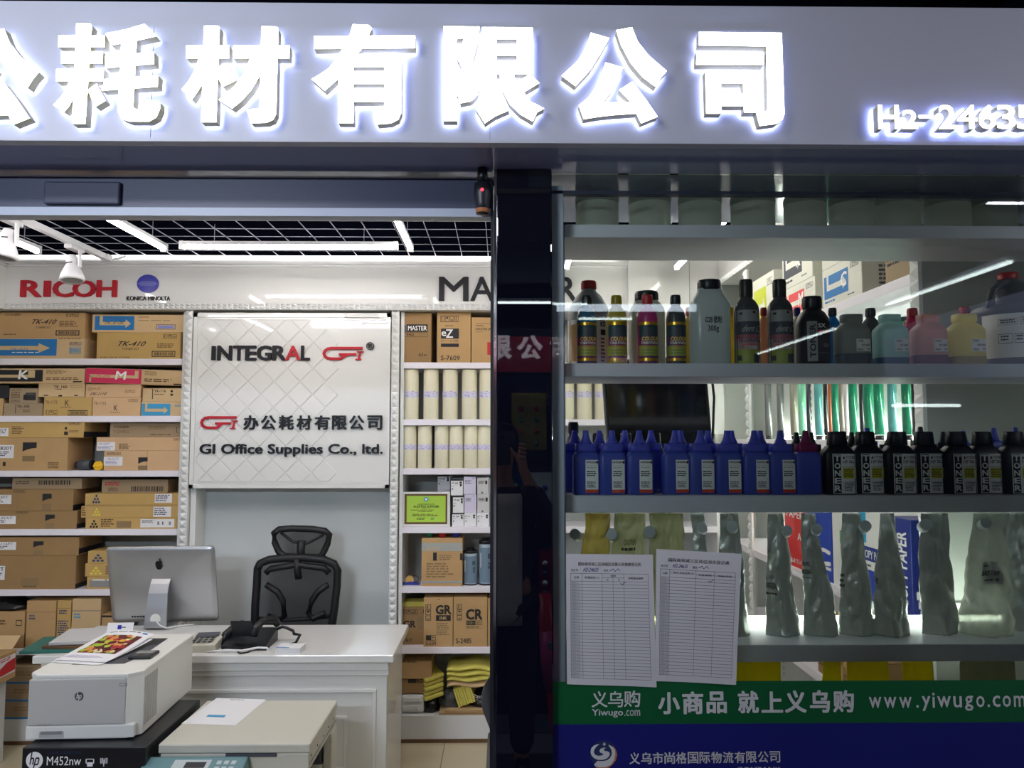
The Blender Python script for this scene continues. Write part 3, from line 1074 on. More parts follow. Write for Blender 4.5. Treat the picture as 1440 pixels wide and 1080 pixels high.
carton(-30, 12, 541, 559.6, zb + .1, 'dark blue-black carton end beside the carton with a toner picture', group=G1, m='black_box')
carton(13, 53, 545.5, 566.8, ze + .0005, 'small carton with a picture of a black toner unit', group=G1, m='card_grey',
       prints=[('t', 'TK-170', .06, .1, .4, .2, 'ink'), ('g', .06, .28, .45, .7, 4, 'ink_brown'), ('i', .06, .78, .4, .92, 3, 'ink'), ('r', .58, .3, .94, .8, 'ink'), ('r', .5, .42, .6, .78, 'ink'), ('R', .62, .36, .9, .44, 'grey_plastic')])
zj = carton(54, 119, 539, 557.8, zf + .0005, 'pale brown carton lying between the K cartons and the dark K carton', group=G1, m='card_light',
            prints=[('t', 'TK 160', .33, .14, .62, .34, 'ink', .015), ('g', .37, .4, .56, .48, 1, 'ink'), ('o', .7, .15, .94, .3, 'ink_brown'), ('r', .12, .85, .22, .93, 'ink'), ('r', .44, .85, .52, .97, 'ink'), ('r', .78, .84, .86, .93, 'ink')])
zk = carton(120.5, 197.5, 540, 558.2, zg + .0005, 'pink-brown drum kit carton under the magenta carton', group=G1, m='card_pink',
            prints=[('t', 'Drum Kit', .05, .24, .28, .42, 'ink_brown', 0, 0, .15), ('g', .05, .48, .12, .54, 1, 'ink_brown'), ('t', 'DK-1110', .1, .62, .38, .84, 'ink', .012, 0, .12), ('i', .72, .44, .91, .66, 3, 'ink_brown')])
zl = carton(200.5, 259, 545.5, 564.8, zh + .0005, 'pale carton with a vertical bar on the light blue arrow carton', group=G1, m='card_light',
            prints=[('r', .23, .04, .25, .8, 'ink'), ('t', 'TK-110', .28, .12, .56, .3, 'ink', .02), ('g', .28, .42, .52, .52, 1, 'ink_brown'), ('r', .67, .14, .73, .3, 'ink'), ('r', .67, .4, .73, .56, 'ink')])
carton(-40, 119, 517.5, 538.6, zj + .0005, 'long carton with a black panel and white K, top of the second shelf', group=G1, m='card_light', depth=.2,
       prints=[('r', .1, .1, .63, .88, 'black_print'), ('R', .1, .42, .5, .62, 'cream_print'), ('R', .5, .12, .56, .62, 'cream_print'), ('t', 'K', .42, .14, .5, .7, 'white_print', .03, 0, .12), ('g', .66, .1, .85, .4, 3, 'ink_soft'), ('g', .66, .6, .95, .8, 2, 'ink_brown'), ('r', .9, .84, .98, .92, 'ink')])
carton(120, 258, 518, 539.2, zk + .0005, 'long tilted carton with a magenta panel and letter M', group=G1, m='card_light', depth=.2, roll=.03,
       prints=[('r', 0, .02, .57, .98, 'magenta_print'), ('R', .04, .42, .5, .62, 'cream_print'), ('R', .5, .1, .54, .62, 'cream_print'), ('R', .04, .5, .06, .92, 'cream_print'), ('t', 'M', .31, .18, .41, .7, 'white_print', .02, 0, .1), ('t', 'TK-898', .11, .44, .25, .6, 'magenta_print', 0, 0, .1),
               ('g', .6, .12, .76, .4, 3, 'ink_soft'), ('g', .6, .6, .95, .85, 2, 'ink_brown'), ('r', .9, .88, .98, .96, 'ink')])

# third shelf
zb = LZ[2]
ICON = ('i', .02, .04, .15, .12, 4, 'ink')
z = carton(-40, 95, 615.5, 661.6, zb, 'large plain brown carton with a white label, third shelf', group=G1, depth=.27,
           prints=[('w', .53, .14, .675, .42, 'black_print'), ('r', .53, .55, .66, .72, 'ink_soft'), ('g', .8, .75, .92, .95, 4, 'ink_brown'), ('r', .33, .74, .36, .86, 'ink')],
           stickers=[(.1, .22, .44, .62, 'sticker', [('t', 'MX-B20T', .3, .12, .94, .38, 'black_print', .01), ('g', .1, .5, .9, .9, 3, 'form_line')])])
carton(-40, 118, 591.8, 614.6, z + .0005, 'shallow brown tray carton on the large white-label carton', group=G1, depth=.26, m='card_yellow',
       prints=[('g', .36, .3, .47, .8, 5, 'ink_brown'), ('r', .83, .34, .85, .5, 'ink'), ('r', .825, .62, .86, .84, 'ink'), ('i', .87, .08, .97, .2, 4, 'ink'), ('g', .87, .55, .96, .7, 2, 'ink_brown'), ('r', .6, 0, .99, .03, 'ink')],
       side=[('r', 0, .62, 1, .98, 'black_print')], stickers=[(.05, .4, .33, .9, 'sticker', [('t', 'MX-31GT', .2, .1, .95, .45, 'black_print'), ('g', .1, .55, .9, .9, 2, 'form_line')])])
z = carton(146, 256, 634, 661.6, zb, 'brown carton with a white sticker and black corner flash, beside the yellow knob', group=G1, m='card_pink', depth=.24,
           prints=[('i', .04, .08, .22, .2, 4, 'ink'), ('w', .44, .33, .56, .66, 'black_print'), ('r', .44, .75, .56, .98, 'ink_soft'), ('r', .55, .0, .555, 1, 'ink_soft')],
           stickers=[(.0, .3, .24, .75, 'sticker', [('t', 'AR-021FT', .2, .1, .8, .4, 'lilac_ink'), ('g', .1, .5, .9, .9, 3, 'lilac_ink')])])
z = carton(135.5, 258.5, 614.4, 633.6, z + .0005, 'flat brown carton with a white sticker at its end, middle of a stack of three', group=G1, m='card_pink', depth=.24,
           prints=[('g', .26, .48, .39, .9, 5, 'ink_brown'), ('i', .88, .1, .99, .24, 4, 'ink')], stickers=[(.01, .36, .215, .98, 'sticker', [('t', 'MX-500FT', .1, .1, .7, .35, 'lilac_ink'), ('g', .05, .5, .95, .9, 3, 'lilac_ink')])])
carton(154.5, 258.5, 594.2, 613.8, z + .0005, 'dull brown carton with grey toner print on top of a stack of three', group=G1, m='card_grey', depth=.2, D=YB + .05,
       prints=[('t', 'TONER', .05, .2, .26, .36, 'ink_brown', .03), ('t', 'T-2309CS', .05, .52, .26, .72, 'ink_brown'), ('g', .52, .2, .78, .5, 3, 'ink_soft'), ('g', .55, .8, .84, .92, 1, 'ink_brown'), ('o', .9, .28, .97, .68, 'ink', .006)])
p = P(118, 661, YB + .05)
t = root('toner_bottle', (p.x, YB + .06, zb + .0305), 'dark grey ribbed bottle lying on its side by the yellow knob', 'bottle')
MB().cyl((-.03, 0, 0), (.035, 0, 0), .030, 'grey_plastic').build('body', t)
mb = MB()
mb.cyl((-.05, 0, 0), (-.029, 0, 0), .022, 'black_plastic')
mb.cyl((.0355, 0, 0), (.046, 0, 0), .027, 'black_plastic')
mb.build('cap', t)
p = P(138.5, 661, YB + .03)
t = root('yellow_knob', (p.x, YB + .03, zb), 'round bright yellow plastic knob beside a dark bottle', 'knob')
mat('knob_yellow', '#f0bf1c', .4)
MB().cyl((0, -.01, .0262), (0, .02, .0262), .026, 'knob_yellow', seg=24).build('disc', t)
MB().box(-.026, .02, -.018, -.009, .02, .029, 'knob_yellow', bev=.003).build('grip', t)

# fourth shelf
zb = LZ[3]
FL = [('w', .7, .2, .79, .56, 'black_print'), ('r', .7, .68, .79, .98, 'ink_soft'), ('i', .42, .03, .54, .14, 4, 'ink')]
z = carton(-40, 108, 718.6, 744, zb, 'plain brown carton with a black corner flash, lowest of three on the fourth shelf', group=G1, prints=FL, depth=.26, side=[('r', 0, .72, 1, .98, 'black_print')], m='card_dark',
           stickers=[(.1, .28, .42, .72, 'sticker', [('t', 'MX-235AT', .2, .1, .9, .4, 'black_print'), ('g', .1, .5, .9, .9, 2, 'form_line')])])
z = carton(-42, 103, 687.8, 717.8, z + .0005, 'taller brown carton with a white label, middle of three on the fourth shelf', group=G1, prints=FL, depth=.26, m='card_dark', side=[('r', 0, .72, 1, .98, 'black_print')],
           stickers=[(.1, .25, .4, .68, 'sticker', [('t', 'MX-235FT', .2, .1, .9, .4, 'black_print'), ('g', .1, .5, .9, .9, 2, 'form_line')])])
carton(17, 115, 671.5, 687, z + .0005, 'slim printed brown carton tucked right under the third shelf', group=G1, m='card_grey', depth=.2, D=YB + .04, prints=[('b', .38, .2, .85, .6, 'ink'), ('g', .05, .3, .3, .6, 2, 'ink')])
z = carton(120, 249, 728.4, 744, zb, 'long carton with six black dots, lowest in the dotted stack', group=G1, m='card_yellow', depth=.2,
           prints=[('d', .05, .18, .14, .92, 'ink'), ('g', .17, .1, .32, .9, 4, 'ink_brown'), ('r', .34, .3, .5, .9, 'ink_soft')], stickers=[(.6, .12, .97, .86, 'sticker', [('g', .05, .1, .4, .5, 3, 'form_line'), ('r', .5, .3, .56, .7, 'printer_mid'), ('r', .64, .3, .68, .7, 'form_line'), ('r', .84, .3, .9, .7, 'printer_mid')])])
z = carton(114, 251.5, 710.8, 727.2, z + .0005, 'long carton with six yellow dots, second in the dotted stack', group=G1, m='card_yellow', depth=.2,
           prints=[('d', .12, .15, .2, .85, 'yellow_dot'), ('g', .01, .1, .05, .9, 4, 'ink_brown')], stickers=[(.74, .06, .92, .92, 'sticker', [('g', .05, .1, .9, .9, 4, 'form_line')])])
z = carton(119.5, 254, 692, 709.6, z + .0005, 'long carton with six blue dots, third in the dotted stack', group=G1, m='card_yellow', depth=.2,
           prints=[('d', .08, .08, .16, .8, 'blue_dot'), ('r', .0, .9, 1, .93, 'ink_soft')], stickers=[(.73, .04, .91, .74, 'sticker', [('g', .05, .1, .9, .9, 4, 'form_line')])])
carton(143, 236, 672.5, 691, z + .0005, 'dim printed carton topping the dotted stack', group=G1, m='card_grey', depth=.19, D=YB + .05, prints=[('b', .45, .5, .95, .9, 'ink'), ('g', .05, .2, .3, .5, 2, 'red_print'), ('g', .1, .6, .3, .9, 2, 'ink_brown')])

# fifth shelf
zb = LZ[4]
z = carton(-40, 106.5, 781.8, 828.7, zb, 'tallest plain brown carton, standing on the fifth shelf', group=G1, m='card_dark', depth=.26,
           prints=[('r', .48, .66, .64, .9, 'ink_soft'), ('g', .5, .9, .64, .97, 1, 'ink_brown'), ('g', .1, .14, .28, .18, 1, 'red_print')], side=[('r', 0, .85, 1, .99, 'black_print')],
           stickers=[(.1, .3, .32, .72, 'sticker', [('t', 'FT', .7, .1, .95, .35, 'black_print', .02), ('g', .1, .5, .9, .9, 3, 'form_line')])])
carton(-40, 111, 755, 781, z + .0005, 'brown carton with a white label lying on the tallest carton', group=G1, m='card_dark', depth=.26, prints=[('w', .575, .22, .67, .55, 'black_print'), ('r', .575, .7, .67, .95, 'ink_soft')], side=[('r', 0, .62, 1, .92, 'black_print')],
       stickers=[(.1, .25, .415, .68, 'sticker', [('t', 'MX-116FT', .3, .1, .9, .4, 'black_print'), ('g', .1, .5, .9, .9, 2, 'form_line')])])
z = carton(122, 200, 811.5, 828.7, zb, 'carton end with grey film, lowest behind the silver computer', group=G1, m='card_yellow', depth=.2, prints=[('r', .05, .3, .95, .85, 'printer_mid'), ('g', .1, .2, .9, .4, 1, 'white_print')])
z = carton(119.5, 205, 792.2, 810.8, z + .0005, 'carton end with yellow dots beside the silver computer', group=G1, m='card_yellow', depth=.2, prints=[('d', .08, .25, .28, .85, 'yellow_dot'), ('g', .34, .2, .4, .9, 4, 'ink_brown')])
carton(123.5, 200, 774.2, 791.6, z + .0005, 'carton end with blue dots beside the silver computer', group=G1, m='card_yellow', depth=.2, prints=[('d', .08, .25, .3, .88, 'blue_dot'), ('g', .36, .2, .42, .9, 4, 'ink_brown')])

# sixth shelf: tall cartons, then the blue-banded ones on the plinth
zb = LZ[5]
z = carton(-20, 33, 893.5, 911.7, zb, 'brown carton under the carton with a round stamp', group=G1, m='card_dark')
z = carton(-20, 34.5, 860, 892.8, z + .0005, 'brown carton with a round stamp, under a black bundle', group=G1, m='card', prints=[('o', .78, .35, .93, .6, 'ink', .012, .03), ('g', .1, .35, .7, .6, 2, 'ink_brown')])
mb = MB()
rr = []
for k in range(7):
    a = k / 6
    rr.append([v + V((0, 0, 0)) for v in sring((.12 + .02 * math.sin(a * 5)) * (1 - a * a * .5), .07 * (1 - a * a * .4), a * .072, 20, 3)])
for r in rr:
    for v in r:
        v += noise.noise_vector(v * 22) * .012
        v.z = max(v.z, 0)
mb.loft(rr, 'black_bag')
p = P(14, 860, YB + .1)
tag(mb.build('black_bundle', loc=(p.x, YB + .1, z + .001)), 'black crumpled plastic bundle on the stamped carton', 'bundle')
carton(36.5, 78, 845, 911.7, zb, 'tall orange-brown carton standing upright behind the printer', group=G1, m='card', prints=[('r', 0, .24, 1, .246, 'ink_brown'), ('g', .1, .3, .35, .42, 2, 'blue_dot')])
carton(79.5, 99, 845, 911.7, zb, 'narrow upright carton with blue print between two tall cartons', group=G1, m='card_yellow', prints=[('r', 0, .16, 1, .165, 'ink_brown'), ('g', .15, .2, .8, .3, 2, 'blue_dot'), ('g', .1, .42, .9, .8, 8, 'blue_dot')])
carton(100.5, 141, 842.5, 911.7, zb, 'tall pale carton with a blue seam behind the printer', group=G1, m='card_light', prints=[('r', 0, .24, 1, .25, 'blue_dot'), ('g', .08, .3, .35, .42, 2, 'cyan_print')])
carton(142.5, 160, 865, 911.7, zb, 'short brown carton beside the tall pale carton', group=G1, m='card', prints=[('r', 0, .02, 1, .08, 'ink')])
zb = ZPL
for k in range(3):
    zb = carton(2, 60, 1008 - 25.2 * (k + 1) + .5, 1008 - 25.2 * k, zb, 'brown carton with a blue band on the floor plinth, %s of three' % ('lowest', 'middle', 'topmost')[k], group=G1, m='card_grey',
                prints=[('r', 0, .9, 1, 1, 'blue_print'), ('g', .3, .3, .9, .6, 2, 'ink_soft')]) + .0005
# ------------------------------------------------------------------ back shelving beside the pillar
G2 = 'brown supply cartons beside the paper rolls'
zb = RZ[0]
carton(564, 606.5, 439, 509.6, zb, 'brown carton with a dark title block, beside the diamond column on the top shelf', group=G2, m='card_dark', depth=.25, D=YB + .012,
       prints=[('r', .18, .24, .88, .39, 'black_print'), ('t', 'MASTER', .23, .27, .85, .36, 'white_print', .02), ('r', .06, .26, .17, .4, 'grey_plastic'), ('o', .06, .4, .88, .49, 'ink', .008, .006), ('t', 'HQ', .2, .42, .42, .475, 'ink', .02), ('g', .6, .42, .85, .48, 2, 'ink_soft'),
               ('t', 'A3', .58, .81, .73, .88, 'ink', .01), ('g', .76, .84, .87, .88, 1, 'ink'), ('g', .65, .91, .86, .93, 1, 'ink_soft')])
carton(614.5, 661.8, 436.6, 509.6, zb, 'brown carton with a black logo box and S-number, on the top shelf', group=G2, m='card', depth=.25,
       prints=[('i', .1, .1, .66, .22, 4, 'ink'), ('g', .24, .285, .52, .31, 1, 'ink'), ('r', .12, .345, .65, .54, 'black_print'), ('t', 'e', .14, .4, .27, .49, 'white_print', .03), ('t', 'Z', .27, .365, .47, .52, 'white_print', .02), ('t', 'ロール紙', .12, .565, .64, .6, 'ink'),
               ('r', .12, .635, .65, .7, 'black_print'), ('t', 'S-7609', .12, .865, .68, .955, 'ink', .01)])
carton(663, 716, 446, 509.6, zb, 'brown carton with a red rectangle half behind the pillar, top shelf', group=G2, m='card', depth=.25,
       prints=[('r', .12, .13, .6, .137, 'ink'), ('g', .12, .175, .33, .205, 1, 'ink'), ('t', 'MASTER JP-7', .12, .235, .58, .3, 'ink', .01), ('g', .12, .32, .37, .335, 1, 'ink'), ('r', .42, .55, .53, .83, 'red_print')])

# cream paper rolls
def roll_proto(h, r):
    t = root('paper_roll', (0, 0, 0), 'cream wrapped master roll', 'paper roll')
    mb = MB()
    mb.lathe([(r * .3, h - .004), (r * .32, h), (r * .94, h), (r, h - .004), (r, .003), (r * .97, 0)][::-1], 'cream_roll', seg=32)
    wr = mb.build('wrapping', t)
    mb = MB()
    fn = lambda u, v, l: V(((r + l) * math.sin((u - .5) * 2.8), -(r + l) * math.cos((u - .5) * 2.8), h * (1 - v)))
    mb.rect(fn, 0, .44, 1, .57, 'roll_tape', lift=.0006, nu=14)
    for k in range(26):
        u, v = RND.uniform(.04, .9), RND.uniform(.455, .55)
        mb.rect(fn, u, v, u + RND.uniform(.02, .08), v + RND.uniform(.006, .016), 'lilac_ink', lift=.0010)
    mb.rect(fn, .6, .435, .64, .45, 'ink', lift=.001)
    mb.build('tape_band', wr)
    MB().cyl((0, 0, h - .03), (0, 0, h + .0006), r * .28, 'cab_grey').build('core', t)
    return t


D2 = YB + .06
for row, (zb, yt, yb_, xs, grp) in enumerate(((RZ[1], 519.6, 589.6, [578, 606, 633, 660, 684.6, 797, 822, 847], 'cream rolls on the upper roll shelf'),
                                             (RZ[2], 599.3, 658.7, [575.5, 597.3, 621, 641.5, 662.3, 681.5], 'cream rolls on the lower roll shelf'))):
    h = P(630, yt, D2).z - P(630, yb_, D2).z
    r = 10.6 / FOC * D2 * (1.0 if row == 0 else .95)
    src = None
    for k, x in enumerate(xs):
        p = P(x, yb_, D2)
        if row == 0 and k >= 5:
            lab = 'cream wrapped roll seen through the window glass, %s from the grey window post' % ORD[k - 5]
        else:
            lab = 'cream wrapped roll on the %s roll shelf, %s from the diamond column' % ('upper' if row == 0 else 'lower', ORD[k])
        if src is None:
            src = roll_proto(h, r)
            src.location = (p.x, D2, zb)
            src['label'], src['group'] = lab, grp
        else:
            copy_thing(src, (p.x, D2, zb), lab, rz=RND.uniform(-.35, .35))
carton(690.8, 712, 605, 658.7, RZ[2], 'white carton with a small red mark beside the lower rolls', m='white_gloss', depth=.2, D=YB + .03, prints=[('r', .2, .45, .45, .58, 'red_print')], lidlines=False)

# small white supply cartons, three high
G3 = 'small white ink cartons on the fourth shelf'
zb = RZ[3]


def small_carton(x0, x1, y0, y1, zb, kind, label, D=YB + .02):
    PR = {'k': [('r', 0, 0, 1, .1, 'black_print'), ('t', 'VT-600', .06, .2, .6, .32, 'ink', .01), ('r', .72, .15, .9, .26, 'ink'), ('r', .74, .28, .9, .44, 'ink'), ('g', .06, .42, .3, .46, 1, 'ink'), ('r', .08, .56, .18, .64, 'ink')],
          'p': [('t', 'JP 6', .06, .2, .45, .32, 'ink', .01), ('r', .72, .12, .9, .24, 'ink'), ('r', .74, .26, .88, .4, 'ink'), ('g', .06, .42, .3, .46, 1, 'ink'), ('r', .1, .56, .18, .64, 'ink')],
          'g': [('g', .1, .2, .66, .42, 3, 'form_line'), ('g', .68, .08, .9, .14, 1, 'form_line')],
          'e': [('g', .1, .2, .66, .4, 3, 'ink'), ('r', .68, .18, .86, .4, 'ink'), ('r', .36, .86, .5, .96, 'form_line')],
          'c': [('g', .1, .14, .9, .24, 1, 'red_print'), ('g', .1, .3, .8, .4, 2, 'ink'), ('r', .14, .46, .4, .6, 'green_cap'), ('g', .1, .74, .9, .8, 1, 'red_print')],
          'b': [('g', .1, .1, .9, .24, 2, 'ink'), ('r', .14, .46, .42, .62, 'blue_letter'), ('g', .1, .7, .6, .8, 1, 'form_line')]}[kind]
    m = {'g': 'roll_tape', 'e': 'paper', 'c': 'paper'}.get(kind, 'paper_white')
    return carton(x0, x1, y0, y1, zb, label, m=m, depth=.18, D=D, prints=PR, lidlines=False, group=G3, name='ink_carton')


tops = []
for k, (a, b, kd) in enumerate(((635.8, 652.3, 'k'), (653, 669.8, 'p'), (670.6, 688, 'p'), (689, 706, 'k'))):
    tops.append(small_carton(a, b, 722, 741, zb, kd, 'white ink carton, bottom layer, %s from the framed green certificate' % ORD[k]))
t2 = []
for k, (a, b, kd, yt) in enumerate(((637, 652.2, 'k', 697), (653.2, 670, 'g', 695), (671.2, 688.2, 'e', 695), (689, 706, 'b', 695.5))):
    t2.append(small_carton(a, b, yt, 721.3, tops[k] + .0005, kd, 'white ink carton, middle layer, %s from the framed green certificate' % ORD[k]))
for k, (a, b, kd, yt) in enumerate(((634, 651, 'k', 671.5), (652, 669.2, 'g', 670.3), (671, 687.5, 'e', 671.5), (688.3, 706, 'c', 672))):
    small_carton(a, b, yt, 694.6, t2[k] + .0005, kd, 'white ink carton, top layer, %s from the diamond column side' % ORD[k])
zz = zb
for k, yt in enumerate((716.5, 692)):
    zz = small_carton(615, 632.5, yt, 741 - k * 24.5, zz, 'g', 'white ink carton hidden behind the framed certificate, %s' % ('lower one', 'middle one')[k], D=YB + .12) + .0005
small_carton(615.5, 633, 671, 691.6, zz, 'k', 'white ink carton with a black top band rising over the certificate', D=YB + .12)

# framed certificate
x0, x1, z1 = P(565, 692, YB + .02).x, P(633, 692, YB + .02).x, P(600, 692, YB + .02).z
t = root('framed_certificate', ((x0 + x1) / 2, YB + .02, zb + .0005), 'framed green certificate reading audited supplier, leaning on white cartons', 'certificate')
w, h = (x1 - x0) / 2, z1 - zb
mb = MB()
for q in ((-w, w, 0, .012), (-w, w, h - .012, h), (-w, -w + .016, .0121, h - .0121), (w - .016, w, .0121, h - .0121)):
    mb.box(q[0], q[1], 0, .02, q[2], q[3], 'white_gloss', bev=.002)
mb.build('frame', t)
mb = MB()
mb.box(-w + .0161, w - .0161, .006, .012, .0122, h - .0122, 'ink_brown')
mb.build('mat_board', t)
f = front(-w + .028, w - .026, .024, h - .022, .006)
mb = MB()
mb.rect(f, 0, 0, 1, 1, 'green_paper')
for r, m in ((.06, 'cyan_print'), (.03, 'white_print')):
    mb.add([f(.5 + r * math.cos(a * math.pi / 8), .13 - r * 1.35 * math.sin(a * math.pi / 8), .001 + (r < .05) * .0003) for a in range(16)], [tuple(range(16))], m)
decorate(mb, f, [('t', 'CERTIFICATE', .28, .3, .72, .35, 'ink'), ('t', 'AUDITED SUPPLIER', .17, .37, .83, .45, 'ink', .02), ('g', .42, .47, .56, .49, 1, 'ink'), ('g', .1, .53, .9, .57, 1, 'ink_brown'), ('g', .3, .59, .72, .62, 1, 'ink'),
                 ('g', .15, .69, .85, .79, 3, 'ink_brown'), ('g', .26, .84, .5, .92, 2, 'ink'), ('g', .62, .84, .72, .92, 2, 'green_cap')])
mb.build('certificate_sheet', t)

# fifth shelf
zb = RZ[4]
zl_ = carton(592.8, 650.3, 757.3, 825, zb, 'light brown carton with a grey top band and dark hand hole', m='card', depth=.2, group=G2,
             prints=[('r', 0, .1, 1, .27, 'cab_grey'), ('t', 'LUCKY', .16, .185, .46, .25, 'card_light', .03), ('o', .04, .185, .13, .25, 'card_light', .012, .012), ('r', .28, .3, .37, .47, 'black_print'), ('g', .43, .35, .78, .47, 3, 'ink_soft'), ('g', .12, .52, .78, .84, 6, 'ink_soft'),
                     ('r', 0, .89, 1, .935, 'spout_grey'), ('r', .94, .32, 1, .46, 'black_print')])
for x, m, c in ((604, 'green_cap', 'green'), (622, 'red_cap', 'red'), (641.5, 'blue_cap', 'dark blue')):
    p = P(x, 757, YB + .05)
    mb = MB()
    mb.lathe([(.014, 0), (.016, .006), (.022, .014), (.0245, .021), (.024, .0235), (.018, .025)], m, seg=20)
    tag(mb.build('round_cap', loc=(p.x, YB + .05, zl_ + .0003)), 'flared %s plastic cap on top of the grey-banded carton' % c, 'cap', 'coloured caps on a carton')


def ink_canister(x0, x1, ytop, txt, label):
    D = YB + .03
    X0, X1 = P(x0, 800, D).x, P(x1, 800, D).x
    w = (X1 - X0) / 2
    h = P(650, ytop, D).z - P(650, 825, D).z
    t = root('ink_canister', ((X0 + X1) / 2, D + w, zb), label, 'canister', 'ink canisters beside a carton')
    mat('canister_blue', '#98a9b6', .35, coat=.2)
    mat('canister_label', '#6f8698', .4)
    MB().lathe([(w * .9, .003), (w * .97, .006), (w * .97, h * .86), (w * .9, h * .87)], 'canister_blue', seg=36).build('body', t)
    bd = t.children[-1]
    MB().lathe([(w * .95, h * .865), (w, h * .87), (w, h * .93), (w * .96, h * .94), (w * .6, h * .945), (w * .55, h), (w * .5, h)], 'black_plastic', seg=36).build('cap', t)
    MB().lathe([(w * .8, 0), (w * 1.0, 0), (w * 1.0, h * .03), (w * .96, h * .035)], 'black_plastic', seg=36).build('base_ring', t)
    fn = lambda u, v, l: V(((w * .972 + l) * math.sin((u - .5) * 2.3), -(w * .972 + l) * math.cos((u - .5) * 2.3), h * (.84 - .78 * v)))
    mb = MB()
    mb.rect(fn, .02, .06, .98, 1, 'canister_label', lift=.0005, nu=12)
    mb.rect(fn, .12, .2, .18, .6, 'white_print', lift=.001)
    mb.rect(fn, .64, .22, .8, .36, 'black_print', lift=.001)
    rot = lambda u, v, l: fn(.66 + v * .14, .62 - u * .18, l)
    mb.text(rot, txt, 0, 0, 1, 1, 'black_print', bold=.02)
    mb.build('printed_label', bd)
    return t


ink_canister(650.9, 671.5, 773.5, 'KS', 'shorter grey-blue ink canister with black cap beside the carton')
ink_canister(673.2, 692.8, 758.2, 'RZ', 'taller grey-blue ink canister with black cap')
ink_canister(694, 714, 758.2, 'RZ', 'grey-blue ink canister half hidden behind the pillar edge')
p = P(577, 825, YB + .05)
t = root('tape_dispenser', (p.x, YB + .06, zb), 'blue tape dispenser with brown tape at the end of the shelf', 'tape dispenser')
MB().loft([[V((x, y, z)) for x, y, z in ((-.06, s, .0), (-.058, s, .03), (-.04, s, .012), (0, s, .02), (.03, s, .016), (.055, s, .004), (.05, s, 0))] for s in (-.012, .012)], 'blue_cap', smooth=False).build('body', t)
MB().cyl((-.005, -.01, .028), (-.005, .01, .028), .024, 'card_yellow', seg=20).build('tape_roll', t)
t = root('eyeglasses', (p.x + .05, YB + .13, zb), 'folded thin-framed eyeglasses lying behind the blue tape dispenser', 'eyeglasses')
mb = MB()
for s in (-1, 1):
    mb.tube([(s * .034 + .024 * math.cos(a * math.pi / 8), 0, .02 + .018 * math.sin(a * math.pi / 8)) for a in range(17)], .0015, 'dark_plastic', seg=6)
mb.tube([(-.01, 0, .022), (0, 0, .026), (.01, 0, .022)], .0015, 'dark_plastic', seg=6)
mb.build('rims', t)
mb = MB()
for s in (-1, 1):
    mb.tube([(s * .058, 0, .03), (s * .056, .04, .016), (s * .05, .1, .002)], .0016, 'dark_plastic', seg=6)
mb.build('temple_arms', t)

# sixth shelf: S-number cartons
zb = RZ[5]
INK = [('i', .06, .14, .25, .48, 3, 'ink', 1)]
z = carton(564, 600, 855, 907.5, zb, 'low brown carton pushed back beside the desk, yellow sheets on top', group=G2, m='card_dark', depth=.2, D=YB + .06,
           prints=[('i', .08, .06, .66, .18, 4, 'ink'), ('r', .86, .06, .98, .16, 'ink'), ('t', 'GR', .1, .36, .56, .54, 'ink', .04), ('t', '187', .1, .84, .44, .93, 'ink'), ('r', .64, .25, .98, .6, 'ink_soft')])
p0, p1 = P(566, 850, YB + .09), P(598, 850, YB + .09)
mb = MB()
for k in range(6):
    mb.box(-.067 + k * .001, .067 - (k % 2) * .004, 0, .1, k * .0045, k * .0045 + .004, 'yellow_paper')
tag(mb.build('envelope_bundle', loc=((p0.x + p1.x) / 2, YB + .08, z + .0005)), 'small stack of yellow envelopes on the low carton', 'envelopes')
carton(595.8, 636.8, 841, 910.4, zb, 'brown ink carton with bold GR and a black bar', group=G2, m='card', depth=.26,
       prints=INK + [('t', 'GR', .42, .16, .93, .335, 'ink', .045), ('r', .42, .36, .93, .475, 'ink'), ('t', 'INK', .55, .385, .8, .45, 'cream_print', .01), ('g', .44, .52, .92, .78, 7, 'ink_soft'), ('r', .08, .765, .25, .87, 'ink'), ('o', .25, .765, .42, .87, 'ink', .012, .01), ('g', .29, .8, .38, .83, 1, 'ink'),
                     ('t', 'S-539', .08, .89, .43, .965, 'ink', .01), ('r', .46, .03, .55, .045, 'ink_brown')])
carton(637.6, 685.4, 840.5, 910.4, zb, 'brown carton with bold CR, next in the lettered row', group=G2, m='card', depth=.26,
       prints=[('i', .1, .14, .25, .48, 3, 'ink', 1), ('t', 'CR', .38, .25, .84, .45, 'ink', .045), ('r', .38, .475, .64, .565, 'ink'), ('t', 'マスター', .4, .49, .62, .55, 'cream_print'), ('o', .64, .475, .85, .565, 'ink', .008, .008), ('t', '16W', .67, .49, .82, .55, 'ink'),
               ('t', 'MASTER 16W', .38, .585, .75, .62, 'ink', .01), ('r', .38, .63, .85, .634, 'ink'), ('t', 'S-2485', .08, .83, .53, .93, 'ink', .01), ('r', 0, .2, 1, .203, 'ink_soft')])
carton(686.3, 735, 842.5, 910.4, zb, 'brown carton showing only its edge beside the pillar, lettered row', group=G2, m='card', depth=.26,
       prints=[('i', .06, .1, .2, .46, 3, 'ink', 1), ('r', .06, .71, .15, .8, 'ink'), ('o', .15, .71, .3, .8, 'ink', .01, .01), ('t', 'S-780', .05, .85, .4, .94, 'ink', .01)])

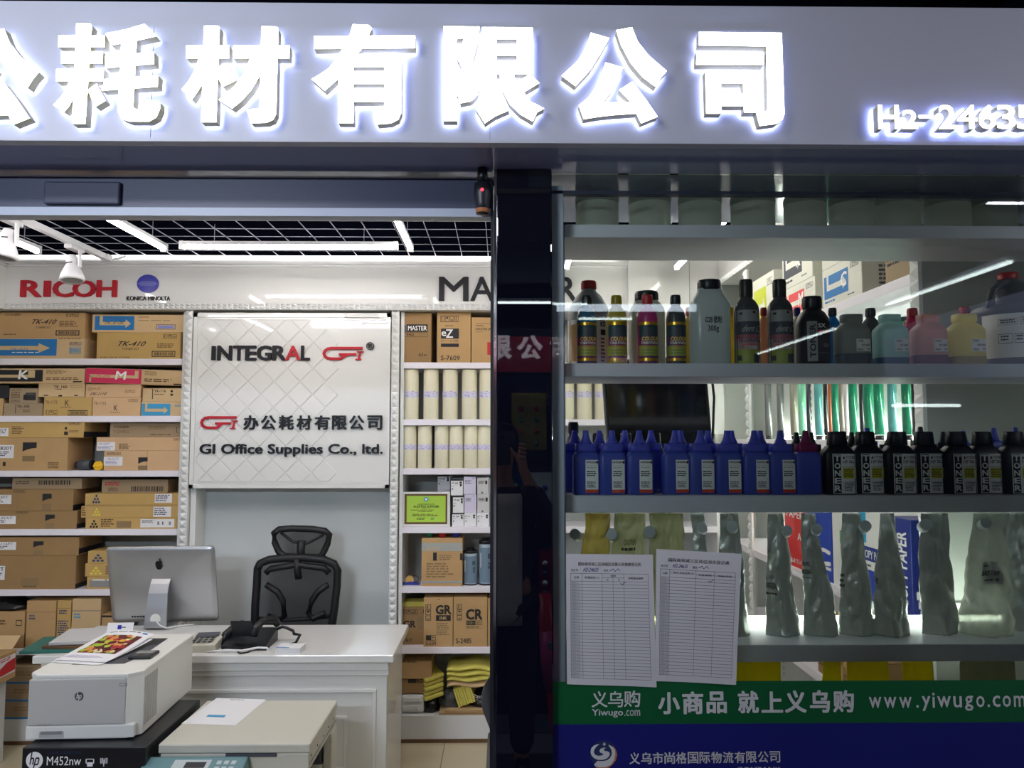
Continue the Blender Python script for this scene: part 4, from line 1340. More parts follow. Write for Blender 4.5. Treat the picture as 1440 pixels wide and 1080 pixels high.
# heap on the plinth
zb = ZPR
z = carton(560, 596, 962.5, 984, zb + .105, 'brown carton printed upside down, in the heap under the shelves', group=G2, m='card_dark', depth=.2, D=YB + .06, prints=[('r', .38, .05, .7, .3, 'ink'), ('t', 'RG', .72, .06, .94, .3, 'ink', .03)])
z = carton(556, 607, 937, 962, z + .0005, 'brown carton lying above the upside-down one, with a curved fold', group=G2, m='card', depth=.2, D=YB + .05, prints=[('g', .2, .02, .6, .12, 1, 'ink')])
p = P(581, 1000, YB + .05)
t = root('foam_insert', (p.x, YB + .05, zb + .0005), 'white moulded foam packing piece in the heap', 'packing')
mb = MB()
mb.box(-.07, .06, 0, .16, 0, .1, 'white_paint', bev=.012)
mb.box(-.06, .03, -.012, .0, .02, .045, 'white_paint', bev=.004)
mb.box(-.06, .045, -.012, .0, .065, .09, 'white_paint', bev=.004)
mb.build('block', t)


def heap(x, y, sx, sy, sz, m, label, name, cat, z=None, D=None, seed=0, amp=.02):
    D = D or YB + .05
    p = P(x, y, D)
    mb = MB()
    rr = []
    for k in range(9):
        a = k / 8
        s = math.sqrt(max(.02, 1 - (a * .97) ** 2.2))
        r = sring(sx * s, sy * s, a * sz, 30, 2.4)
        for v in r:
            v += noise.noise_vector(v * 26 + V((seed, seed * 3, 0))) * amp
            v.z = max(v.z, 0)
        rr.append(r)
    mb.loft(rr, m)
    return tag(mb.build(name, loc=(p.x, D + sy, (zb if z is None else z) + .0005)), label, cat)


heap(604, 1005, .055, .06, .085, 'black_bag', 'crumpled black plastic bag between foam and cardboard', 'plastic_bag', 'bag', seed=3)
mat('grey_film', '#55575a', .2, alpha=.8, bump=.5, bscale=25)
heap(634, 1000, .055, .05, .09, 'grey_film', 'crumpled clear grey plastic wrap under the yellow pads', 'plastic_wrap', 'plastic wrap', seed=8, z=zb + .03)
o = heap(684, 1000, .09, .06, .095, 'black_bag', 'black plastic bag with a silver printed chain line beside the chair', 'plastic_bag', 'bag', seed=5, z=zb + .03)
mb = MB()
for k in range(12):
    x = -.07 + k * .012
    mb.tube([(x + .008 * math.cos(a), -.063 - .006 * math.sin(k), .068 + .006 * math.sin(a) - .01 * math.sin(k * .5)) for a in [q * math.pi / 4 for q in range(9)]], .0012, 'white_print', seg=5)
mb.build('printed_chain', o)
p = P(660, 1006, YB + .02)
for k in range(2):
    mb = MB()
    mb.box(-.17 + k * .03, .17 + k * .04, 0, .2, 0, .006, 'card')
    mb.box(-.17 + k * .03, .17 + k * .04, 0.0, .2, .0085, .0145, 'card_light')
    for q in range(40):
        x = -.168 + k * .03 + q * .0086
        mb.box(x, x + .003, .001, .19, .006, .0085, 'card_dark')
    tag(mb.build('cardboard_sheet', loc=(p.x, YB + .025 - k * .008, zb + .0005 + k * .0152)), 'flattened brown cardboard sheet on the plinth, %s of two' % ('under', 'upper')[k], 'cardboard')
zq = zb + .036


def pad_bundle(x0, y0, n, L, hgt, tilt, label, rz=0.0, z=None, lean=0.0):
    p = P(x0, y0, YB + .03)
    t = root('pad_bundle', (p.x, YB + .03, z), label, 'paper pads', 'bundles of yellow pads', rz)
    for k in range(n):
        M = Matrix.Rotation(lean, 4, 'Y') @ Matrix.Translation((k * .0125, (k % 3) * .004, 0))
        MB().box(0, .0115, 0, .16, 0, hgt, 'yellow_paper', bev=.002, M=M).build('pad', t)
    return t


pad_bundle(645, 1001, 8, .1, .105, 0, 'leaning row of yellow pads beside the black bag', z=zq, lean=-.32)
p = P(598, 988, YB + .04)
t = root('envelope_bundle', (p.x, YB + .035, zq + .03), 'fanned thick bundle of yellow envelopes next to the brown cartons', 'envelopes', None, .35)
for k in range(5):
    M = Matrix.Translation((0, 0, k * .026)) @ Matrix.Rotation(-.22, 4, 'Y')
    MB().box(0, .115, (k % 2) * .008, .2, 0, .022, 'yellow_paper', bev=.006, M=M).build('envelope', t)
p = P(662, 973, YB + .04)
t = root('folded_bags', (p.x, YB + .03, zq + .11), 'thick folded pile of yellow packing bags', 'packing bags')
for k in range(4):
    mb = MB()
    rr = []
    for i in range(13):
        x = -.135 + i * .0225
        dz = .006 * math.sin(i * .7 + k) + (.0 if i < 11 else -.004 * (i - 10))
        e = .5 if i in (0, 12) else 1
        rr.append([V((x, y, k * .03 + z * e + dz)) for y, z in ((0, .006), (-.012, .014), (0, .026), (.1, .028), (.22, .026), (.22, .003), (.1, .001))])
    mb.loft(rr, 'yellow_paper' if k % 2 else 'card_light' if k == 0 else 'yellow_paper')
    mb.build('bag', t)

# chair edge seen by the pillar
mat('chair_shell', '#4b4c50', .45)
YC = 3.2
p = P(682, 970, YC)
t = root('visitor_chair', (.16, YC + .1, 0), 'dark grey shell chair half hidden behind the black pillar', 'chair')
rr = []
for k in range(13):
    a = k / 12
    z = .42 + .36 * a
    wdt = .245 * (1 - .55 * max(0, a - .55) ** 2 / .2) * (.72 + .28 * min(1, a * 2.2))
    r = []
    for i in range(15):
        u = -1 + i / 7
        r.append(V((wdt * u, -.05 + .16 * (1 - u * u) ** .5 * 1.0 + .05 * a, z - .02 * u * u * (a > .9))))
    r2 = [v + V((0, .014, 0)) for v in reversed(r)]
    rr.append(r + r2)
MB().loft(rr, 'chair_shell').build('backrest', t)
MB().box(-.22, .22, -.32, .1, .41, .44, 'chair_shell', bev=.012).build('seat', t)
for sx in (-1, 1):
    for sy in (-.28, .1):
        MB().cyl((sx * .16, sy * .8 - .02, .41), (sx * .21, sy, 0), .012, 'dark_plastic').build('leg', t)

# ------------------------------------------------------------------ desk
DZ = .72
DX0, DX1, DF, DB = onz(32, 929, DZ).x, onz(553, 921.5, DZ).x, onz(420, 921.5, DZ).y, onz(450, 878.5, DZ).y
t = root('reception_desk', ((DX0 + DX1) / 2, DF, 0), 'white glossy reception desk with moulded front panels', 'desk')
w = (DX1 - DX0) / 2
MB().box(-w, w, 0, DB - DF, DZ - .035, DZ, 'white_gloss', bev=.004).build('tabletop', t)
mb = MB()
mb.box(-w + .04, w - .035, .04, .06, 0, DZ - .0355, 'white_gloss')
for z0, z1, y in ((DZ - .075, DZ - .036, .018), (DZ - .1, DZ - .076, .028)):
    mb.box(-w + .03, w - .025, y, .04, z0, z1, 'white_gloss', bev=.004)
# moulded rectangles
for a, b in ((-w + .09, w - .08),):
    for q, d in (((a, b, .08, DZ - .16), .012), ((a + .13, b - .13, .2, DZ - .28), .007)):
        x0, x1, z0, z1 = q
        for r in ((x0, x1, z1 - .016, z1), (x0, x1, z0, z0 + .016), (x0, x0 + .016, z0 + .0161, z1 - .0161), (x1 - .016, x1, z0 + .0161, z1 - .0161)):
            mb.box(r[0], r[1], .04 - d, .04, r[2], r[3], 'white_gloss', bev=.003)
mb.box(-w + .03, w - .025, .028, .04, 0, .06, 'white_gloss', bev=.003)
mb.build('front_panel', t)
for s in (-1, 1):
    MB().box(s * (w - .05) - .018, s * (w - .05) + .018, .0605, DB - DF - .02, 0, DZ - .0355, 'white_gloss').build('side_panel', t)
MB().box(-.2, .55, .3, .52, .12, DZ - .036, 'white_paint').build('drawer_unit', t)

# all-in-one computer seen from behind
CY = onz(213, 886, DZ).y + .085
cx = (P(150, 820, CY).x + P(309, 820, CY).x) / 2
t = root('desktop_computer', (cx, CY, DZ), 'silver all-in-one computer seen from behind on the white desk', 'computer', None, .04)
LEAN = Matrix.Translation((0, 0.045, .010)) @ Matrix.Rotation(.25, 4, 'X')
sw, sh = .274, .418
rr = []
for yy, k, q in ((.012, 1, .0), (.005, 1.0, 0), (.002, .994, 0), (-.002, .9, 0), (-.006, .7, 0), (-.009, .45, 0), (-.011, .2, 0)):
    rr.append([v for v in [V((x * k, yy, sh / 2 + z * k)) for x, z in [(sw * math.copysign(abs(math.cos(a)) ** .07, math.cos(a)), sh / 2 * math.copysign(abs(math.sin(a)) ** .07, math.sin(a))) for a in [2 * math.pi * i / 96 for i in range(96)]]]])
MB().loft([list(reversed(r)) for r in rr], 'aluminium', M=LEAN).build('back_shell', t)
shell = [c for c in t.children][-1]
f0 = front(-.26, .26, 0, sh, -.0114)
fl = lambda u, v, l: LEAN @ f0(u, v, l)
ap = [(.5, .3), (.53, .0 + .28), (.58, .262), (.66, .268), (.735, .3), (.69, .36), (.665, .45), (.69, .56), (.76, .62), (.72, .76), (.64, .9), (.57, .945), (.5, .92), (.43, .945), (.35, .9), (.27, .77), (.23, .6), (.225, .45), (.27, .33), (.35, .27), (.43, .272)]
LW = 16 / 157.0
lf = lambda u, v, l: fl(.5 - LW * .0 + (u - .5) * LW * 1.25 - .01, .21 + (v - .5) * .165, l)
mb = MB()
mb.plate(lf, ap, [tuple(range(len(ap)))], 0.0, .004, 'black_letter', 'black_letter', 'black_letter')
lfv = [(.5, .25), (.505, .17), (.55, .09), (.62, .055), (.615, .13), (.58, .21)]
mb.plate(lf, lfv, [tuple(range(len(lfv)))], 0.0, .004, 'black_letter', 'black_letter', 'black_letter')
mb.build('emblem', t)
mb = MB()
rr = []
for y, z, hw, th in ((-.02, .255, .047, .008), (-.045, .225, .047, .008), (-.066, .18, .048, .008), (-.078, .11, .051, .008), (-.088, .04, .055, .008), (-.09, .010, .057, .006), (-.06, .001, .057, .006), (.0, 0.0, .057, .006), (.1, 0.0, .057, .006)):
    rr.append([V((-hw, y, z)), V((hw, y, z)), V((hw, y + (th if z > .02 else 0), z + (th if z <= .02 else 0) + .004)), V((-hw, y + (th if z > .02 else 0), z + (th if z <= .02 else 0) + .004))])
mb.loft(rr, 'aluminium', smooth=False)
stnd = mb.build('stand', t)
mb = MB()
fh = front(-.026, .026, .026, .082, -.0915)
mb.add([fh(.5 + .5 * math.cos(a * math.pi / 12), .5 - .5 * math.sin(a * math.pi / 12), .0) + V((0, .004, 0)) for a in range(24)], [tuple(range(24))], 'printer_white')
mb.build('cable_hole', stnd)
MB().tube([(.005, -.092, .05), (.03, -.11, .03), (.06, -.10, .012), (.1, -.02, .006), (.16, .0, .006)], .0035, 'white_paint').build('power_cable', t)
mb = MB()
for k in range(6):
    mb.box(-.17 + k * .014, -.16 + k * .014, -.006, -.003, .03, .037, 'black_print', M=LEAN)
mb.build('socket_row', shell)

# office chair behind the desk
t = root('office_chair', (P(417, 800, 4.33).x, 4.41, 0), 'black mesh office chair with headrest behind the desk', 'chair')


def px_local(pts, Y, o):
    return [V((P(a, b, Y).x - o.x, Y - o.y, P(a, b, Y).z)) for a, b in pts]


O = V(t.location)
hr = [(385, 750), (392, 744.5), (410, 743), (440, 744), (457, 746.5), (463.5, 752), (461, 764), (456, 775), (452, 782), (446, 784), (420, 783), (400, 782), (392, 776), (386, 762)]
fr = px_local(hr, 4.33, O)
hf = MB().tube(fr + fr[:2], .018, 'chair_black', seg=8).build('headrest_frame', t)
mb = MB()
mb.add(fr, [tuple(range(len(fr)))], 'chair_mesh')
mb.build('headrest_mesh', hf)
mb = MB()
mb.tube(px_local([(395, 749), (412, 762), (432, 764), (455, 752)], 4.33, O), .008, 'chair_black')
mb.tube(px_local([(424, 760), (423, 775), (424, 785)], 4.33, O), .022, 'chair_black')
mb.build('headrest_brace', hf)
bk = [(362, 800), (366, 792), (378, 787), (400, 784.5), (430, 784), (456, 787), (470, 793), (475, 802), (474, 825), (471, 850), (467, 880), (464, 905), (440, 918), (390, 918), (360, 905), (358, 880), (359, 850), (361, 825)]
br = px_local(bk, 4.32, O)
bf = MB().tube(br + br[:2], .022, 'chair_black', seg=8).build('backrest_frame', t)
mb = MB()
mb.add(br, [tuple(range(len(br)))], 'chair_mesh')
mb.build('backrest_mesh', bf)
mb = MB()
for s in ([(374, 806), (380, 800), (417, 794), (456, 799), (463, 806)], [(374, 822), (390, 832), (398, 845), (400, 866), (392, 872), (376, 866)], [(461, 822), (447, 832), (438, 845), (434, 862), (440, 870), (457, 862)]):
    mb.tube(px_local(s, 4.315, O), .017, 'chair_black')
mb.tube(px_local([(417, 786), (418, 800), (420, 814)], 4.315, O), .02, 'chair_black')
mb.tube(px_local([(362, 870), (400, 872), (434, 870), (467, 866)], 4.33, O), .012, 'chair_black')
mb.build('lumbar_brace', bf)
MB().box(-.24, .24, -.25, -.03, .44, .51, 'chair_black', bev=.02).build('seat', t)
MB().tube([(0, .03, .62), (0, .02, .5), (0, -.06, .45)], .025, 'chair_black').build('back_post', t)
MB().cyl((0, -.1, .44), (0, -.1, .08), .025, 'dark_plastic').build('gas_lift', t)
for k in range(5):
    a = k * 2 * math.pi / 5
    q = V((.22 * math.cos(a), -.1 + .15 * math.sin(a), .05))
    ba = MB().tube([(0, -.1, .085), q], [.02, .014], 'chair_black').build('base_arm', t)
    MB().cyl(q + V((-.012, 0, -.024)), q + V((.012, 0, -.024)), .0255, 'black_plastic').build('caster', ba)

# things on the desk
p = P(342, 905, 3.60)
t = root('desk_phone', onz(337, 915, DZ), 'black desk telephone with its handset across it on the white desk', 'telephone')
mb = MB()
mb.loft([[V((-.085, 0, 0)), V((.12, 0, 0)), V((.12, .19, 0)), V((-.085, .19, 0))], [V((-.085, 0, .02)), V((.12, 0, .02)), V((.12, .19, .06)), V((-.085, .19, .06))]], 'black_plastic', smooth=False)
mb.build('base', t)
MB().box(-.05, .05, .07, .075, .02, .11, 'dark_plastic', bev=.004, M=Matrix.Rotation(.5, 4, 'X')).build('display', t)
MB().tube([(.045, .04, .055), (.05, .055, .085), (.07, .1, .108), (.11, .145, .108), (.125, .17, .08)], [.02, .022, .016, .022, .018], 'black_plastic', seg=10).build('handset', t)
MB().tube([(-.11, .07, .006), (-.095, .09, .05), (-.06, .13, .085), (-.04, .16, .088)], [.02, .02, .018, .014], 'black_plastic', seg=10).build('side_handset', t)
MB().tube([(.12 + .025 * k + .004 * math.sin(k * 9), .17 - .012 * k * (k > 3), .055 + .012 * math.sin(k * 1.3)) for k in range(5)] + [(.245, .12, .04), (.235, .08, .012), (.2, .06, .008)], .007, 'black_plastic', seg=8).build('coiled_cord', t)
MB().tube([(-.14, -.03, .004), (-.05, -.035, .012), (.02, -.03, .008), (.09, -.025, .02), (.125, .0, .012), (.135, -.01, .004)], .005, 'white_paint').build('white_cable', t)
MB().tube([(0, .0, .004), (.005, -.04, .004), (.025, -.06, .004), (.05, -.04, .004), (.06, .0, .004)], .0035, 'black_plastic').build('line_cord', t)

p = P(278, 917, 3.42)
t = root('card_terminal', onz(279, 918, DZ), 'low grey-beige keypad terminal beside the printer on the desk', 'terminal')
mb = MB()
mb.loft([[V((-.075, 0, 0)), V((.075, 0, 0)), V((.07, .15, 0)), V((-.07, .15, 0))], [V((-.075, 0, .028)), V((.075, 0, .034)), V((.07, .15, .055)), V((-.07, .15, .055))]], 'copier_beige', smooth=False)
mb.build('body', t)
up = lambda u, v, l: V((-.065 + .13 * u, .14 - .125 * v, .0545 - .0235 * v + l + .002 * u * 2))
mb = MB()
mb.rect(up, .1, .05, .9, .4, 'grey_plastic', lift=.004)
for i in range(4):
    for j in range(3):
        mb.rect(up, .12 + i * .2, .48 + j * .16, .27 + i * .2, .59 + j * .16, 'dark_plastic', lift=.004)
mb.build('keypad', t)

p = P(405, 915, 3.50)
mb = MB()
for k in range(9):
    M = Matrix.Translation((k % 3 * .0006, (k * 7 % 4) * .0008, k * .0028))
    mb.box(-.056, .056, 0, .085, 0, .0025, 'paper_white', M=M)
up = flat((-.056, .0865, .0252), (1, 0, 0), .112, (0, -1, 0), .085)
mb.rect(up, 0, .82, .3, 1, 'pale_stripe')
mb.rect(up, .3, .86, .55, 1, 'cyan_print')
mb.rect(up, .4, .35, .62, .38, 'form_line')
tag(mb.build('business_cards', loc=onz(404, 919.5, DZ + .0003), rot=(0, 0, -.06)), 'small stack of white cards with a blue corner on the desk', 'cards')

# leaflet holder with blue cards
t = root('card_holder', (P(168, 890, 3.74).x, 3.72, DZ), 'clear slanted holder of white and blue cards by the silver computer', 'card holder', None, .05)
M = Matrix.Rotation(-.35, 4, 'X')
MB().box(-.06, .06, 0, .004, .01, .105, 'paper_white', M=M).build('card', t)
f0 = front(-.06, .06, .01, .105, -.0)
fl2 = lambda u, v, l: M @ f0(u, v, l)
mb = MB()
mb.rect(fl2, 0, .58, 1, 1, 'blue_print')
mb.rect(fl2, .4, .12, .55, .32, 'blue_letter')
decorate(mb, fl2, [('g', .56, .2, .72, .3, 1, 'ink'), ('g', .2, .72, .7, .82, 1, 'white_print')])
mb.build('card_print', t)
MB().box(-.065, .065, -.035, .05, 0, .008, 'printer_grey').build('base', t)

# papers and green folder on the desk end
px_, py_ = onz(70, 921, DZ).x, onz(70, 921, DZ).y + .03
for k, (m, lab, nm, dx, dz, sx, rz) in enumerate((('green_folder', 'teal-green folder under papers at the desk end', 'folder', -.02, 0, .13, .1), ('ink_brown', 'dark brown bundle of sheets on the teal folder', 'paper_bundle', .06, .012, .12, -.05), ('paper', 'loose white sheets topping the pile at the desk end', 'paper_sheets', .1, .03, .14, .12))):
    mat('green_folder', '#2f6b62', .5)
    mb = MB()
    for q in range(3):
        mb.box(-sx, sx, -.06, .2, q * .005, q * .005 + .0045, m, M=Matrix.Rotation(q * .03, 4, 'Z'))
    tag(mb.build(nm, loc=(px_ + dx, py_ + k * .02 + .05, DZ + .0005 + dz), rot=(0, 0, rz)), lab, 'papers')

# ------------------------------------------------------------------ printer, its carton, the copier
ZBX = P(100, 1041, 2.855).z
t = root('printer_carton', ((P(31, 1060, 2.79).x + P(204.5, 1060, 2.79).x) / 2, 2.79, 0), 'tall black printed carton carrying the white laser printer', 'box')
w = (P(204.5, 1060, 2.79).x - P(31, 1060, 2.79).x) / 2
mb = MB()
mb.box(-w, w, 0, .49, 0, ZBX, 'black_box', bev=.003)
f = front(-w, w, 0, ZBX, 0)
zv = lambda y: (ZBX - P(100, y, 2.79).z) / ZBX
uv = lambda x: (P(x, 1060, 2.79).x + w - t.location.x) / (2 * w)


def hp_badge(mb, f, u, v, ru, rv, bgm, fgm, sk=.18):
    mb.add([f(u + ru * math.cos(a * math.pi / 14), v - rv * math.sin(a * math.pi / 14), .0008) for a in range(28)], [tuple(range(28))], bgm)
    g = lambda a, b, l: f(u + (a - .5) * 2 * ru * .78, v + (b - .5) * 2 * rv * .98, l + .0006)
    for pts in ([(.3, .0), (.18, .74)], [(.22, .42), (.38, .36), (.45, .42), (.38, .74)]):
        for vs, fs in strokes(None, pts, .09):
            mb.add([g(a, b, .0006) for a, b in vs], fs, fgm)
    for pts in ([(.62, .36), (.44, 1.0)], [(.62, .36), (.82, .36), (.84, .44), (.78, .68), (.7, .74), (.56, .74)]):
        for vs, fs in strokes(None, pts, .09):
            mb.add([g(a, b, .0008) for a, b in vs], fs, fgm)


ru = (uv(61) - uv(37)) / 2
hp_badge(mb, f, uv(49), zv(1069), ru, ru * 2 * w / ZBX, 'paper_white', 'black_print')
decorate(mb, f, [('t', 'M452nw', uv(66.5), zv(1063.5), uv(114.5), zv(1076), 'paper_white', .004), ('t', 'COLOR LASERJET PRO', uv(67), zv(1056.5), uv(114), zv(1061), 'navy_print'),
                 ('o', uv(121), zv(1067), uv(133), zv(1074), 'paper_white', .008, .004), ('r', uv(123), zv(1072), uv(131), zv(1078), 'paper_white'), ('g', uv(120), zv(1081), uv(135), zv(1083), 1, 'printer_grey')])
for k in range(3):
    for s in (-1, 1):
        mb.rect(f, uv(146.5 + s * (1.5 + k * 1.6)) - .002, zv(1066 + 0), uv(146.5 + s * (1.5 + k * 1.6)) + .002, zv(1074), 'paper_white')
mb.rect(f, uv(146), zv(1068), uv(147), zv(1078), 'paper_white')
sd = flat((w, 0, ZBX), (0, 1, 0), .49, (0, 0, -1), ZBX)
hp_badge(mb, sd, .115, .16, .08, .08 * .49 / ZBX, 'printer_grey', 'black_print')
decorate(mb, sd, [('t', 'M452nw', .22, .09, .48, .2, 'printer_mid', .004), ('t', 'COLOR LASERJET PRO', .22, .03, .5, .06, 'navy_print'), ('o', .56, .08, .64, .17, 'printer_mid', .01, .012), ('o', .7, .08, .76, .17, 'printer_mid', .01, .012)])
mb.build('carton_body', t)
t['kind'] = 'thing'
del t['kind']

PF = 2.855
w = (P(193, 1000, PF).x - P(39, 1000, PF).x) / 2
pxc = (P(193, 1000, PF).x + P(39, 1000, PF).x) / 2
t = root('laser_printer', (pxc, PF, ZBX + .0005), 'white laser printer with a colour test page, on a black carton', 'printer', None, .045)
h = P(100, 948, PF).z - ZBX
DP = .562
hb = P(100, 1020, PF).z - ZBX
mb = MB()
rr = [[V((x, y, z)) for x, y in ((-w, .03), (-w + .03, .004), (w - .04, 0), (w, .04), (w, DP - .02), (w - .02, DP), (-w + .02, DP), (-w, DP - .02))] for z in (.004, h - .012)]
mb.loft(rr, 'printer_white', smooth=False)
mb.build('body', t)
mb = MB()
rr = [[V((x * k, DP / 2 + (y - DP / 2) * k, z)) for x, y in ((-w - .002, .03), (-w + .03, .0), (w - .04, -.004), (w + .002, .04), (w + .002, DP - .02), (w - .02, DP), (-w + .02, DP), (-w, DP - .02))] for z, k in ((h - .0118, 1), (h - .003, 1), (h, .99))]
mb.loft(rr, 'printer_white', smooth=False)
tcov = mb.build('top_cover', t)
mb = MB()
mb.box(-w + .008, w - .045, -.006, .003, hb + .003, h - .016, 'printer_grey', bev=.003)
f = front(-w, w, 0, h, -.006)
ru = .018 / (w)
hp_badge(mb, f, .472, .33, .040, .040 * 2 * w / h, 'grey_plastic', 'printer_white')
decorate(mb, f, [('o', .83, .14, .9, .19, 'printer_mid', .006, .01), ('r', .875, .16, .885, .175, 'printer_mid'), ('g', .12, .735, .28, .75, 1, 'printer_mid')])
mb.build('front_door', t)
mb = MB()
mb.box(-w + .002, w - .012, -.004, .02, .006, hb, 'printer_white', bev=.004)
mb.box(-w + .05, -w + .135, -.0055, -.003, .012, hb * .62, 'printer_grey')
mb.box(-w + .055, -w + .13, -.0065, -.004, hb * .45, hb * .66, 'printer_mid')
mb.build('paper_tray', t)
mb = MB()
for k in range(11):
    mb.box(w - .0005, w + .0012, .05 + k * .011, .055 + k * .011, .03, h - .03, 'printer_grey')
mb.build('side_vent', t)
mb = MB()
up = flat((-w, DP, h), (1, 0, 0), 2 * w, (0, -1, 0), DP)
mb.add([up(a, b, .001) for a, b in ((.24, .3), (.79, .3), (.79, .62), (.73, .79), (.3, .79), (.24, .79))], [(5, 4, 3, 2, 1, 0)], 'grey_plastic')
mb.rect(up, .3, .14, .79, .32, 'black_plastic', lift=.0015)
mb.build('output_tray', t)
mb = MB()
mb.box(w - .115, w - .03, .17, .26, h + .0003, h + .012, 'black_plastic', bev=.003, M=Matrix.Translation((0, 0, 0)))
up2 = flat((w - .115, .26, h + .012), (1, 0, 0), .085, (0, -1, 0), .09)
mb.rect(up2, .1, .08, .9, .52, 'printer_mid')
mb.rect(up2, .1, .62, .45, .9, 'grey_plastic')
mb.rect(up2, .55, .62, .9, .9, 'grey_plastic')
mb.build('control_panel', tcov)

# printed pages on the printer
def page(name, loc, rz, W, Lh, lift_back, items, label, cat, n=8, curl=.01, m='paper_white', blot=None):
    mb = MB()
    def fn(u, v, l):
        return V((-W / 2 + u * W, Lh * (1 - v), lift_back * (1 - v) ** 1.6 + curl * math.sin(math.pi * u) * (1 - v) + l + .0004))
    mb.rect(fn, 0, 0, 1, 1, m, lift=0.0, nu=n, nv=n)
    mb.rect(lambda u, v, l: fn(1 - u, v, -.0004), 0, 0, 1, 1, m, lift=0.0, nu=n, nv=n)
    decorate(mb, fn, items)
    if blot:
        blot(mb, fn)
    return tag(mb.build(name, loc=loc, rot=(0, 0, rz)), label, cat)


def fruit(mb, fn):
    r = random.Random(4)
    cols = ['fr_red', 'fr_yellow', 'fr_green', 'fr_wine', 'fr_orange', 'fr_cream']
    for n, c in zip(cols, ('#a3252c', '#dcae2c', '#a9bd3a', '#5c1c22', '#d98a4e', '#e8d9b0')):
        mat(n, c, .6)
    mb.rect(fn, .12, .14, .88, .72, 'fr_wine', lift=.0006, nu=4, nv=6)
    for k in range(80):
        u, v, q = r.uniform(.17, .83), r.uniform(.17, .69), r.uniform(.03, .075)
        q = min(q, u - .12, .88 - u, (v - .14) * 1.4, (.72 - v) * 1.4)
        mb.add([fn(u + q * math.cos(a * math.pi / 6) * 1.1, v + q * .75 * math.sin(a * math.pi / 6), .0009 + k * .00003) for a in range(12)], [tuple(reversed(range(12)))], r.choice(cols))


zt = ZBX + .0005 + h
page('printed_page', (pxc - .09, PF + .14, zt + .006), -.16, .215, .30, .03, [('g', .1, .03, .75, .06, 1, 'ink'), ('r', .8, .03, .9, .07, 'blue_print'), ('g', .1, .8, .8, .9, 4, 'roll_tape')],
     'colour test page of mixed fruit lying on the printer', 'printed page', blot=fruit)
page('blank_page', (pxc - .10, PF + .12, zt + .002), -.22, .215, .30, .02, [], 'blank white page under the fruit test page', 'paper sheet')

# copier
CZ = .606
CF, CBK, cx0, cx1 = onz(330, 1046, CZ).y, onz(400, 984.5, CZ).y, onz(223, 1046, CZ).x, onz(436, 1046, CZ).x
t = root('copier', ((cx0 + cx1) / 2, CF, 0), 'beige photocopier with a teal control panel in front of the desk', 'copier')
w = (cx1 - cx0) / 2
d = CBK - CF
MB().box(-w, w, 0, d, CZ - .034, CZ, 'copier_beige', bev=.006).build('lid', t)
mb = MB()
mb.box(-w + .006, w - .006, .006, d, CZ - .1, CZ - .036, 'copier_beige', bev=.004)
mb.box(-.03, .15, .0, .006, CZ - .046, CZ - .0345, 'grey_plastic')
mb.build('scanner_bed', t)
mb = MB()
mb.box(-w, w - .035, .05, d - .02, .02, CZ - .22, 'copier_beige', bev=.006)
mb.box(-w, -w + .07, .06, d - .02, CZ - .2199, CZ - .1005, 'copier_beige')
mb.box(-w, w - .04, d - .1, d - .02, CZ - .2199, CZ - .1005, 'grey_plastic')
mb.build('body', t)
MB().box(w - .034, w, d - .1, d, .02, CZ - .1005, 'copier_beige', bev=.004).build('rear_column', t)
mb = MB()
mb.box(w - .0055, w - .003, .01, d - .01, CZ - .08, CZ - .076, 'printer_mid')
for k in range(5):
    mb.box(w - .0058, w - .003, .04 + k * .09, .046 + k * .09, CZ - .06, CZ - .054, 'printer_mid')
mb.build('lid_seam', t)
MC = Matrix.Translation((0, 0, CZ - .038)) @ Matrix.Rotation(.28, 4, 'X')
mb = MB()
mb.box(-w - .035, .055, -.16, -.004, -.06, 0, 'copier_teal', bev=.008, M=MC)
cpan = mb.build('control_panel', t)
fu = flat((-w - .035, -.008, 0), (1, 0, 0), w + .09, (0, -1, 0), .15)
fc = lambda u, v, l: MC @ fu(u, v, l)
mb = MB()
mb.rect(fc, .3, .12, .66, .9, 'copier_light', lift=.0008)
mb.rect(fc, .42, .2, .62, .4, 'dark_plastic', lift=.0012)
for i in range(4):
    for j in range(3):
        mb.rect(fc, .72 + j * .07, .16 + i * .2, .765 + j * .07, .28 + i * .2, 'copier_light', lift=.0015)
for i in range(5):
    mb.rect(fc, .34 + i * .06, .55, .375 + i * .06, .64, 'copier_teal', lift=.0015)
mb.rect(fc, .9, .72, .96, .9, 'green_cap', lift=.0015)
mb.rect(fc, .84, .72, .89, .9, 'red_cap', lift=.0015)
mb.build('keypad', cpan)
page('notice_sheet', (onz(300, 1012, CZ).x, onz(300, 1019, CZ).y, CZ + .0005), -.10, .215, .29, .0, [('g', .3, .05, .7, .08, 1, 'form_line'), ('r', .28, .66, .62, .74, 'cyan_print')], 'white notice sheet with a small blue strip lying on the copier lid', 'paper sheet', n=3, curl=0)

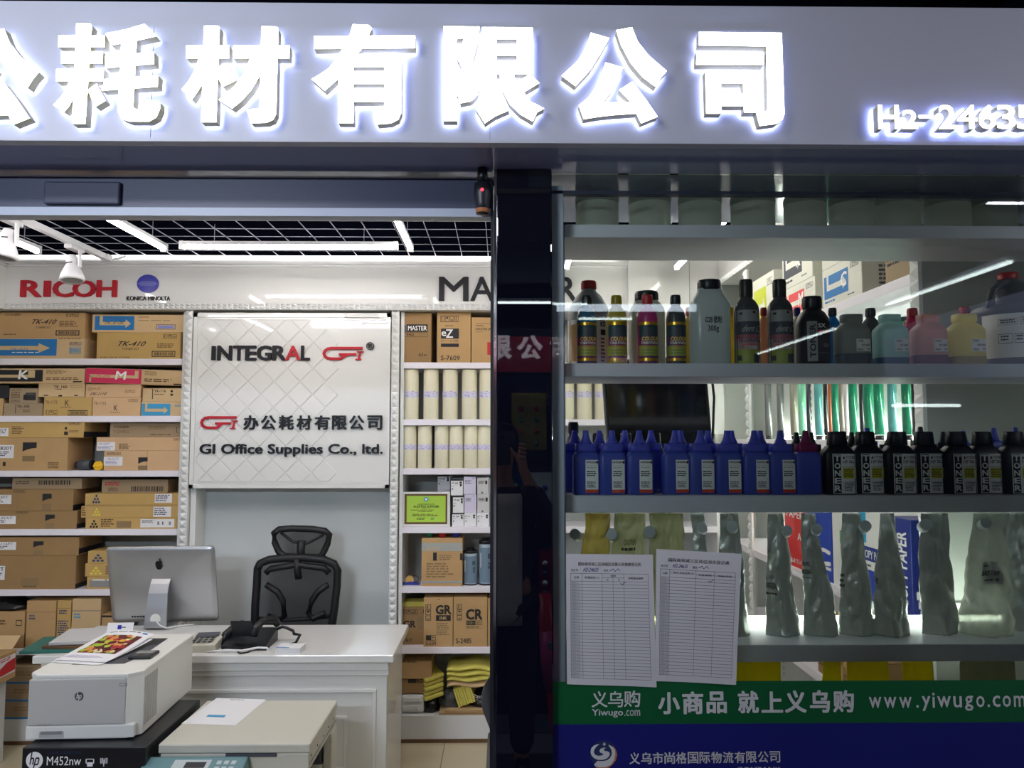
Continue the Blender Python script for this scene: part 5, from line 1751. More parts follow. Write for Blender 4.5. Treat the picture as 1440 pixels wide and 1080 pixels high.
# floor cartons cut by the picture edge
q0, q1 = P(23, 913, 4.2), P(23, 951, 4.2)
hh = q0.z - q1.z
t = root('open_carton', (q0.x - .2, 3.9, q1.z), 'open brown carton with a red-marked label, on a white carton', 'box')
mb = MB()
for q in ((-.2, .2, 0, .004), (-.2, .2, .296, .3), (-.2, -.196, .0041, .2959), (.196, .2, .0041, .2959)):
    mb.box(q[0], q[1], q[2], q[3], 0, hh, 'card')
mb.box(-.195, .195, .0045, .2955, .001, .005, 'card_dark')
mb.build('carton_wall', t)
MB().box(-.19, .19, 0, .004, 0, .1, 'card_light', M=Matrix.Translation((0, .001, hh + .0005)) @ Matrix.Rotation(.5, 4, 'X')).build('flap', t)
MB().box(-.19, .18, 0, .004, 0, .09, 'card_light', M=Matrix.Translation((0, .295, hh + .0005)) @ Matrix.Rotation(-.9, 4, 'X')).build('flap', t)
sd = flat((.2, 0, hh), (0, 1, 0), .3, (0, 0, -1), hh)
mb = MB()
mb.rect(sd, .3, .12, .98, .8, 'sticker')
mb.add([sd(a, b, .001) for a, b in ((.3, .8), (.3, .62), (.5, .55), (.75, .34), (.98, .28), (.98, .72))], [(5, 4, 3, 2, 1, 0)], 'red_print')
decorate(mb, sd, [('g', .35, .16, .85, .3, 2, 'red_print')])
mb.build('sticker', t)
o = MB()
bz = t.location.z - .0008
o.box(-.205, .155, 0, .3, 0, bz, 'white_paint', bev=.003)
sd = flat((.155, 0, bz), (0, 1, 0), .3, (0, 0, -1), bz)
decorate(o, sd, [('b', .35, .5, .8, .75, 'ink'), ('r', .4, .3, .8, .45, 'cyan_print'), ('g', .3, .8, .6, .95, 3, 'ink')])
tag(o.build('white_carton', loc=(t.location.x, 3.9, 0)), 'tall white carton on the floor carrying the open brown carton', 'box')
# ------------------------------------------------------------------ side shelving along the east wall
XS = 1.25
SZ = [2.2, 1.69, 1.144, .77, .36]
Y0S, Y1S = 2.26, 4.28
t = root('side_shelving', (XS, Y0S, 0), 'white shelving along the side wall behind the window shelves', 'shelving')
d = XR - XS - .004
MB().box(0, d, -.018, 0, 0, 2.56, 'cab_grey').build('end_panel', t)
MB().box(d - .012, d, .0005, Y1S - Y0S, 0, 2.56, 'wall_white').build('back_panel', t)
for z in SZ:
    MB().box(0, d - .0125, .0005, Y1S - Y0S, z - .035, z, 'white_shelf', bev=.002).build('shelf', t)
mb = MB()
for yy in (1.55, 2.02):
    for k in range(60):
        mb.box(d - .0128, d - .0118, yy, yy + .006, .4 + k * .033, .4 + k * .033 + .018, 'black_print')
mb.build('slotted_upright', t)
for yc in (Y0S - .018, 3.83):
    mb = MB()
    mb.box(-.012, -.0005, 0, .045, 0, 2.55, 'white_paint')
    n = 60
    s = 2.55 / n
    for i in range(n):
        mb.add([(-.0122, 0, i * s), (-.0122, .045, i * s), (-.0122, .045, i * s + s), (-.0122, 0, i * s + s), (-.026, .0225, i * s + s / 2)], [(1, 0, 4), (2, 1, 4), (3, 2, 4), (0, 3, 4)], 'white_paint')
    o = mb.build('trim_column', loc=(XS, yc, 0))
    o['kind'] = 'structure'
mb = MB()
mb.box(XS - .02, XR - .002, Y0S, YB - .12, 2.562, ZC - .01, 'white_gloss')
n = int((YB - .12 - Y0S) / .03)
for i in range(n):
    y0 = Y0S + i * .03
    mb.add([(XS - .0205, y0, 2.562), (XS - .0205, y0 + .03, 2.562), (XS - .0205, y0 + .03, 2.594), (XS - .0205, y0, 2.594), (XS - .033, y0 + .015, 2.578)], [(1, 0, 4), (2, 1, 4), (3, 2, 4), (0, 3, 4)], 'white_paint')
struct(mb, 'trim_fascia_east')
for z, lab in ((SZ[1], 'white led strip lying behind the printer drums on the side shelf'), (SZ[2], 'white led strip behind the paper reams on the side shelf')):
    o = MB().box(XR - .045, XR - .03, Y0S + .06, Y1S - .06, z + .0005, z + .012, 'led_bay').build('led_strip')
    tag(o, lab, 'light')


def side_carton(xa, xb, z0, h, m, prints, label, group, cat='box', X=XS + .012, dep=.2, endprints=(), name='carton', gap=0.0):
    """carton on the side shelf; xa, xb: far and near pixel columns of its front"""
    Ya, Yb = X * FOC / (xa - 706), X * FOC / (xb - 706)
    w = Ya - Yb
    mb = MB()
    mb.box(0, dep, -w / 2, w / 2, 0, h, m, bev=.002, seg=1)
    f = flat((0, w / 2, h), (0, -1, 0), w, (0, 0, -1), h)
    decorate(mb, f, prints)
    e = flat((0, -w / 2, h), (1, 0, 0), dep, (0, 0, -1), h)
    decorate(mb, e, endprints)
    o = mb.build(name, loc=(X, (Ya + Yb) / 2, z0 + .0003))
    tag(o, label, cat, group)
    return z0 + .0003 + h


GS = 'white cartons with colour panels on the side shelf'
mat('carton_white', '#d8d8cb', .6)
mat('lime_print', '#c3cc3a', .6)
mat('coral_print', '#dd4a4a', .6)
mat('slate_print', '#3a3d48', .6)
END = [('r', .3, .1, .36, .2, 'ink'), ('g', .3, .3, .8, .9, 6, 'form_line')]


def col_panel(m, ch):
    return [('a', .05, .2, .68, .78, m, 'carton_white'), ('t', ch, .5, .28, .64, .62, 'white_print', .02, 0, .15), ('i', .74, .12, .95, .26, 3, 'form_line'), ('g', .06, .84, .4, .92, 1, m), ('g', .66, .86, .9, .92, 1, 'form_line')]


side_carton(1060, 1094, 2.2, .28, 'carton_white', [('a', .04, .2, .7, .85, 'lime_print', 'carton_white'), ('i', .74, .1, .95, .22, 3, 'form_line')], 'white carton with a lime panel, deepest on the top side shelf', GS, endprints=END)
z = side_carton(1108, 1153, 2.2, .153, 'carton_white', col_panel('coral_print', 'M'), 'white carton with a coral panel under the black-panel carton', GS, endprints=END)
side_carton(1107, 1150, z, .2, 'carton_white', col_panel('slate_print', 'K'), 'white carton with a dark slate panel above the coral one', GS, endprints=END)
z = side_carton(1164, 1221, 2.2, .152, 'carton_white', col_panel('blue_print', 'C'), 'white carton with a bright blue panel on the top side shelf', GS, endprints=END)
side_carton(1164, 1212, z, .19, 'carton_white', [('i', .7, .5, .95, .7, 3, 'form_line'), ('r', .3, .1, .5, .3, 'card')], 'plain white carton above the bright blue panel carton', GS)
side_carton(1255, 1290, 2.2, .12, 'card_grey', [('g', .1, .2, .8, .6, 3, 'ink')], 'greyish carton near the front of the top side shelf', GS)

# toner drums standing on the second side shelf
for n, c, r, mt in (('drum_green', '#1f8a66', .15, .2), ('drum_teal', '#5fa3a3', .15, .2), ('drum_mint', '#7ec6a4', .2, .2), ('drum_grey', '#6f7271', .3, .4), ('drum_dark', '#33343b', .3, .3), ('drum_black', '#0d0d10', .3, 0),
                    ('drum_orange', '#b5552b', .4, 0), ('drum_pink', '#d9c9d2', .4, 0), ('drum_tan', '#8b8578', .4, .2)):
    mat(n, c, r, metal=mt, coat=.3)
DR = [(1082, 9, 'grey'), (1099.5, 9.5, 'grey'), (1118.5, 10.5, 'tan'), (1130, 10.5, 'mint'), (1139.5, 6, 'dark'), (1153.5, 11, 'teal'), (1163.5, 5.5, 'black'), (1169.8, 4.5, 'orange'), (1177, 9.5, 'green'), (1186, 7, 'tan'), (1192.8, 6, 'pink'), (1202.5, 11.5, 'green'),
      (1214.7, 6, 'dark'), (1224.8, 13, 'green'), (1239.5, 13.5, 'green'), (1258.5, 12.5, 'teal'), (1279, 13, 'green'), (1293, 12.5, 'black'), (1312.5, 6, 'black')]
protos = {}
cnt = {}
tot = {}
for q in DR:
    tot[q[2]] = tot.get(q[2], 0) + 1
for x, wpx, c in DR:
    X = 1.41
    Y = X * FOC / (x - 706)
    r = wpx / 2 / FOC * Y
    cnt[c] = cnt.get(c, 0) + 1
    cname = {'grey': 'dull grey', 'tan': 'greyish tan', 'mint': 'pale mint', 'dark': 'dark grey', 'teal': 'blue-teal', 'black': 'black', 'orange': 'orange-brown', 'green': 'deep green', 'pink': 'pale pink'}[c]
    lab = '%s printer drum rod on the lit side shelf' % cname if tot[c] == 1 else '%s printer drum rod, %s of its colour from the far shelf end' % (cname, ORD[cnt[c] - 1])
    h = .385 if c == 'dark' else .43
    tt = root('drum_rod', (X, Y, SZ[1] + .0005), lab, 'printer drum', 'printer drums on the side shelf')
    MB().cyl((0, 0, .018), (0, 0, h - .015), r, 'drum_' + c, seg=20).build('sleeve', tt)
    MB().cyl((0, 0, 0), (0, 0, .0175), r * .92, 'dark_plastic', seg=20).build('end_gear', tt)
    MB().cyl((0, 0, h - .0145), (0, 0, h), r * .9, 'dark_plastic', seg=20).build('end_gear', tt)

# reams of paper on the third side shelf
GR = 'paper reams on the side shelf'
mat('ream_red', '#d8261f', .4)
mat('ream_blue', '#1440b0', .4)
mat('ream_navy', '#1c2f86', .4)
mat('ream_white', '#e4e6e4', .4)
mat('ream_green', '#2fb35c', .4)
mat('ream_cyan', '#1a9fd0', .4)
RH = .30
side_carton(1102, 1131, SZ[2], RH, 'ream_red', [('t', 'A4', .62, .5, .9, .6, 'white_print', .02), ('r', .62, .64, .9, .76, 'coral_print'), ('R', .0, .3, .5, .5, 'coral_print'), ('t', 'MULTI-CA', .2, .88, .95, .94, 'white_print', .01), ('t', 'PAPER', .1, .2, .9, .3, 'white_print', .02)], 'red paper ream with A4 in white', GR, name='paper_ream', dep=.21)
side_carton(1132, 1167, SZ[2], RH, 'ream_blue', [('t', 'C', .3, .6, .9, .8, 'white_print', .05), ('r', .05, .82, .95, .86, 'white_print')], 'royal blue paper ream between the red and the green-white ones', GR, name='paper_ream', dep=.21)
side_carton(1168, 1205, SZ[2], RH, 'ream_white', [('o', .3, .3, .8, .46, 'ream_green', .05, .02), ('o', .38, .34, .72, .43, 'ream_green', .04, .015), ('t', 'Ad', .3, .82, .6, .9, 'ream_green', .01)], 'white paper ream with green ring print', GR, name='paper_ream', dep=.21)
side_carton(1206, 1247, SZ[2], RH, 'ream_white', [('r', 0, 0, .25, .36, 'ream_cyan'), ('r', .75, 0, 1, .36, 'ream_cyan'), ('r', 0, .4, 1, .56, 'ream_navy'), ('t', 'COPY PAPER', .1, .44, .9, .53, 'white_print', .02), ('r', 0, .66, 1, 1, 'ream_blue'), ('g', .1, .6, .5, .64, 1, 'ink')], 'white and cyan copy paper ream with a blue base', GR, name='paper_ream', dep=.21)
rt = lambda f: f
side_carton(1249, 1278, SZ[2], RH, 'ream_navy', [], 'navy blue paper ream with white upright lettering', GR, name='paper_ream', dep=.21)
o = bpy.data.objects[[x.name for x in bpy.data.objects if x.get('label', '').startswith('navy blue paper ream')][0]]
Ya, Yb = (XS + .012) * FOC / (1249 - 706), (XS + .012) * FOC / (1278 - 706)
w_ = Ya - Yb
f = flat((0, w_ / 2, RH), (0, -1, 0), w_, (0, 0, -1), RH)
mb = MB()
mb.rect(f, 0, 0, .3, 1, 'ream_white')
mb.text(lambda u, v, l: f(.35 + v * .45, .92 - u * .78, l), 'COPY PAPER', 0, 0, 1, 1, 'white_print', bold=.03)
mb.build('printed_label', o)
# white parcels and small cartons lower down
zc = SZ[2]
mb = MB()
for k in range(3):
    mb.box(0, .18, -.09, .09, k * .028, k * .028 + .026, 'paper_white', bev=.004, M=Matrix.Rotation(.06 * k - .05, 4, 'Z'))
tag(mb.build('paper_packets', loc=(XS + .03, XS * FOC / (1292 - 706), zc + .0005)), 'small pile of white packets beside the navy paper ream', 'packets')
zz = SZ[3]
nn = 0
for k, (xa, xb) in enumerate(((1143, 1158), (1159, 1176), (1177, 1196), (1199, 1226))):
    z1 = zz
    for q in range(3 - (k == 0)):
        z1 = side_carton(xa, xb, z1, .085, 'card' if (k + q) % 2 else 'card_dark', [('g', .1, .3, .8, .7, 2, 'ink_brown')],
                         'small brown carton low on side shelf, %s pile from far end, %s layer' % (ORD[k], ('bottom', 'middle', 'top')[q]), 'small brown cartons low on the side shelf', dep=.16)

# black display screen standing behind the window shelves
MY = 2.85
p0, p1 = P(855, 560, MY), P(1003, 560, MY)
t = root('display_screen', ((p0.x + p1.x) / 2, MY, 0), 'black reflective display screen on a floor stand behind the blue bottles', 'screen', None, 0.0)
w = (p1.x - p0.x) / 2
M = Matrix.Translation((0, 0, 1.6)) @ Matrix.Rotation(-.05, 4, 'Y') @ Matrix.Rotation(-.06, 4, 'X')
mat('screen_black', '#0b0b10', .12, coat=.4)
MB().box(-w, w, 0, .03, 0, .4, 'black_plastic', bev=.004, M=M).build('casing', t)
MB().box(-w + .012, w - .012, -.0012, -.0002, .012, .388, 'screen_black', M=M).build('panel', t)
MB().cyl((0, .05, .02), (0, .05, 1.75), .022, 'dark_plastic').build('pole', t)
MB().box(-.05, .05, .031, .052, 1.7, 1.8, 'dark_plastic').build('bracket', t)
MB().cyl((0, .05, 0), (0, .05, .02), .2, 'dark_plastic', seg=32).build('base', t)
MB().tube([(w * .98, .02, 1.98), (w * 1.06, .03, 1.85), (w * 1.02, .03, 1.7), (w * .9, .04, 1.62), (.03, .06, 1.4), (.024, .07, .6), (.03, .075, .03)], .005, 'black_plastic').build('cable', t)

# ------------------------------------------------------------------ window shelves
X0D, X1D = xpx(796, YD0), 1.48
DZS = [P(1000, y, YD0).z for y in (316, 511, 697, 907)]
TH = [.033, .033, .041, .041]
t = root('window_shelving', ((X0D + X1D) / 2, YD0, 0), 'grey metal shelving just inside the shop window', 'shelving')
w = (X1D - X0D) / 2
for z, th in zip(DZS + [.84], TH + [.04]):
    mb = MB()
    mb.box(-w, w, 0, YD1 - YD0, z - th, z, 'shelf_grey', bev=.002)
    mb.build('shelf', t)
for s in (-1, 1):
    for yy in (.01, YD1 - YD0 - .022):
        MB().box(s * w - (s < 0) * .006 + (s > 0) * .0005, s * w + (s > 0) * .006 - (s < 0) * .0005, yy, yy + .012, 0, DZS[0], 'alu_frame').build('post', t)
ZA, ZB_, ZC_, ZD_ = DZS
tag(MB().box(X0D + .02, X1D - .02, YD1 - .014, YD1 - .004, ZD_ + .0005, ZD_ + .012, 'led_bay').build('led_strip'), 'white led strip along the rear edge of the bag shelf in the window', 'light')


def sup_fn(w, d, p, x0, x1, z0, z1):
    """printing surface on the front of a superellipse body: x from x0 to x1 (of w), z from z1 (top) to z0"""
    def fn(u, v, l):
        x = (x0 + (x1 - x0) * u) * w
        q = min(.9999, abs(x / w))
        return V((x, -d * (1 - q ** p) ** (1 / p) - l, z1 + (z0 - z1) * v))
    return fn


def dims(x0, x1, ytop, Y, zb):
    ym = ytop + 40
    X0, X1 = P(x0, ym, Y).x, P(x1, ym, Y).x
    return (X0 + X1) / 2, (X1 - X0) / 2, P((x0 + x1) / 2, ytop, Y).z - zb


def bottle(x0, x1, ytop, zb, label, kind, body, cap=None, Y=1.97, p=2.0, dr=1.0, group=None, lab=None, low=None, name='bottle', cat='bottle'):
    xc, w, h = dims(x0, x1, ytop, Y, zb)
    d = w * dr
    PROF = {'colour': ([(.94, 0), (1, .02), (1, .64), (.97, .69), (.82, .775), (.5, .835), (.42, .85), (.42, .87)], (.5, .862, 1)),
            'tall': ([(.95, 0), (1, .02), (1, .62), (.93, .69), (.72, .745), (.5, .775), (.48, .8)], (.5, .79, 1)),
            'jar': ([(.95, 0), (1, .02), (1, .70), (.9, .75), (.62, .86), (.6, .9)], (.57, .885, 1)),
            'powder': ([(.97, 0), (1, .015), (1, .66), (.96, .71), (.66, .81), (.58, .83), (.58, .855), (.63, .86), (.62, .99), (.57, 1.0)], None),
            'wide': ([(.97, 0), (1, .02), (1, .72), (.94, .78), (.72, .86), (.66, .88)], (.66, .875, 1)),
            'dome': ([(.98, 0), (1, .02), (1, .56), (.96, .64), (.84, .73), (.62, .82), (.36, .885), (.33, .92)], (.35, .9, 1)),
            'sx': ([(.96, 0), (1, .015), (1, .60), (.94, .68), (.74, .76), (.55, .8), (.55, .83)], (.6, .82, 1))}[kind]
    prof, cp = PROF
    t = root(name, (xc, Y, zb + .0003), label, cat, group)
    if low:
        zl = low[0]
        a = [q for q in prof if q[1] < zl] + [(1, zl)]
        b = [(1, zl)] + [q for q in prof if q[1] > zl]
        MB().loft([sring(w * r, d * r, z * h, 32, p) for r, z in a], low[1], cap1=False).build('powder_fill', t)
        bd = MB().loft([sring(w * r, d * r, z * h, 32, p) for r, z in b], body, cap0=False).build('body', t)
    else:
        bd = MB().loft([sring(w * r, d * r, z * h, 32, p) for r, z in prof], body).build('body', t)
    if cp and cap:
        r, z0, z1 = cp
        r *= w
        mb = MB()
        mb.lathe([(r * .96, z0 * h), (r, z0 * h + .002), (r, z1 * h - .004), (r * .95, z1 * h)], cap, seg=32)
        for k in range(24):
            a = k * math.pi / 12
            mb.box(-.0007, .0007, -r - .0007, -r + .001, z0 * h + .003, z1 * h - .005, cap, M=Matrix.Rotation(a, 4, 'Z'))
        mb.build('cap', t)
    if lab:
        mb = MB()
        for L in lab:
            xa, xb, za, zb2, bg, items = L
            fn = sup_fn(w * 1.004, d * 1.004, p, xa, xb, za * h, zb2 * h)
            if bg:
                mb.rect(fn, 0, 0, 1, 1, bg, lift=.0003, nu=14)
            decorate(mb, fn, items, nu=8)
        mb.build('printed_label', bd)
    return t


for n, c in (('b_cyan', '#2a6d92'), ('b_yellow', '#bfae2e'), ('b_magenta', '#c24a8c'), ('b_smoke', '#5e6062'), ('b_milk', '#b7b9ae'), ('b_clear', '#c6d0d2'), ('b_brown', '#4a4642'), ('b_sky', '#1d87c4'), ('b_pinkred', '#c22c5e'), ('b_peach', '#d2a684'), ('b_bright', '#dccb14')):
    mat(n, c, .28, transl=.5, coat=.3)
for n, c in (('p_grey', '#a3aaa6'), ('p_cyan', '#bfe0de'), ('p_pink', '#e3c0bd'), ('p_yellow', '#ece59a')):
    mat(n, c, .4, transl=.6)
for n, c in (('f_grey', '#4e5a62'), ('f_cyan', '#3c5f80'), ('f_pink', '#7d4a5c'), ('f_yellow', '#a8924a')):
    mat(n, c, .5)
mat('gold_band', '#c69a2e', .3, metal=.7)
mat('purple_print', '#5b2a56', .5)
mat('olive_print', '#8f9a3a', .5)
mat('teal_print', '#1d3b40', .5)


def colour_label(base):
    return [(-.97, .97, .56, .60, 'gold_band', []), (-.97, .97, .40, .56, 'teal_print', [('r', .3, .25, .7, .95, 'slate_print')]), (-.97, .97, .27, .40, 'purple_print', [('t', 'COLOUR', .14, .08, .96, .5, 'yellow_dot', .02), ('t', 'TONER POWDER', .1, .6, .94, .88, 'white_print', .01)]),
            (-.97, .97, .12, .27, 'olive_print', [('g', .2, .05, .85, .2, 1, 'red_print'), ('r', .05, .42, .95, .47, 'teal_print'), ('r', .05, .7, .95, .75, 'teal_print')]), (-.97, .97, .09, .12, 'purple_print', []), (-.97, .97, .05, .09, 'gold_band', []), (-.97, .97, 0.01, .05, base, [])]


GB = 'toner bottles on the upper window shelf'
bottle(798, 858, 396, ZB_, 'large grey plastic jug with a small red cap, behind the blue-topped colour bottle', 'dome', 'jug_grey', 'red_cap', Y=2.07, lab=[(-.98, .98, .03, .54, 'label_white', [('t', 'KO', .72, .05, .84, .16, 'ink', .05), ('r', .72, .22, .84, .34, 'ink'), ('g', .72, .4, .84, .95, 7, 'ink'), ('r', .02, .1, .2, .9, 'card')])], name='jug', cat='jug', group=GB)
bottle(811, 839, 416.5, ZB_, 'blue toner powder bottle with a black cap and patterned label', 'colour', 'b_cyan', 'black_plastic', Y=1.93, lab=colour_label('blue_dot'), group=GB)
bottle(852.6, 881.5, 416.2, ZB_, 'yellow toner powder bottle with a yellow cap and patterned label', 'colour', 'b_yellow', 'b_yellow', Y=1.93, lab=colour_label('b_yellow'), group=GB)
bottle(885, 934, 411, ZB_, 'milky wide jar with a black cap behind the magenta bottle', 'wide', 'b_milk', 'black_plastic', Y=2.07, p=3.5, dr=.8, group=GB)
bottle(896, 925, 415.6, ZB_, 'magenta toner powder bottle with a red cap and patterned label', 'colour', 'b_magenta', 'red_cap', Y=1.93, lab=colour_label('purple_print'), group=GB)
bottle(936.6, 964, 415.6, ZB_, 'smoky grey toner powder bottle with a black cap and patterned label', 'colour', 'b_smoke', 'black_plastic', Y=1.93, lab=colour_label('slate_print'), group=GB)
bottle(961, 978, 433, ZB_, 'dull yellow bottle peeping out behind the translucent refill jar', 'colour', 'b_yellow', 'red_cap', Y=2.08, group=GB)
bottle(970, 1025, 395, ZB_, 'translucent grey refill jar with black cap and handwritten 300g', 'jar', 'b_clear', 'black_plastic', Y=1.96, p=3.0, dr=.75, lab=[(-.42, .42, .37, .56, None, [('t', 'G28 散粉', 0, .0, 1, .42, 'black_print', 0, .02), ('t', '300g', .16, .56, .8, 1.0, 'black_print', .01)])], group=GB)
bottle(1019, 1037, 433, ZB_, 'bright yellow bottle behind the first brown-capped bottle', 'colour', 'b_bright', 'b_bright', Y=2.07, group=GB)
mat('dull_rose', '#8a4a55', .5)
TALL = [(-.97, .97, .50, .63, 'printer_mid', [('r', .1, .2, .2, .4, 'ink'), ('r', .6, .1, .7, .3, 'ink')]), (-.97, .97, .35, .50, 'slate_print', [('t', 'dent C', .2, .3, .9, .8, 'cab_grey', 0, 0, .15)]), (-.97, .97, .30, .35, 'dull_rose', []), (-.97, .97, .25, .30, 'p_pink', [('t', 'MULTIPURPOSE', .08, .1, .95, .8, 'purple_print', .02)]),
        (-.97, .97, .18, .25, 'p_pink', [('g', .2, .1, .8, .5, 1, 'red_print'), ('t', 'TONER', .4, .55, .8, .95, 'white_print', .01)]), (-.97, .97, 0.01, .18, 'olive_print', [('r', .02, .4, .16, .75, 'slate_print'), ('r', .6, .3, .85, .9, 'slate_print')])]
bottle(1032, 1067, 394, ZB_, 'tall patterned bottle with a brown cap beside the translucent refill jar', 'tall', 'b_smoke', 'b_brown', Y=1.95, lab=TALL, group=GB)
bottle(1066, 1083, 433, ZB_, 'peach bottle with a dark red cap between two tall patterned bottles', 'colour', 'b_peach', 'red_cap', Y=2.06, group=GB)
bottle(1079, 1114, 394, ZB_, 'tall patterned bottle with a brown cap beside the black square-shouldered bottle', 'tall', 'b_smoke', 'b_brown', Y=1.95, lab=TALL, group=GB)
bottle(1113, 1130, 433, ZB_, 'milky bottle with a dark blue cap behind the black bottle', 'colour', 'b_milk', 'blue_cap', Y=2.06, group=GB)
SXL = [(-.7, -.1, .05, .62, 'printer_mid', [('t', 'REN', 0, 0, 0.01, .01, 'printer_mid')]), (-.1, .95, .05, .62, 'black_print', [('t', 'SX', .05, .06, .5, .16, 'white_print', .02), ('r', .05, .22, .9, .3, 'red_print'), ('r', .35, .55, .75, .65, 'grey_plastic'), ('r', .05, .78, .9, .8, 'grey_plastic')])]
o = bottle(1121, 1164, 418, ZB_, 'black toner bottle with a black cap and vertical silver label', 'sx', 'toner_black', 'black_plastic', Y=1.95, p=2.6, lab=SXL, group=GB)
xc, w, h = dims(1121, 1164, 418, 1.95, ZB_)
fn = sup_fn(w * 1.006, w * 1.006, 2.6, -.66, -.18, .08 * h, .6 * h)
MB().text(lambda u, v, l: fn(.2 + v * .7, .95 - u * .9, l), 'TONER', 0, 0, 1, 1, 'black_print', bold=.03).build('printed_lettering', o)
bottle(1161, 1182, 433.5, ZB_, 'clear blue bottle with a black cap beside the black toner bottle', 'colour', 'b_sky', 'black_plastic', Y=2.03, group=GB)


def pw(lbl):
    return [(-.05, .86, .26, .5, 'label_white', [('t', 'TONER', .06, .08, .46, .24, 'ink', .01), ('t', 'HP 4600', .36, .4, .9, .58, 'ink', .01), ('t', lbl, .08, .74, .44, .92, 'ink', .01), ('g', .7, .78, .94, .9, 1, 'ink')])]


GP = 'pale square powder bottles on the upper window shelf'
bottle(1175, 1221, 443, ZB_, 'dull grey-green open powder bottle with a white label', 'powder', 'p_grey', Y=1.94, p=4, dr=.7, lab=pw('Black'), low=(.22, 'f_grey'), group=GP)
bottle(1212, 1238, 434, ZB_, 'clear bottle with a black cap behind two pale powder bottles', 'colour', 'b_smoke', 'black_plastic', Y=2.05, lab=[(-.5, .9, .02, .5, 'slate_print', [])], group=GB)
bottle(1230, 1274, 443, ZB_, 'pale blue-green open powder bottle with a white label', 'powder', 'p_cyan', Y=1.94, p=4, dr=.7, lab=pw('Cyan'), low=(.15, 'f_cyan'), group=GP)
bottle(1271, 1297, 434, ZB_, 'deep pink bottle with a red cap behind the pale pink bottle', 'colour', 'b_pinkred', 'red_cap', Y=2.04, group=GB)
bottle(1283, 1328, 443, ZB_, 'pale pink open powder bottle with a white label', 'powder', 'p_pink', Y=1.94, p=4, dr=.7, lab=pw('Magenta'), low=(.2, 'f_pink'), group=GP)
bottle(1345, 1371, 432.5, ZB_, 'dark bottle with a red cap behind the pale yellow bottle', 'colour', 'b_brown', 'red_cap', Y=2.06, group=GB)
bottle(1333, 1381, 442.5, ZB_, 'pale yellow open powder bottle with a white label', 'powder', 'p_yellow', Y=1.94, p=4, dr=.7, lab=pw('Yellow'), low=(.17, 'f_yellow'), group=GP)
# big handled jug
Yj = 1.99
xc, w, h = dims(1371, 1466, 384.6, Yj, ZB_)
t = root('handled_jug', (xc, Yj, ZB_ + .0003), 'big grey jug with a moulded handle, red cap and white label', 'jug')
mat('jug_slate', '#5d6166', .4, transl=.15)
MB().loft([sring(w * r, w * r, h * z, 40, 2, cx=w * c) for r, z, c in ((.95, 0, 0), (.96, .01, 0), (.96, .06, 0), (.95, .08, 0), (.95, .53, 0), (1, .55, 0), (1, .6, 0), (.95, .635, 0), (.76, .655, .18), (.7, .7, .22), (.6, .78, .2), (.44, .86, .12), (.3, .905, .03), (.25, .92, 0), (.25, .94, 0))], 'jug_slate').build('body', t)
MB().lathe([(w * .26, h * .93), (w * .265, h * .935), (w * .265, h * .995), (w * .25, h)], 'red_cap', seg=32).build('cap', t)
MB().tube([(-w * .1, -w * .2, h * .885), (-w * .42, -w * .28, h * .865), (-w * .68, -w * .34, h * .79), (-w * .78, -w * .38, h * .69), (-w * .78, -w * .38, h * .61)], [w * .1, w * .11, w * .11, w * .11, w * .13], 'jug_slate', seg=12).build('handle', t)
fn = sup_fn(w * .962, w * .962, 2, -.98, .98, .08 * h, .53 * h)
mb = MB()
mb.rect(fn, 0, 0, 1, 1, 'label_white', lift=.0003, nu=18)
decorate(mb, fn, [('o', .1, .12, .3, .26, 'ink_soft', .004, .01), ('g', .12, .14, .28, .24, 2, 'ink'), ('o', .34, .08, .52, .26, 'ink_soft', .004, .01), ('g', .36, .1, .5, .24, 3, 'ink_soft')] +
         [q for k in range(5) for q in (('o', .1 + k * .16, .46, .24 + k * .16, .68, 'ink', .004, .012), ('g', .12 + k * .16, .5, .22 + k * .16, .64, 2, 'ink'))], nu=6)
mb.build('printed_label', t)

# big pails on the top shelf, their tops up behind the glass head
GPA = 'pale pails on the top window shelf'
for k, (a, b) in enumerate(((809, 870), (884, 943), (954, 1014), (1028, 1089), (1103, 1161), (1167, 1228), (1231, 1292), (1302, 1362), (1366, 1426))):
    Y = 1.985
    X0, X1 = P(a, 300, Y).x, P(b, 300, Y).x
    w = min((X1 - X0) / 2, .069)
    lab = 'pale grey pail on the top window shelf, %s from the grey window post' % ORD[k]
    h = ZS - ZA - .006
    t = root('pail', ((X0 + X1) / 2, Y, ZA + .0003), lab, 'pail', GPA)
    mat('pail_grey', '#dde3db', .4, transl=.75)
    MB().lathe([(w * .96, 0), (w * .975, .003), (w * .98, h - .022)], 'pail_grey', seg=36).build('body', t)
    MB().lathe([(w * .97, h - .0215), (w, h - .02), (w, h - .004), (w * .97, h)], 'pail_grey', seg=36).build('lid', t)


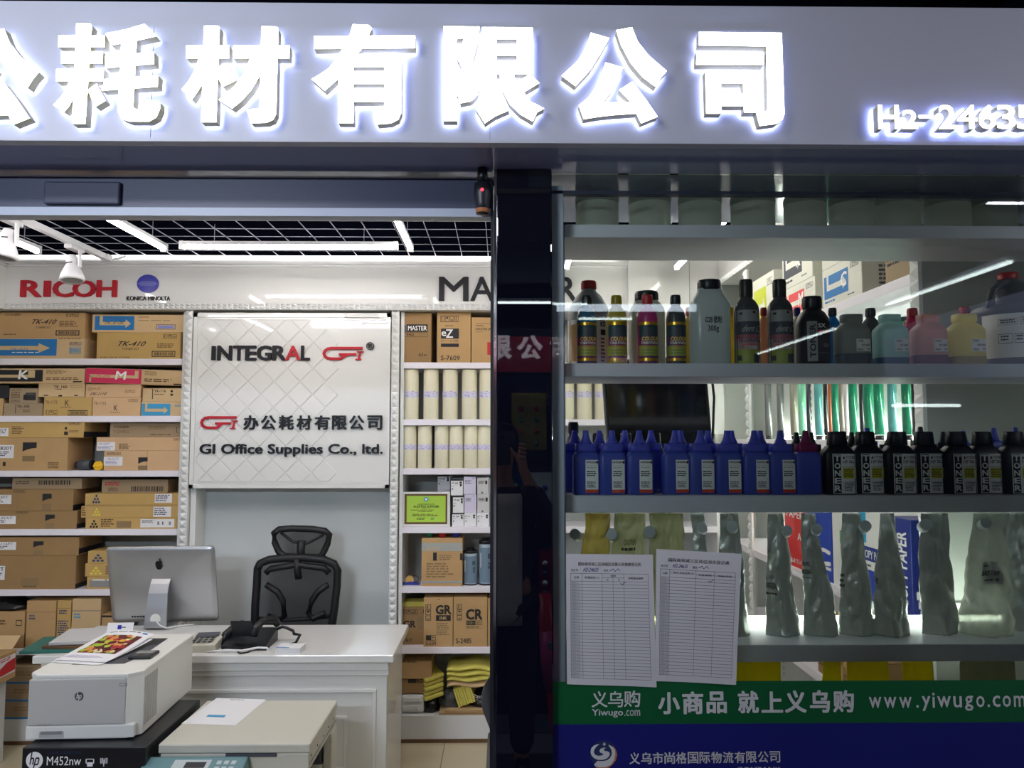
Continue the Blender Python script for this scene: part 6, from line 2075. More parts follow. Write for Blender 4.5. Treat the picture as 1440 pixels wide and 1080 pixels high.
# refill bottles on the third shelf
def refill_proto(w, h, body, nozz, labeled, name='refill_bottle'):
    t = root(name, (0, 0, 0), 'x', 'bottle')
    d = w * .62
    bd = MB().loft([sring(w * r, d * r, z * h, 32, 5) for r, z in ((.97, 0), (1, .015), (1, .575), (.95, .61), (.8, .655), (.74, .665))], body).build('body', t)
    mb = MB()
    mb.loft([sring(w * r, d * q, z * h, 32, 4) for r, q, z in ((.8, .95, .665), (.82, .97, .67), (.8, .95, .785), (.78, .9, .79))], nozz)
    mb.loft([sring(w * r, w * r * .9, z * h, 20, 2) for r, z in ((.5, .79), (.42, .82), (.31, .87), (.24, .93), (.2, .995), (.17, 1.0))], nozz)
    mb.build('nozzle_cap', t)
    if labeled:
        fn = sup_fn(w * 1.003, d * 1.003, 5, -.1, .86, .03 * h, .54 * h)
        mb = MB()
        mb.rect(fn, 0, 0, 1, 1, 'label_white', lift=.0003, nu=8)
        decorate(mb, fn, [('t', 'INTEGRAL', .08, .04, .94, .1, 'ink', .02), ('R', .86, .03, .98, .11, 'ink'), ('r', .05, .16, .95, .165, 'form_line'), ('t', 'for use in', .1, .2, .8, .25, 'ink'), ('g', .1, .34, .9, .52, 3, 'ink'), ('g', .1, .66, .9, .86, 4, 'form_line'), ('R', 0, .9, 1, 1, 'label_orange')], nu=4)
        mb.build('printed_label', bd)
    return t


GBL = 'blue refill bottles on the third window shelf'
fronts = [824, 860.5, 899, 950, 986, 1023, 1061, 1098, 1134]
backs = [808, 843, 879, 916, 957.5, 996.5, 1031.5, 1070]
Yf = 1.925
w = 18.6 / FOC * Yf
h = P(900, 605.5, Yf).z - ZC_
src = None
for k, x in enumerate(fronts):
    lab = 'blue refill bottle with a white label, front row, %s from the grey window post' % ORD[k]
    if k == 8:
        lab = 'unlabelled blue refill bottle, pink reflection painted on its nozzle, beside the black toner bottles'
        pr = refill_proto(w, h, 'purple_blue', 'pink_reflection_nozzle', False)
        pr.location, pr['label'], pr['group'] = (P(x, 660, Yf).x, Yf, ZC_ + .0003), lab, GBL
        continue
    loc = (P(x, 660, Yf).x, Yf + .003 * math.sin(k * 5), ZC_ + .0003)
    if src is None:
        src = refill_proto(w, h, 'purple_blue', 'blue_nozzle', True)
        src.location, src['label'], src['group'] = loc, lab, GBL
    else:
        copy_thing(src, loc, lab)
Yb2 = 2.0
h2 = P(900, 605.5, Yb2).z - ZC_
src2 = None
for k, x in enumerate(backs):
    loc = (P(x, 660, Yb2).x, Yb2 + (.012 if k == 6 else 0), ZC_ + .0003)
    lab = 'blue refill bottle of the back row, %s from the grey window post' % ORD[k]
    if src2 is None:
        src2 = refill_proto(17.5 / FOC * Yb2, h2, 'purple_blue', 'blue_nozzle', False)
        src2.location, src2['label'], src2['group'] = loc, lab, GBL
    else:
        copy_thing(src2, loc, lab)
for k, (a, b, yt) in enumerate(((795, 818, 593.5), (829, 853.5, 609), (868, 893, 609), (906, 935, 609))):
    bottle(a, b, yt, ZC_, 'black bottle behind the blue refill bottles, %s from the grey window post' % ORD[k], 'sx', 'toner_black', 'black_plastic', Y=2.085, p=2.6, dr=.75, group='black bottles behind the blue ones')

# black toner bottles
def toner_proto(w, h):
    t = root('toner_bottle', (0, 0, 0), 'x', 'bottle')
    d = w * .6
    bd = MB().loft([sring(w * r, d * r, z * h, 36, 5) for r, z in ((.97, 0), (1, .012), (1, .64), (.97, .675), (.66, .765), (.62, .775))], 'toner_black').build('body', t)
    MB().loft([sring(w * r, w * r * .8, z * h, 28, 2.4) for r, z in ((.6, .776), (.62, .79), (.58, .9), (.55, .985), (.52, 1.0))], 'black_plastic').build('cap', t)
    fn = sup_fn(w * 1.003, d * 1.003, 5, -.56, .93, .015 * h, .645 * h)
    mb = MB()
    mb.rect(fn, 0, 0, 1, 1, 'label_white', lift=.0003, nu=10)
    mb.rect(fn, .04, .02, .34, .985, 'black_print', lift=.0006, nu=3)
    for i, ch in enumerate('TONER'):
        mb.text(fn, ch, .075, .045 + i * .188, .305, .185 + i * .188, 'label_white', bold=.035, lift=.001)
    mb.add([fn(.41, .125, .001), fn(.52, .125, .001), fn(.465, .05, .001)], [(0, 1, 2)], 'ink')
    decorate(mb, fn, [('t', 'TONER', .54, .055, .98, .125, 'ink', .005), ('t', 'HP', .41, .165, .63, .25, 'ink', .005), ('g', .68, .17, .94, .25, 2, 'ink'), ('R', .42, .36, .97, .62, 'label_yellow'), ('g', .45, .385, .94, .61, 5, 'ink_brown'), ('g', .42, .33, .9, .35, 1, 'ink'), ('o', .42, .7, .95, .82, 'form_line', .006, .006), ('g', .46, .72, .9, .95, 6, 'form_line')], nu=3)
    mb.build('printed_label', bd)
    return t


GTB = 'black toner bottles in the front row'
Yt = 1.93
w = 22.4 / FOC * Yt
h = P(1260, 607, Yt).z - ZC_
src = None
for k, x in enumerate((1176.5, 1221, 1262.5, 1304, 1346, 1387, 1427)):
    loc = (P(x, 660, Yt).x, Yt - (.006 if k == 0 else 0) + (k % 2) * .012, ZC_ + .0003)
    lab = 'black toner bottle with a lettered label, front row, %s from the unlabelled blue bottle' % ORD[k]
    if src is None:
        src = toner_proto(w, h)
        src.location, src['label'], src['group'] = loc, lab, GTB
    else:
        copy_thing(src, loc, lab)
Yb3 = 2.015
srcn = None
for k, (x, m, yt) in enumerate(((1121, 'k', 608), (1146, 'k', 608), (1199, 'k', 608), (1226, 'b', 602), (1252, 'k', 608), (1302, 'k', 600), (1328, 'k', 607), (1363, 'b', 606), (1400, 'b', 602), (1437, 'b', 601))):
    hb_ = P(x, yt, Yb3 + .02).z - ZC_
    pr = refill_proto(15.5 / FOC * Yb3, hb_, 'toner_black' if m == 'k' else 'purple_blue', 'black_plastic' if m == 'k' else 'blue_nozzle', False)
    n_same = sum(1 for q in (0, 1, 2, 4, 5, 6) if q <= k) if m == 'k' else sum(1 for q in (3, 7, 8, 9) if q <= k)
    pr.location, pr['group'] = (P(x, 660, Yb3 + .02).x, Yb3 + .02 + .02 * (k % 2), ZC_ + .0003), 'bottles behind the black toner row'
    pr['label'] = '%s nozzle bottle behind the black toner row, %s of its colour from the post' % ('black' if m == 'k' else 'blue', ORD[n_same - 1])


# ------------------------------------------------------------------ refill bags on the lowest shelf
def bag(x0, x1, xt0, xt1, ytop, Y, m, label, group, zb=None, dr=.42, p=1.3, seed=1, amp=.013, spout=None, text=None, name='refill_bag', cat='bag'):
    zb = ZD_ if zb is None else zb
    ym = ytop + 60
    X0, X1 = P(x0, ym, Y).x, P(x1, ym, Y).x
    T0, T1 = P(xt0, ym, Y).x, P(xt1, ym, Y).x
    h = P((x0 + x1) / 2, ytop, Y).z - zb
    xc = (X0 + X1) / 2
    t = root(name, (xc, Y, zb + .0003), label, cat, group)

    def surf(a, s, l=0.0):
        ww = (X1 - X0) / 2 * (1 - s) + (T1 - T0) / 2 * s
        ww *= 1 + .03 * math.sin(math.pi * min(1, s * 1.6))
        cx = ((T0 + T1) / 2 - xc) * s
        dd = (X1 - X0) / 2 * dr * (1.6 - 1.45 * s ** .8)
        c, q = math.cos(a), math.sin(a)
        v = V((cx + ww * math.copysign(abs(c) ** (2 / p), c), dd * math.copysign(abs(q) ** (2 / p), q), s * h))
        n = noise.noise_vector(V((v.x * 16 + seed * 7.1, v.y * 16, v.z * 7))) * amp * .45
        dv = noise.voronoi(V((v.x * 15 + seed * 3.3, v.y * 11, v.z * 9 + v.x * 6)))[0]
        n = n + V((c * .5, q, 0)) * (min(.55, dv[1] - dv[0]) - .2) * amp * 1.5
        dv = noise.voronoi(V((v.x * 38 + seed, v.y * 30, v.z * 24 - v.x * 20)))[0]
        n = n + V((c * .5, q, 0)) * (min(.5, dv[1] - dv[0]) - .2) * amp * .45
        k = min(1, s * 8) 
        v += V((n.x * k, n.y, 0))
        if l:
            v += V((c, q, 0)).normalized() * l
        return v
    n = 80
    mb = MB()
    mb.loft([[surf(-math.pi / 2 + 2 * math.pi * i / n, s / 56) for i in range(n)] for s in range(57)], m)
    pc = mb.build('pouch', t)
    if text:
        a0, a1, s0, s1, lines = text
        mb = MB()
        fn = lambda u, v, l: surf(a0 + (a1 - a0) * u, s1 + (s0 - s1) * v, .0012 + l)
        if lines and lines[0] == 'patch':
            mb.rect(fn, 0, 0, 1, 1, 'foil', lift=.0, nu=8, nv=6)
        decorate(mb, fn, [q for q in lines if q != 'patch'])
        mb.build('printed_label', pc)
    if spout:
        px, py, r = spout
        q = P(px, py, Y)
        c = V((q.x - xc, -.028, q.z - zb))
        rr = r / FOC * Y
        MB().cyl(c + V((.012, .028, -.012)), c + V((0, -.012, 0)), rr, 'spout_grey', seg=20).build('spout_cap', t)
    return t


GF = 'silver refill bags on the lowest visible window shelf'
pi = math.pi
TX1 = (-2.9, -1.9, .3, .5, [('t', 'B R BOX', .1, .05, .7, .2, 'ink'), ('t', 'UNIVERSAL', 0, .35, .9, .6, 'ink', .02), ('g', 0, .75, .95, .9, 1, 'ink')])
bag(966, 999, 974, 990, 722, 1.98, 'foil', 'narrow silver refill bag with a grey spout beside the cloudy bags', GF, seed=11, spout=(981, 739, 7))
bag(1006, 1053, 1014, 1040, 722, 1.97, 'foil', 'silver refill bag half behind the second notice sheet', GF, seed=2, spout=(1023, 737, 7.5))
bag(1074, 1123, 1080, 1103, 722, 1.97, 'foil', 'silver refill bag standing clear beside the second notice sheet', GF, seed=3, spout=(1099, 743, 6.5), text=TX1)
bag(1127, 1176, 1128, 1149, 722, 1.97, 'foil', 'silver refill bag in front of the red paper ream', GF, seed=4, spout=(1140, 741, 7), text=(-3.0, -2.1, .44, .62, [('t', 'CERAMIC', .0, .1, .9, .3, 'ink', .02), ('t', 'UNIVERSAL', 0, .45, .9, .65, 'ink', .02), ('g', 0, .8, .9, .9, 1, 'form_line')]))
bag(1178, 1227, 1184, 1212, 722, 1.97, 'foil', 'dark silver refill bag between the ceramic bag and the lettered g bag', GF, seed=5, spout=(1207, 737, 7.5), text=(-3.1, -2.5, .36, .5, [('g', 0, 0, .9, .9, 3, 'ink')]))
bag(1225, 1276, 1238, 1262, 722, 1.97, 'foil', 'silver refill bag with a small printed g near its edge', GF, seed=6, text=(-3.0, -2.5, .42, .48, [('t', '0g', .1, 0, .8, 1, 'ink', .01)]))
bag(1292, 1343, 1295, 1336, 722, 1.98, 'foil', 'silver refill bag with a shiny seal standing in front of the diamond column', GF, seed=7, spout=(1291, 735, 8), dr=.38)
bag(1345, 1416, 1368, 1420, 722, 1.98, 'foil_clear', 'plump pale silver bag printed toner on a small patch', GF, seed=8, amp=.02, p=2, spout=(1373, 733, 7), text=(-2.0, -1.2, .42, .6, ['patch', ('t', 'BLACK TONER', 0, .4, .9, .62, 'ink', .02, 0, .1), ('g', .1, .78, .9, .9, 1, 'ink'), ('g', .05, .15, .4, .25, 1, 'ink')]))
bag(1408, 1475, 1418, 1470, 722, 2.02, 'foil', 'grey foil bag cut by the picture edge beside the plump bag', GF, seed=9, amp=.018, p=2)
GY = 'cloudy yellow bags above the notice sheets'
bag(800, 862, 822, 856, 722, 1.96, 'bag_yellow', 'yellowish see-through bag beside the window post with a grey spout', GY, seed=21, amp=.02, p=2, spout=(806, 748, 7))
bag(852, 918, 864, 905, 722, 1.99, 'bag_olive', 'olive see-through bag with faint dark print, middle of three cloudy bags', GY, seed=22, amp=.02, p=2, spout=(856, 748, 8), text=(-2.2, -1.0, .66, .8, [('t', 'CAUTION', .2, .1, .75, .45, 'ink'), ('g', .1, .6, .95, .9, 1, 'ink')]))
bag(906, 969, 915, 962, 722, 1.96, 'bag_olive', 'smooth grey-olive bag beside the narrow silver bag', GY, seed=23, amp=.018, p=2, spout=(909, 745, 8))
GL = 'lime yellow bags on the bottom window shelf'
for k, (a, b, tl, tr, m, yt, lab) in enumerate(((1030, 1100, 1036, 1098, 'bag_lime', 927, 'lime yellow bag just above the green banner, under the notice sheet'), (1142, 1188, 1160, 1184, 'bag_lime', 928, 'lime yellow slanted bag above the green banner, near small brown cartons'),
                                            (1190, 1262, 1193, 1250, 'bag_lime', 926, 'widest lime yellow bag above the green banner'), (1266, 1316, 1270, 1314, 'bag_lime', 926, 'lime yellow bag above the green banner, next to the pale column foot'),
                                            (1345, 1432, 1352, 1430, 'bag_olive', 928, 'dull olive bag above the end of the green banner'))):
    bag(a, b, tl, tr, yt, 1.97, m, lab, GL, zb=.84, dr=.3, p=2.4, seed=31 + k, amp=.006)

# ------------------------------------------------------------------ banner film and notices on the glass
YV = YG - .0048
t = root('banner_film', (0, YV, 0), 'green and blue printed film along the foot of the shop window', 'banner')
gt, gb = P(1000, 958, YV).z, P(1000, 1017.5, YV).z
xa, xb = xpx(777.5, YV, 1000), XG1 - .01
MB().box(xa, xb, -.0005, 0.0005, gb, gt, 'banner_green').build('green_band', t)
MB().box(xa, xb, -.0005, 0.0005, .02, gb - .0003, 'banner_blue').build('blue_band', t)


def bfn(x0, y0, x1, y1):
    p, q = P(x0, y0, YV), P(x1, y1, YV)
    return front(p.x, q.x, q.z, p.z, -.0006)


for nq, (s, x0, y0, x1, y1, mu) in enumerate([('义', 832, 972, 854, 994, .015), ('乌', 855, 972, 876, 994, .015), ('购', 877.5, 971, 900, 993.5, .015), ('小', 926, 974, 955, 1003, .04), ('商', 960, 973, 988, 1003, .04), ('品', 994, 973, 1021, 1002, .04), ('就', 1038, 972, 1066, 1002, .035),
                              ('上', 1071, 973, 1100, 1001, .04), ('义', 1104, 971.5, 1133, 1001, .04), ('乌', 1139, 971, 1166, 1001, .04), ('购', 1171.5, 971, 1200, 1000.5, .035)]):
    if nq in (0, 3, 6):
        mb = MB()
    mb.text(bfn(x0, y0, x1, y1), s, 0, 0, 1, 1, 'banner_white', multi=mu)
    if nq in (2, 5, 10):
        mb.build('lettering', t)
mb = MB()
mb.text(bfn(832.5, 997, 876, 1008.5), 'Yiwugo', 0, 0, 1, 1, 'banner_white', bold=.012)
mb.text(bfn(878, 998, 900, 1006.5), '.com', 0, 0, 1, 1, 'banner_white')
mb.build('lettering', t)
mb = MB()
for ch, a, b, y0, y1 in [('w', 1221.5, 1239, 980, 995), ('w', 1242.5, 1260, 980, 995), ('w', 1264, 1281.5, 980, 995), ('.', 1288, 1291.5, 991, 995), ('y', 1296, 1308, 979, 999), ('i', 1310.5, 1314, 974, 994.5), ('w', 1317.5, 1336.5, 979, 994), ('u', 1340, 1352, 979, 994.3),
                         ('g', 1356, 1368, 978.5, 998.8), ('o', 1372, 1384, 978.5, 994), ('.', 1388, 1391.5, 990, 994), ('c', 1395, 1406, 978, 993.5), ('o', 1409, 1421, 978, 993.5), ('m', 1425, 1441, 978, 993.3)]:
    mb.text(bfn(a, y0, b, y1), ch, 0, 0, 1, 1, 'banner_white', bold=.018)
mb.build('lettering', t)
mb = MB()
for k, ch in enumerate('义乌市尚格国际物流有限公司'):
    x0 = 885 + k * 16.42
    mb.text(bfn(x0, 1058 - k * .15, x0 + 14.6, 1074 - k * .2), ch, 0, 0, 1, 1, 'banner_white', multi=.02)
mb.build('lettering', t)
mb = MB()
mb.text(bfn(1036, 1078.3, 1097, 1083.5), 'COMPANY', 0, 0, 1, 1, 'banner_white', bold=.01)
mb.build('lettering', t)
# round swirl emblem
mb = MB()


def em(pts, m, l):
    q = [P(820 + a / 14.4, 1030 + b / 14.4, YV) for a, b in pts]
    mb.add([V((p.x, -.0006 - l, p.z)) for p in q], [tuple(range(len(q)))], m)


em([(412 + 272 * math.cos(a * pi / 24), 440 + 280 * math.sin(a * pi / 24)) for a in range(48)], 'navy_print', .0003)
em([(600, 265), (660, 340), (690, 450), (660, 560), (590, 650), (500, 720), (400, 760), (300, 740), (240, 690), (420, 700), (560, 620), (620, 480), (610, 350)], 'banner_orange', .0006)
em([(330, 232), (270, 280), (225, 340), (215, 400), (240, 445), (300, 470), (360, 462), (400, 450), (405, 425), (350, 405), (328, 370), (345, 330), (400, 305), (470, 305), (430, 325), (415, 345), (440, 370), (500, 378), (540, 410), (530, 470), (480, 520), (400, 550), (300, 548), (220, 515), (165, 455), (148, 390), (165, 310), (220, 260), (280, 235)], 'banner_white', .0009)
em([(505, 248), (540, 255), (600, 290), (640, 350), (650, 440), (620, 560), (560, 650), (450, 700), (330, 700), (250, 680), (215, 650), (290, 570), (400, 575), (480, 560), (545, 510), (578, 440), (575, 360), (545, 300)], 'banner_white', .0010)
em([(427, 185), (442, 218), (468, 232), (442, 246), (427, 280), (412, 246), (386, 232), (412, 218)], 'banner_white', .0010)
mb.build('swirl_emblem', t)


def notice(c, title, label, rows, cols, head, seed):
    """c: the four corner pixels, clockwise from the upper one by the post"""
    Y = YV - .0012
    q = [P(x, y, Y) for x, y in c]
    o = q[0].copy()

    def fn(u, v, l):
        p = q[0] * (1 - u) * (1 - v) + q[1] * u * (1 - v) + q[2] * u * v + q[3] * (1 - u) * v
        return V((p.x - o.x, -l - .004 * v * v * (1 + .5 * math.sin(u * 5 + seed)), p.z - o.z))
    mb = MB()
    mb.rect(fn, 0, 0, 1, 1, 'paper', lift=0, nu=8, nv=12)
    mb.rect(lambda u, v, l: fn(1 - u, v, -.0004), 0, 0, 1, 1, 'paper', lift=0, nu=8, nv=12)
    mb.text(fn, title, .14, .062, .86, .09, 'ink')
    mb.text(fn, '商位号:', .055, .115, .14, .135, 'ink')
    mb.text(fn, 'H2-24635', .2, .105, .37, .135, 'form_pen', skew=.1)
    mb.text(fn, '姓名:', .43, .115, .49, .135, 'ink')
    x0, x1, y0, y1 = .05, .94, .15, .95
    lw, lv = .0035, .0028
    n = rows
    hh = .06
    for k in range(n + 1):
        v = y0 + hh + (y1 - y0 - hh) * k / n
        mb.rect(fn, x0, v - lv / 2, x1, v + lv / 2, 'form_line', lift=.0004, nu=6)
        if k < n:
            mb.text(fn, '2020.2.%d' % (k % 28 + 1), x0 + .008, v + .006, x0 + .1, v + (y1 - y0 - hh) / n - .006, 'form_line')
    mb.rect(fn, x0, y0 - lv / 2, x1, y0 + lv / 2, 'form_line', lift=.0004, nu=6)
    for u in cols:
        mb.rect(fn, u - lw / 2, y0, u + lw / 2, y1, 'form_line', lift=.0004, nv=8)
    mb.rect(fn, cols[2], y0 + .03, cols[4] if len(cols) > 5 else cols[-1], y0 + .033, 'form_line', lift=.0004)
    for s, u0, v0, u1, v1 in head:
        mb.text(fn, s, u0, v0, u1, v1, 'ink')
    for vs, fs in strokes(None, [(.5, .128), (.54, .112), (.56, .132), (.6, .11), (.62, .13)], .005) + strokes(None, [(.62, .222), (.64, .232), (.68, .212)], .005):
        mb.add([fn(a, b, .0006) for a, b in reversed(vs)], [tuple(range(len(vs)))], 'form_pen')
    return tag(mb.build('notice_sheet', loc=o), label, 'notice')


notice(((796, 779), (918, 780), (923, 966), (797, 961)), '国际商贸城三区网络区经营人员健康登记表', 'white printed register form taped to the glass beside the window post', 30, [.05, .18, .41, .535, .66, .94],
       [('日期', .09, .172, .145, .19), ('体温监测(℃)', .21, .172, .38, .192), ('咳嗽', .51, .158, .57, .174), ('有', .46, .19, .485, .204), ('无', .59, .19, .615, .204), ('异常情况说明', .71, .172, .88, .192)], 1)
notice(((923, 772), (1043, 779), (1034, 962), (921, 957)), '国际商贸城三区商位消杀登记表', 'white printed register form taped to the glass, overlapping the green banner farther from the post', 30, [.05, .16, .47, .69, .94],
       [('日期', .08, .172, .13, .19), ('门把手及电话等(次)', .18, .165, .45, .185), ('地面(拖把)', .5, .172, .66, .19), ('地面(消毒)', .73, .172, .9, .19)], 3)

# ------------------------------------------------------------------ corridor and the shop across it (seen in reflections)
mb = MB()
mb.box(-5, 5, -6.4, YF + .4, 3.1, 3.16, 'corridor_paint')
struct(mb, 'ceiling_corridor')
YO = -.70
struct(MB().box(-5, 5, YO - .008, YO, .1, 2.8, 'neighbour_glass'), 'window_2')
struct(MB().box(-5, 5, YO - .06, YO, 2.8, 3.1, 'corridor_paint'), 'wall_opposite_header')
struct(MB().box(-5, 5, -6.4, -6.3, 0, 3.1, 'corridor_paint'), 'wall_opposite_back')
for k, (x, y, z, L, ax, lab) in enumerate(((2.97, -1.47, 2.72, 1.46, 'y', 'long tube light in the shop across, seen mirrored high on the window'), (3.14, -4.6, 2.72, 2.2, 'y', 'second tube light in the shop across, mirrored on the dark bottles'),
                                           (.89, -2.92, 2.72, .46, 'x', 'short tube light in the shop across, mirrored over the yellow bottle'), (.2, -3.5, 2.95, 1.2, 'x', 'tube light in the shop across, mirrored in the black pillar'),
                                           (2.67, -1.16, 1.90, .43, 'x', 'small tube light in the shop across, mirrored over the toner bottles'))):
    t = root('tube_light', (x, y, z), lab, 'light', 'tube lights of the shop across')
    a, b = ((0, -L / 2, 0), (0, L / 2, 0)) if ax == 'y' else ((-L / 2, 0, 0), (L / 2, 0, 0))
    MB().cyl(a, b, .010, 'led_across', seg=10).build('tube', t)
    q = .02
    if ax == 'y':
        MB().box(-q, q, -L / 2, L / 2, .015, .04, 'lamp_white').build('housing', t)
    else:
        MB().box(-L / 2, L / 2, -q, q, .015, .04, 'lamp_white').build('housing', t)
mat('toy_red', '#c0202c', .4)
mat('toy_blue', '#1f3f9c', .4)
mat('toy_yellow', '#d8c032', .4)
mat('toy_green', '#2f9a52', .4)
mat('toy_pink', '#c2477e', .4)
mat('card_navy', '#22407c', .5)
mat('peg_navy', '#141c36', .6, spec=.2)
tag(MB().box(-.5, .9, 0, .03, 2.1, 2.32, 'toy_red').build('display_board', loc=(0, -1.15, 0)), 'red display board in the shop across, mirrored in the pillar', 'board')
tag(MB().box(-4.9, 4.9, 0, .03, .004, 2.08, 'peg_navy').build('display_backboard', loc=(0, -1.3, 0)), 'navy pegboard across the corridor, widened to keep bright reflections off the window', 'board')  # stretched far past its goods to block bright reflections in the glass
GT = 'carded toys in the shop across'
for k, (x, z, w, h, m, cs) in enumerate(((.17, 1.62, .11, .36, 'toy_yellow', ('toy_green', 'toy_red')), (.05, 1.18, .08, .3, 'card_navy', ('toy_red', 'toy_green')), (.24, 1.14, .07, .34, 'label_white', ('toy_red', 'toy_yellow', 'toy_green', 'toy_blue')), (.4, 1.62, .1, .36, 'toy_blue', ('toy_yellow', 'toy_red')),
                                          (-.12, 1.62, .08, .3, 'toy_pink', ('toy_blue', 'toy_yellow')), (.3, .7, .07, .3, 'toy_red', ('card_navy', 'label_white')))):
    t = root('toy_card', (x, -1.268, z), '%s blister card of toys hanging on the navy pegboard across the corridor' % ('bright yellow', 'dark blue', 'white', 'royal blue', 'pink', 'red')[k], 'toy card', GT)
    MB().box(-w, w, 0, .003, 0, h, m).build('backing', t)
    for q in range(2):
        for r in range(4):
            MB().lathe([(.001, .012), (.012, .009), (.018, 0)], cs[r % len(cs)], seg=12, M=Matrix.Translation((w * (q - .5) * .9, .003, h * (.12 + r * .2))) @ Matrix.Rotation(-pi / 2, 4, 'X')).build('bubble', t)
    MB().cyl((0, -.002, h - .02), (0, .05, h - .016), .003, 'chrome', seg=6).build('hook', t)
t = root('toy_bat', (.25, -.62, 0), 'tall red and pink soft toy bat leaning across the corridor', 'toy')
MB().tube([(0.1, .05, .03), (.06, .03, .2), (.03, .0, .4), (.0, -.03, .62), (-.02, -.06, .85)], [.07, .06, .05, .045, .04], 'toy_red', seg=14).build('shaft', t)
MB().tube([(.03, .012, .36), (.012, -.005, .52), (.0, -.02, .66)], [.056, .056, .05], 'toy_pink', seg=14).build('sleeve', t)
for z, x in ((.4, .04), (.6, .01)):
    MB().cyl((x, .04, z), (x, .062, z), .018, 'copier_teal').build('button', t)

# ------------------------------------------------------------------ the person taking the picture (mirrored in the pillar)
def skin_mesh(name, chains, m, parent=None, sub=1, loc=None):
    """chains: lists of (point, radius); points shared between chains are joined"""
    vs, rs, es, idx = [], [], [], {}
    for ch in chains:
        last = None
        for p, r in ch:
            k = tuple(round(c, 4) for c in p)
            if k not in idx:
                idx[k] = len(vs)
                vs.append(p)
                rs.append(r if isinstance(r, tuple) else (r, r))
            i = idx[k]
            if last is not None and last != i:
                es.append((last, i))
            last = i
    me = bpy.data.meshes.new(name)
    me.from_pydata(vs, es, [])
    o = bpy.data.objects.new(name, me)
    COL.objects.link(o)
    md = o.modifiers.new('skin', 'SKIN')
    md.use_smooth_shade = True
    for i, d in enumerate(me.skin_vertices[0].data):
        d.radius = rs[i]
        d.use_root = i == 0
    s = o.modifiers.new('sub', 'SUBSURF')
    s.levels = s.render_levels = sub
    dg = bpy.context.evaluated_depsgraph_get()
    me2 = bpy.data.meshes.new_from_object(o.evaluated_get(dg))
    bpy.data.objects.remove(o)
    me2.name = name
    me2.materials.clear()
    me2.materials.append(MATS[m])
    o = bpy.data.objects.new(name, me2)
    COL.objects.link(o)
    if parent:
        o.parent = parent
    if loc:
        o.location = loc
    return o


PX, PY = .0, -.40


def pp(x, y, z):
    return (x, y, z)


def finger(base, dirs, r):
    out = [(base, r)]
    p = V(base)
    for d_ in dirs:
        p = p + V(d_)
        out.append((tuple(p), r * .92))
    return out


# hand near the lower edge of the phone on the side of +x, other hand on the far side
ch = [[((0, 0, .95), .12), ((0, 0, 1.12), (.115, .09)), ((0, -.01, 1.32), (.14, .1)), ((0, -.02, 1.43), (.09, .07)), ((0, -.01, 1.49), .05), ((0, .02, 1.56), (.06, .07)), ((0, .02, 1.63), (.075, .09)), ((0, .01, 1.7), (.06, .075))]]
for s in (-1, 1):
    hx = s * .085
    ch.append([((0, -.01, 1.32), (.14, .1)), ((s * .17, -.02, 1.38), .055), ((s * .27, .05, 1.18), .045), ((s * .26 * .6 + hx * .4, .24, 1.35), .037), ((hx + s * .015, .33, 1.55), .026), ((hx + s * .01, .345, 1.60), (.032, .018)), ((hx, .35, 1.64), (.032, .016))])
    hand = (hx, .35, 1.64)
    for k in range(4):
        b = (hx + s * .012, .352 + .004, 1.60 + k * .019)
        ch.append([(hand, (.032, .016))] + finger(b, [(s * .012, .018, .006), (-s * .014, .016, .004), (-s * (.018 + .003 * (k in (1, 2))), .004, .002)], .0085))
    ch.append([((hx + s * .01, .345, 1.60), (.032, .018))] + finger((hx - s * .018, .345, 1.615), [(-s * .018, .004, .018), (-s * .012, .004, .02)], .010))
    ch.append([((0, 0, .95), .12), ((s * .09, 0, .88), .085), ((s * .1, .01, .5), .058), ((s * .1, -.01, .12), .042), ((s * .1, -.02, .05), .04), ((s * .105, .06, .035), .035), ((s * .11, .12, .025), .028)])
person = skin_mesh('person', ch, 'skin', sub=1, loc=(PX, PY, 0))
tag(person, 'person in dark jacket, pale shirt and jeans holding up a phone, mirrored in the pillar', 'person')
jk = [[((0, -.005, .86), (.175, .125)), ((0, -.005, 1.1), (.165, .125)), ((0, -.012, 1.32), (.175, .13)), ((0, -.02, 1.44), (.1, .085))]]
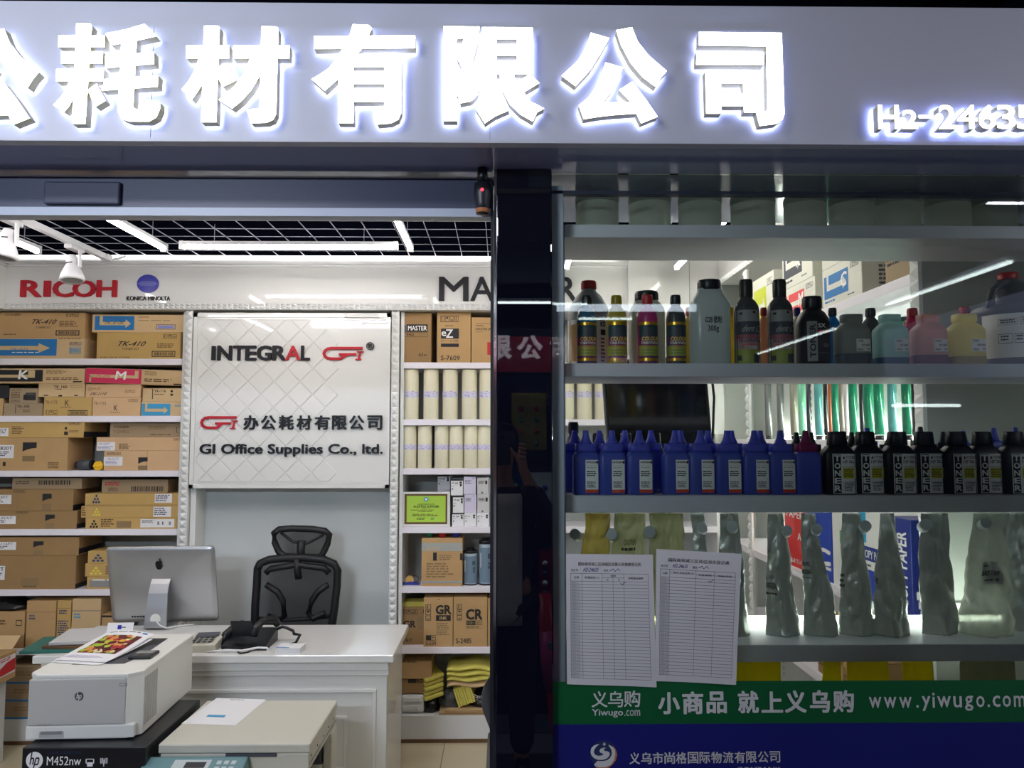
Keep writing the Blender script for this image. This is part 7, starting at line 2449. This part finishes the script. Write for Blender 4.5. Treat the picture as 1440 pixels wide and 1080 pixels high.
for s in (-1, 1):
    hx = s * .085
    jk.append([((0, -.012, 1.32), (.175, .13)), ((s * .18, -.02, 1.38), .078), ((s * .275, .05, 1.18), .066), ((s * .26 * .6 + hx * .4, .235, 1.345), .054), ((hx + s * .02, .31, 1.49), .046)])
skin_mesh('jacket', jk, 'jacket', person)
fn = lambda u, v, l: V((-.1 + .2 * u, .148 + .012 * math.sin(u * pi) + l - .01 * (v - .5) ** 2, 1.42 - .64 * v))
mb = MB()
rr = []
for k in range(9):
    v = k / 8
    rr.append([fn(u / 6, v, .0) for u in range(7)] + [fn(u / 6, v, -.03) for u in reversed(range(7))])
mb.loft(rr, 'shirt')
mb.build('shirt', person)
jn = [[((0, 0, .93), (.155, .12)), ((s * .095, 0, .84), .105), ((s * .102, .01, .5), .078), ((s * .102, -.01, .1), .066)] for s in (-1, 1)]
skin_mesh('trousers', jn, 'jeans', person)
for s in (-1, 1):
    MB().loft([[V((s * .105 + x * k, .03 + y * k, z)) for x, y in [(.05 * math.cos(a * pi / 8), .14 * math.sin(a * pi / 8)) for a in range(16)]] for z, k in ((.0, 1), (.03, 1.02), (.07, .8), (.1, .6))], 'shoe').build('shoe', person)
mb = MB()
mb.loft([[v + V((0, -.012 - .01 * (z < 1.62), 0)) for v in sring(.088 * k, .098 * k, z, 24)] for z, k in ((1.60, .8), (1.65, 1), (1.71, .98), (1.76, .7), (1.775, .3))], 'hair')
mb.build('hair', person)
mb = MB()
for s in (-1, 1):
    mb.lathe([(.001, .006), (.008, .004), (.012, 0)], 'white_print', seg=12, M=Matrix.Translation((s * .032, .104, 1.645)) @ Matrix.Rotation(-pi / 2, 4, 'X'))
    mb.lathe([(.001, .0075), (.005, .006)], 'black_print', seg=10, M=Matrix.Translation((s * .032, .104, 1.645)) @ Matrix.Rotation(-pi / 2, 4, 'X'))
mb.build('eyes', person)
t = root('phone', (0.0, -.045, 1.65), 'dark phone held up in front of the face of the person', 'phone')
MB().box(-.04, .04, -.004, .004, -.08, .08, 'black_plastic', bev=.003).build('body', t)
MB().cyl((0, .004, .05), (0, .0065, .05), .008, 'screen_black').build('lens', t)
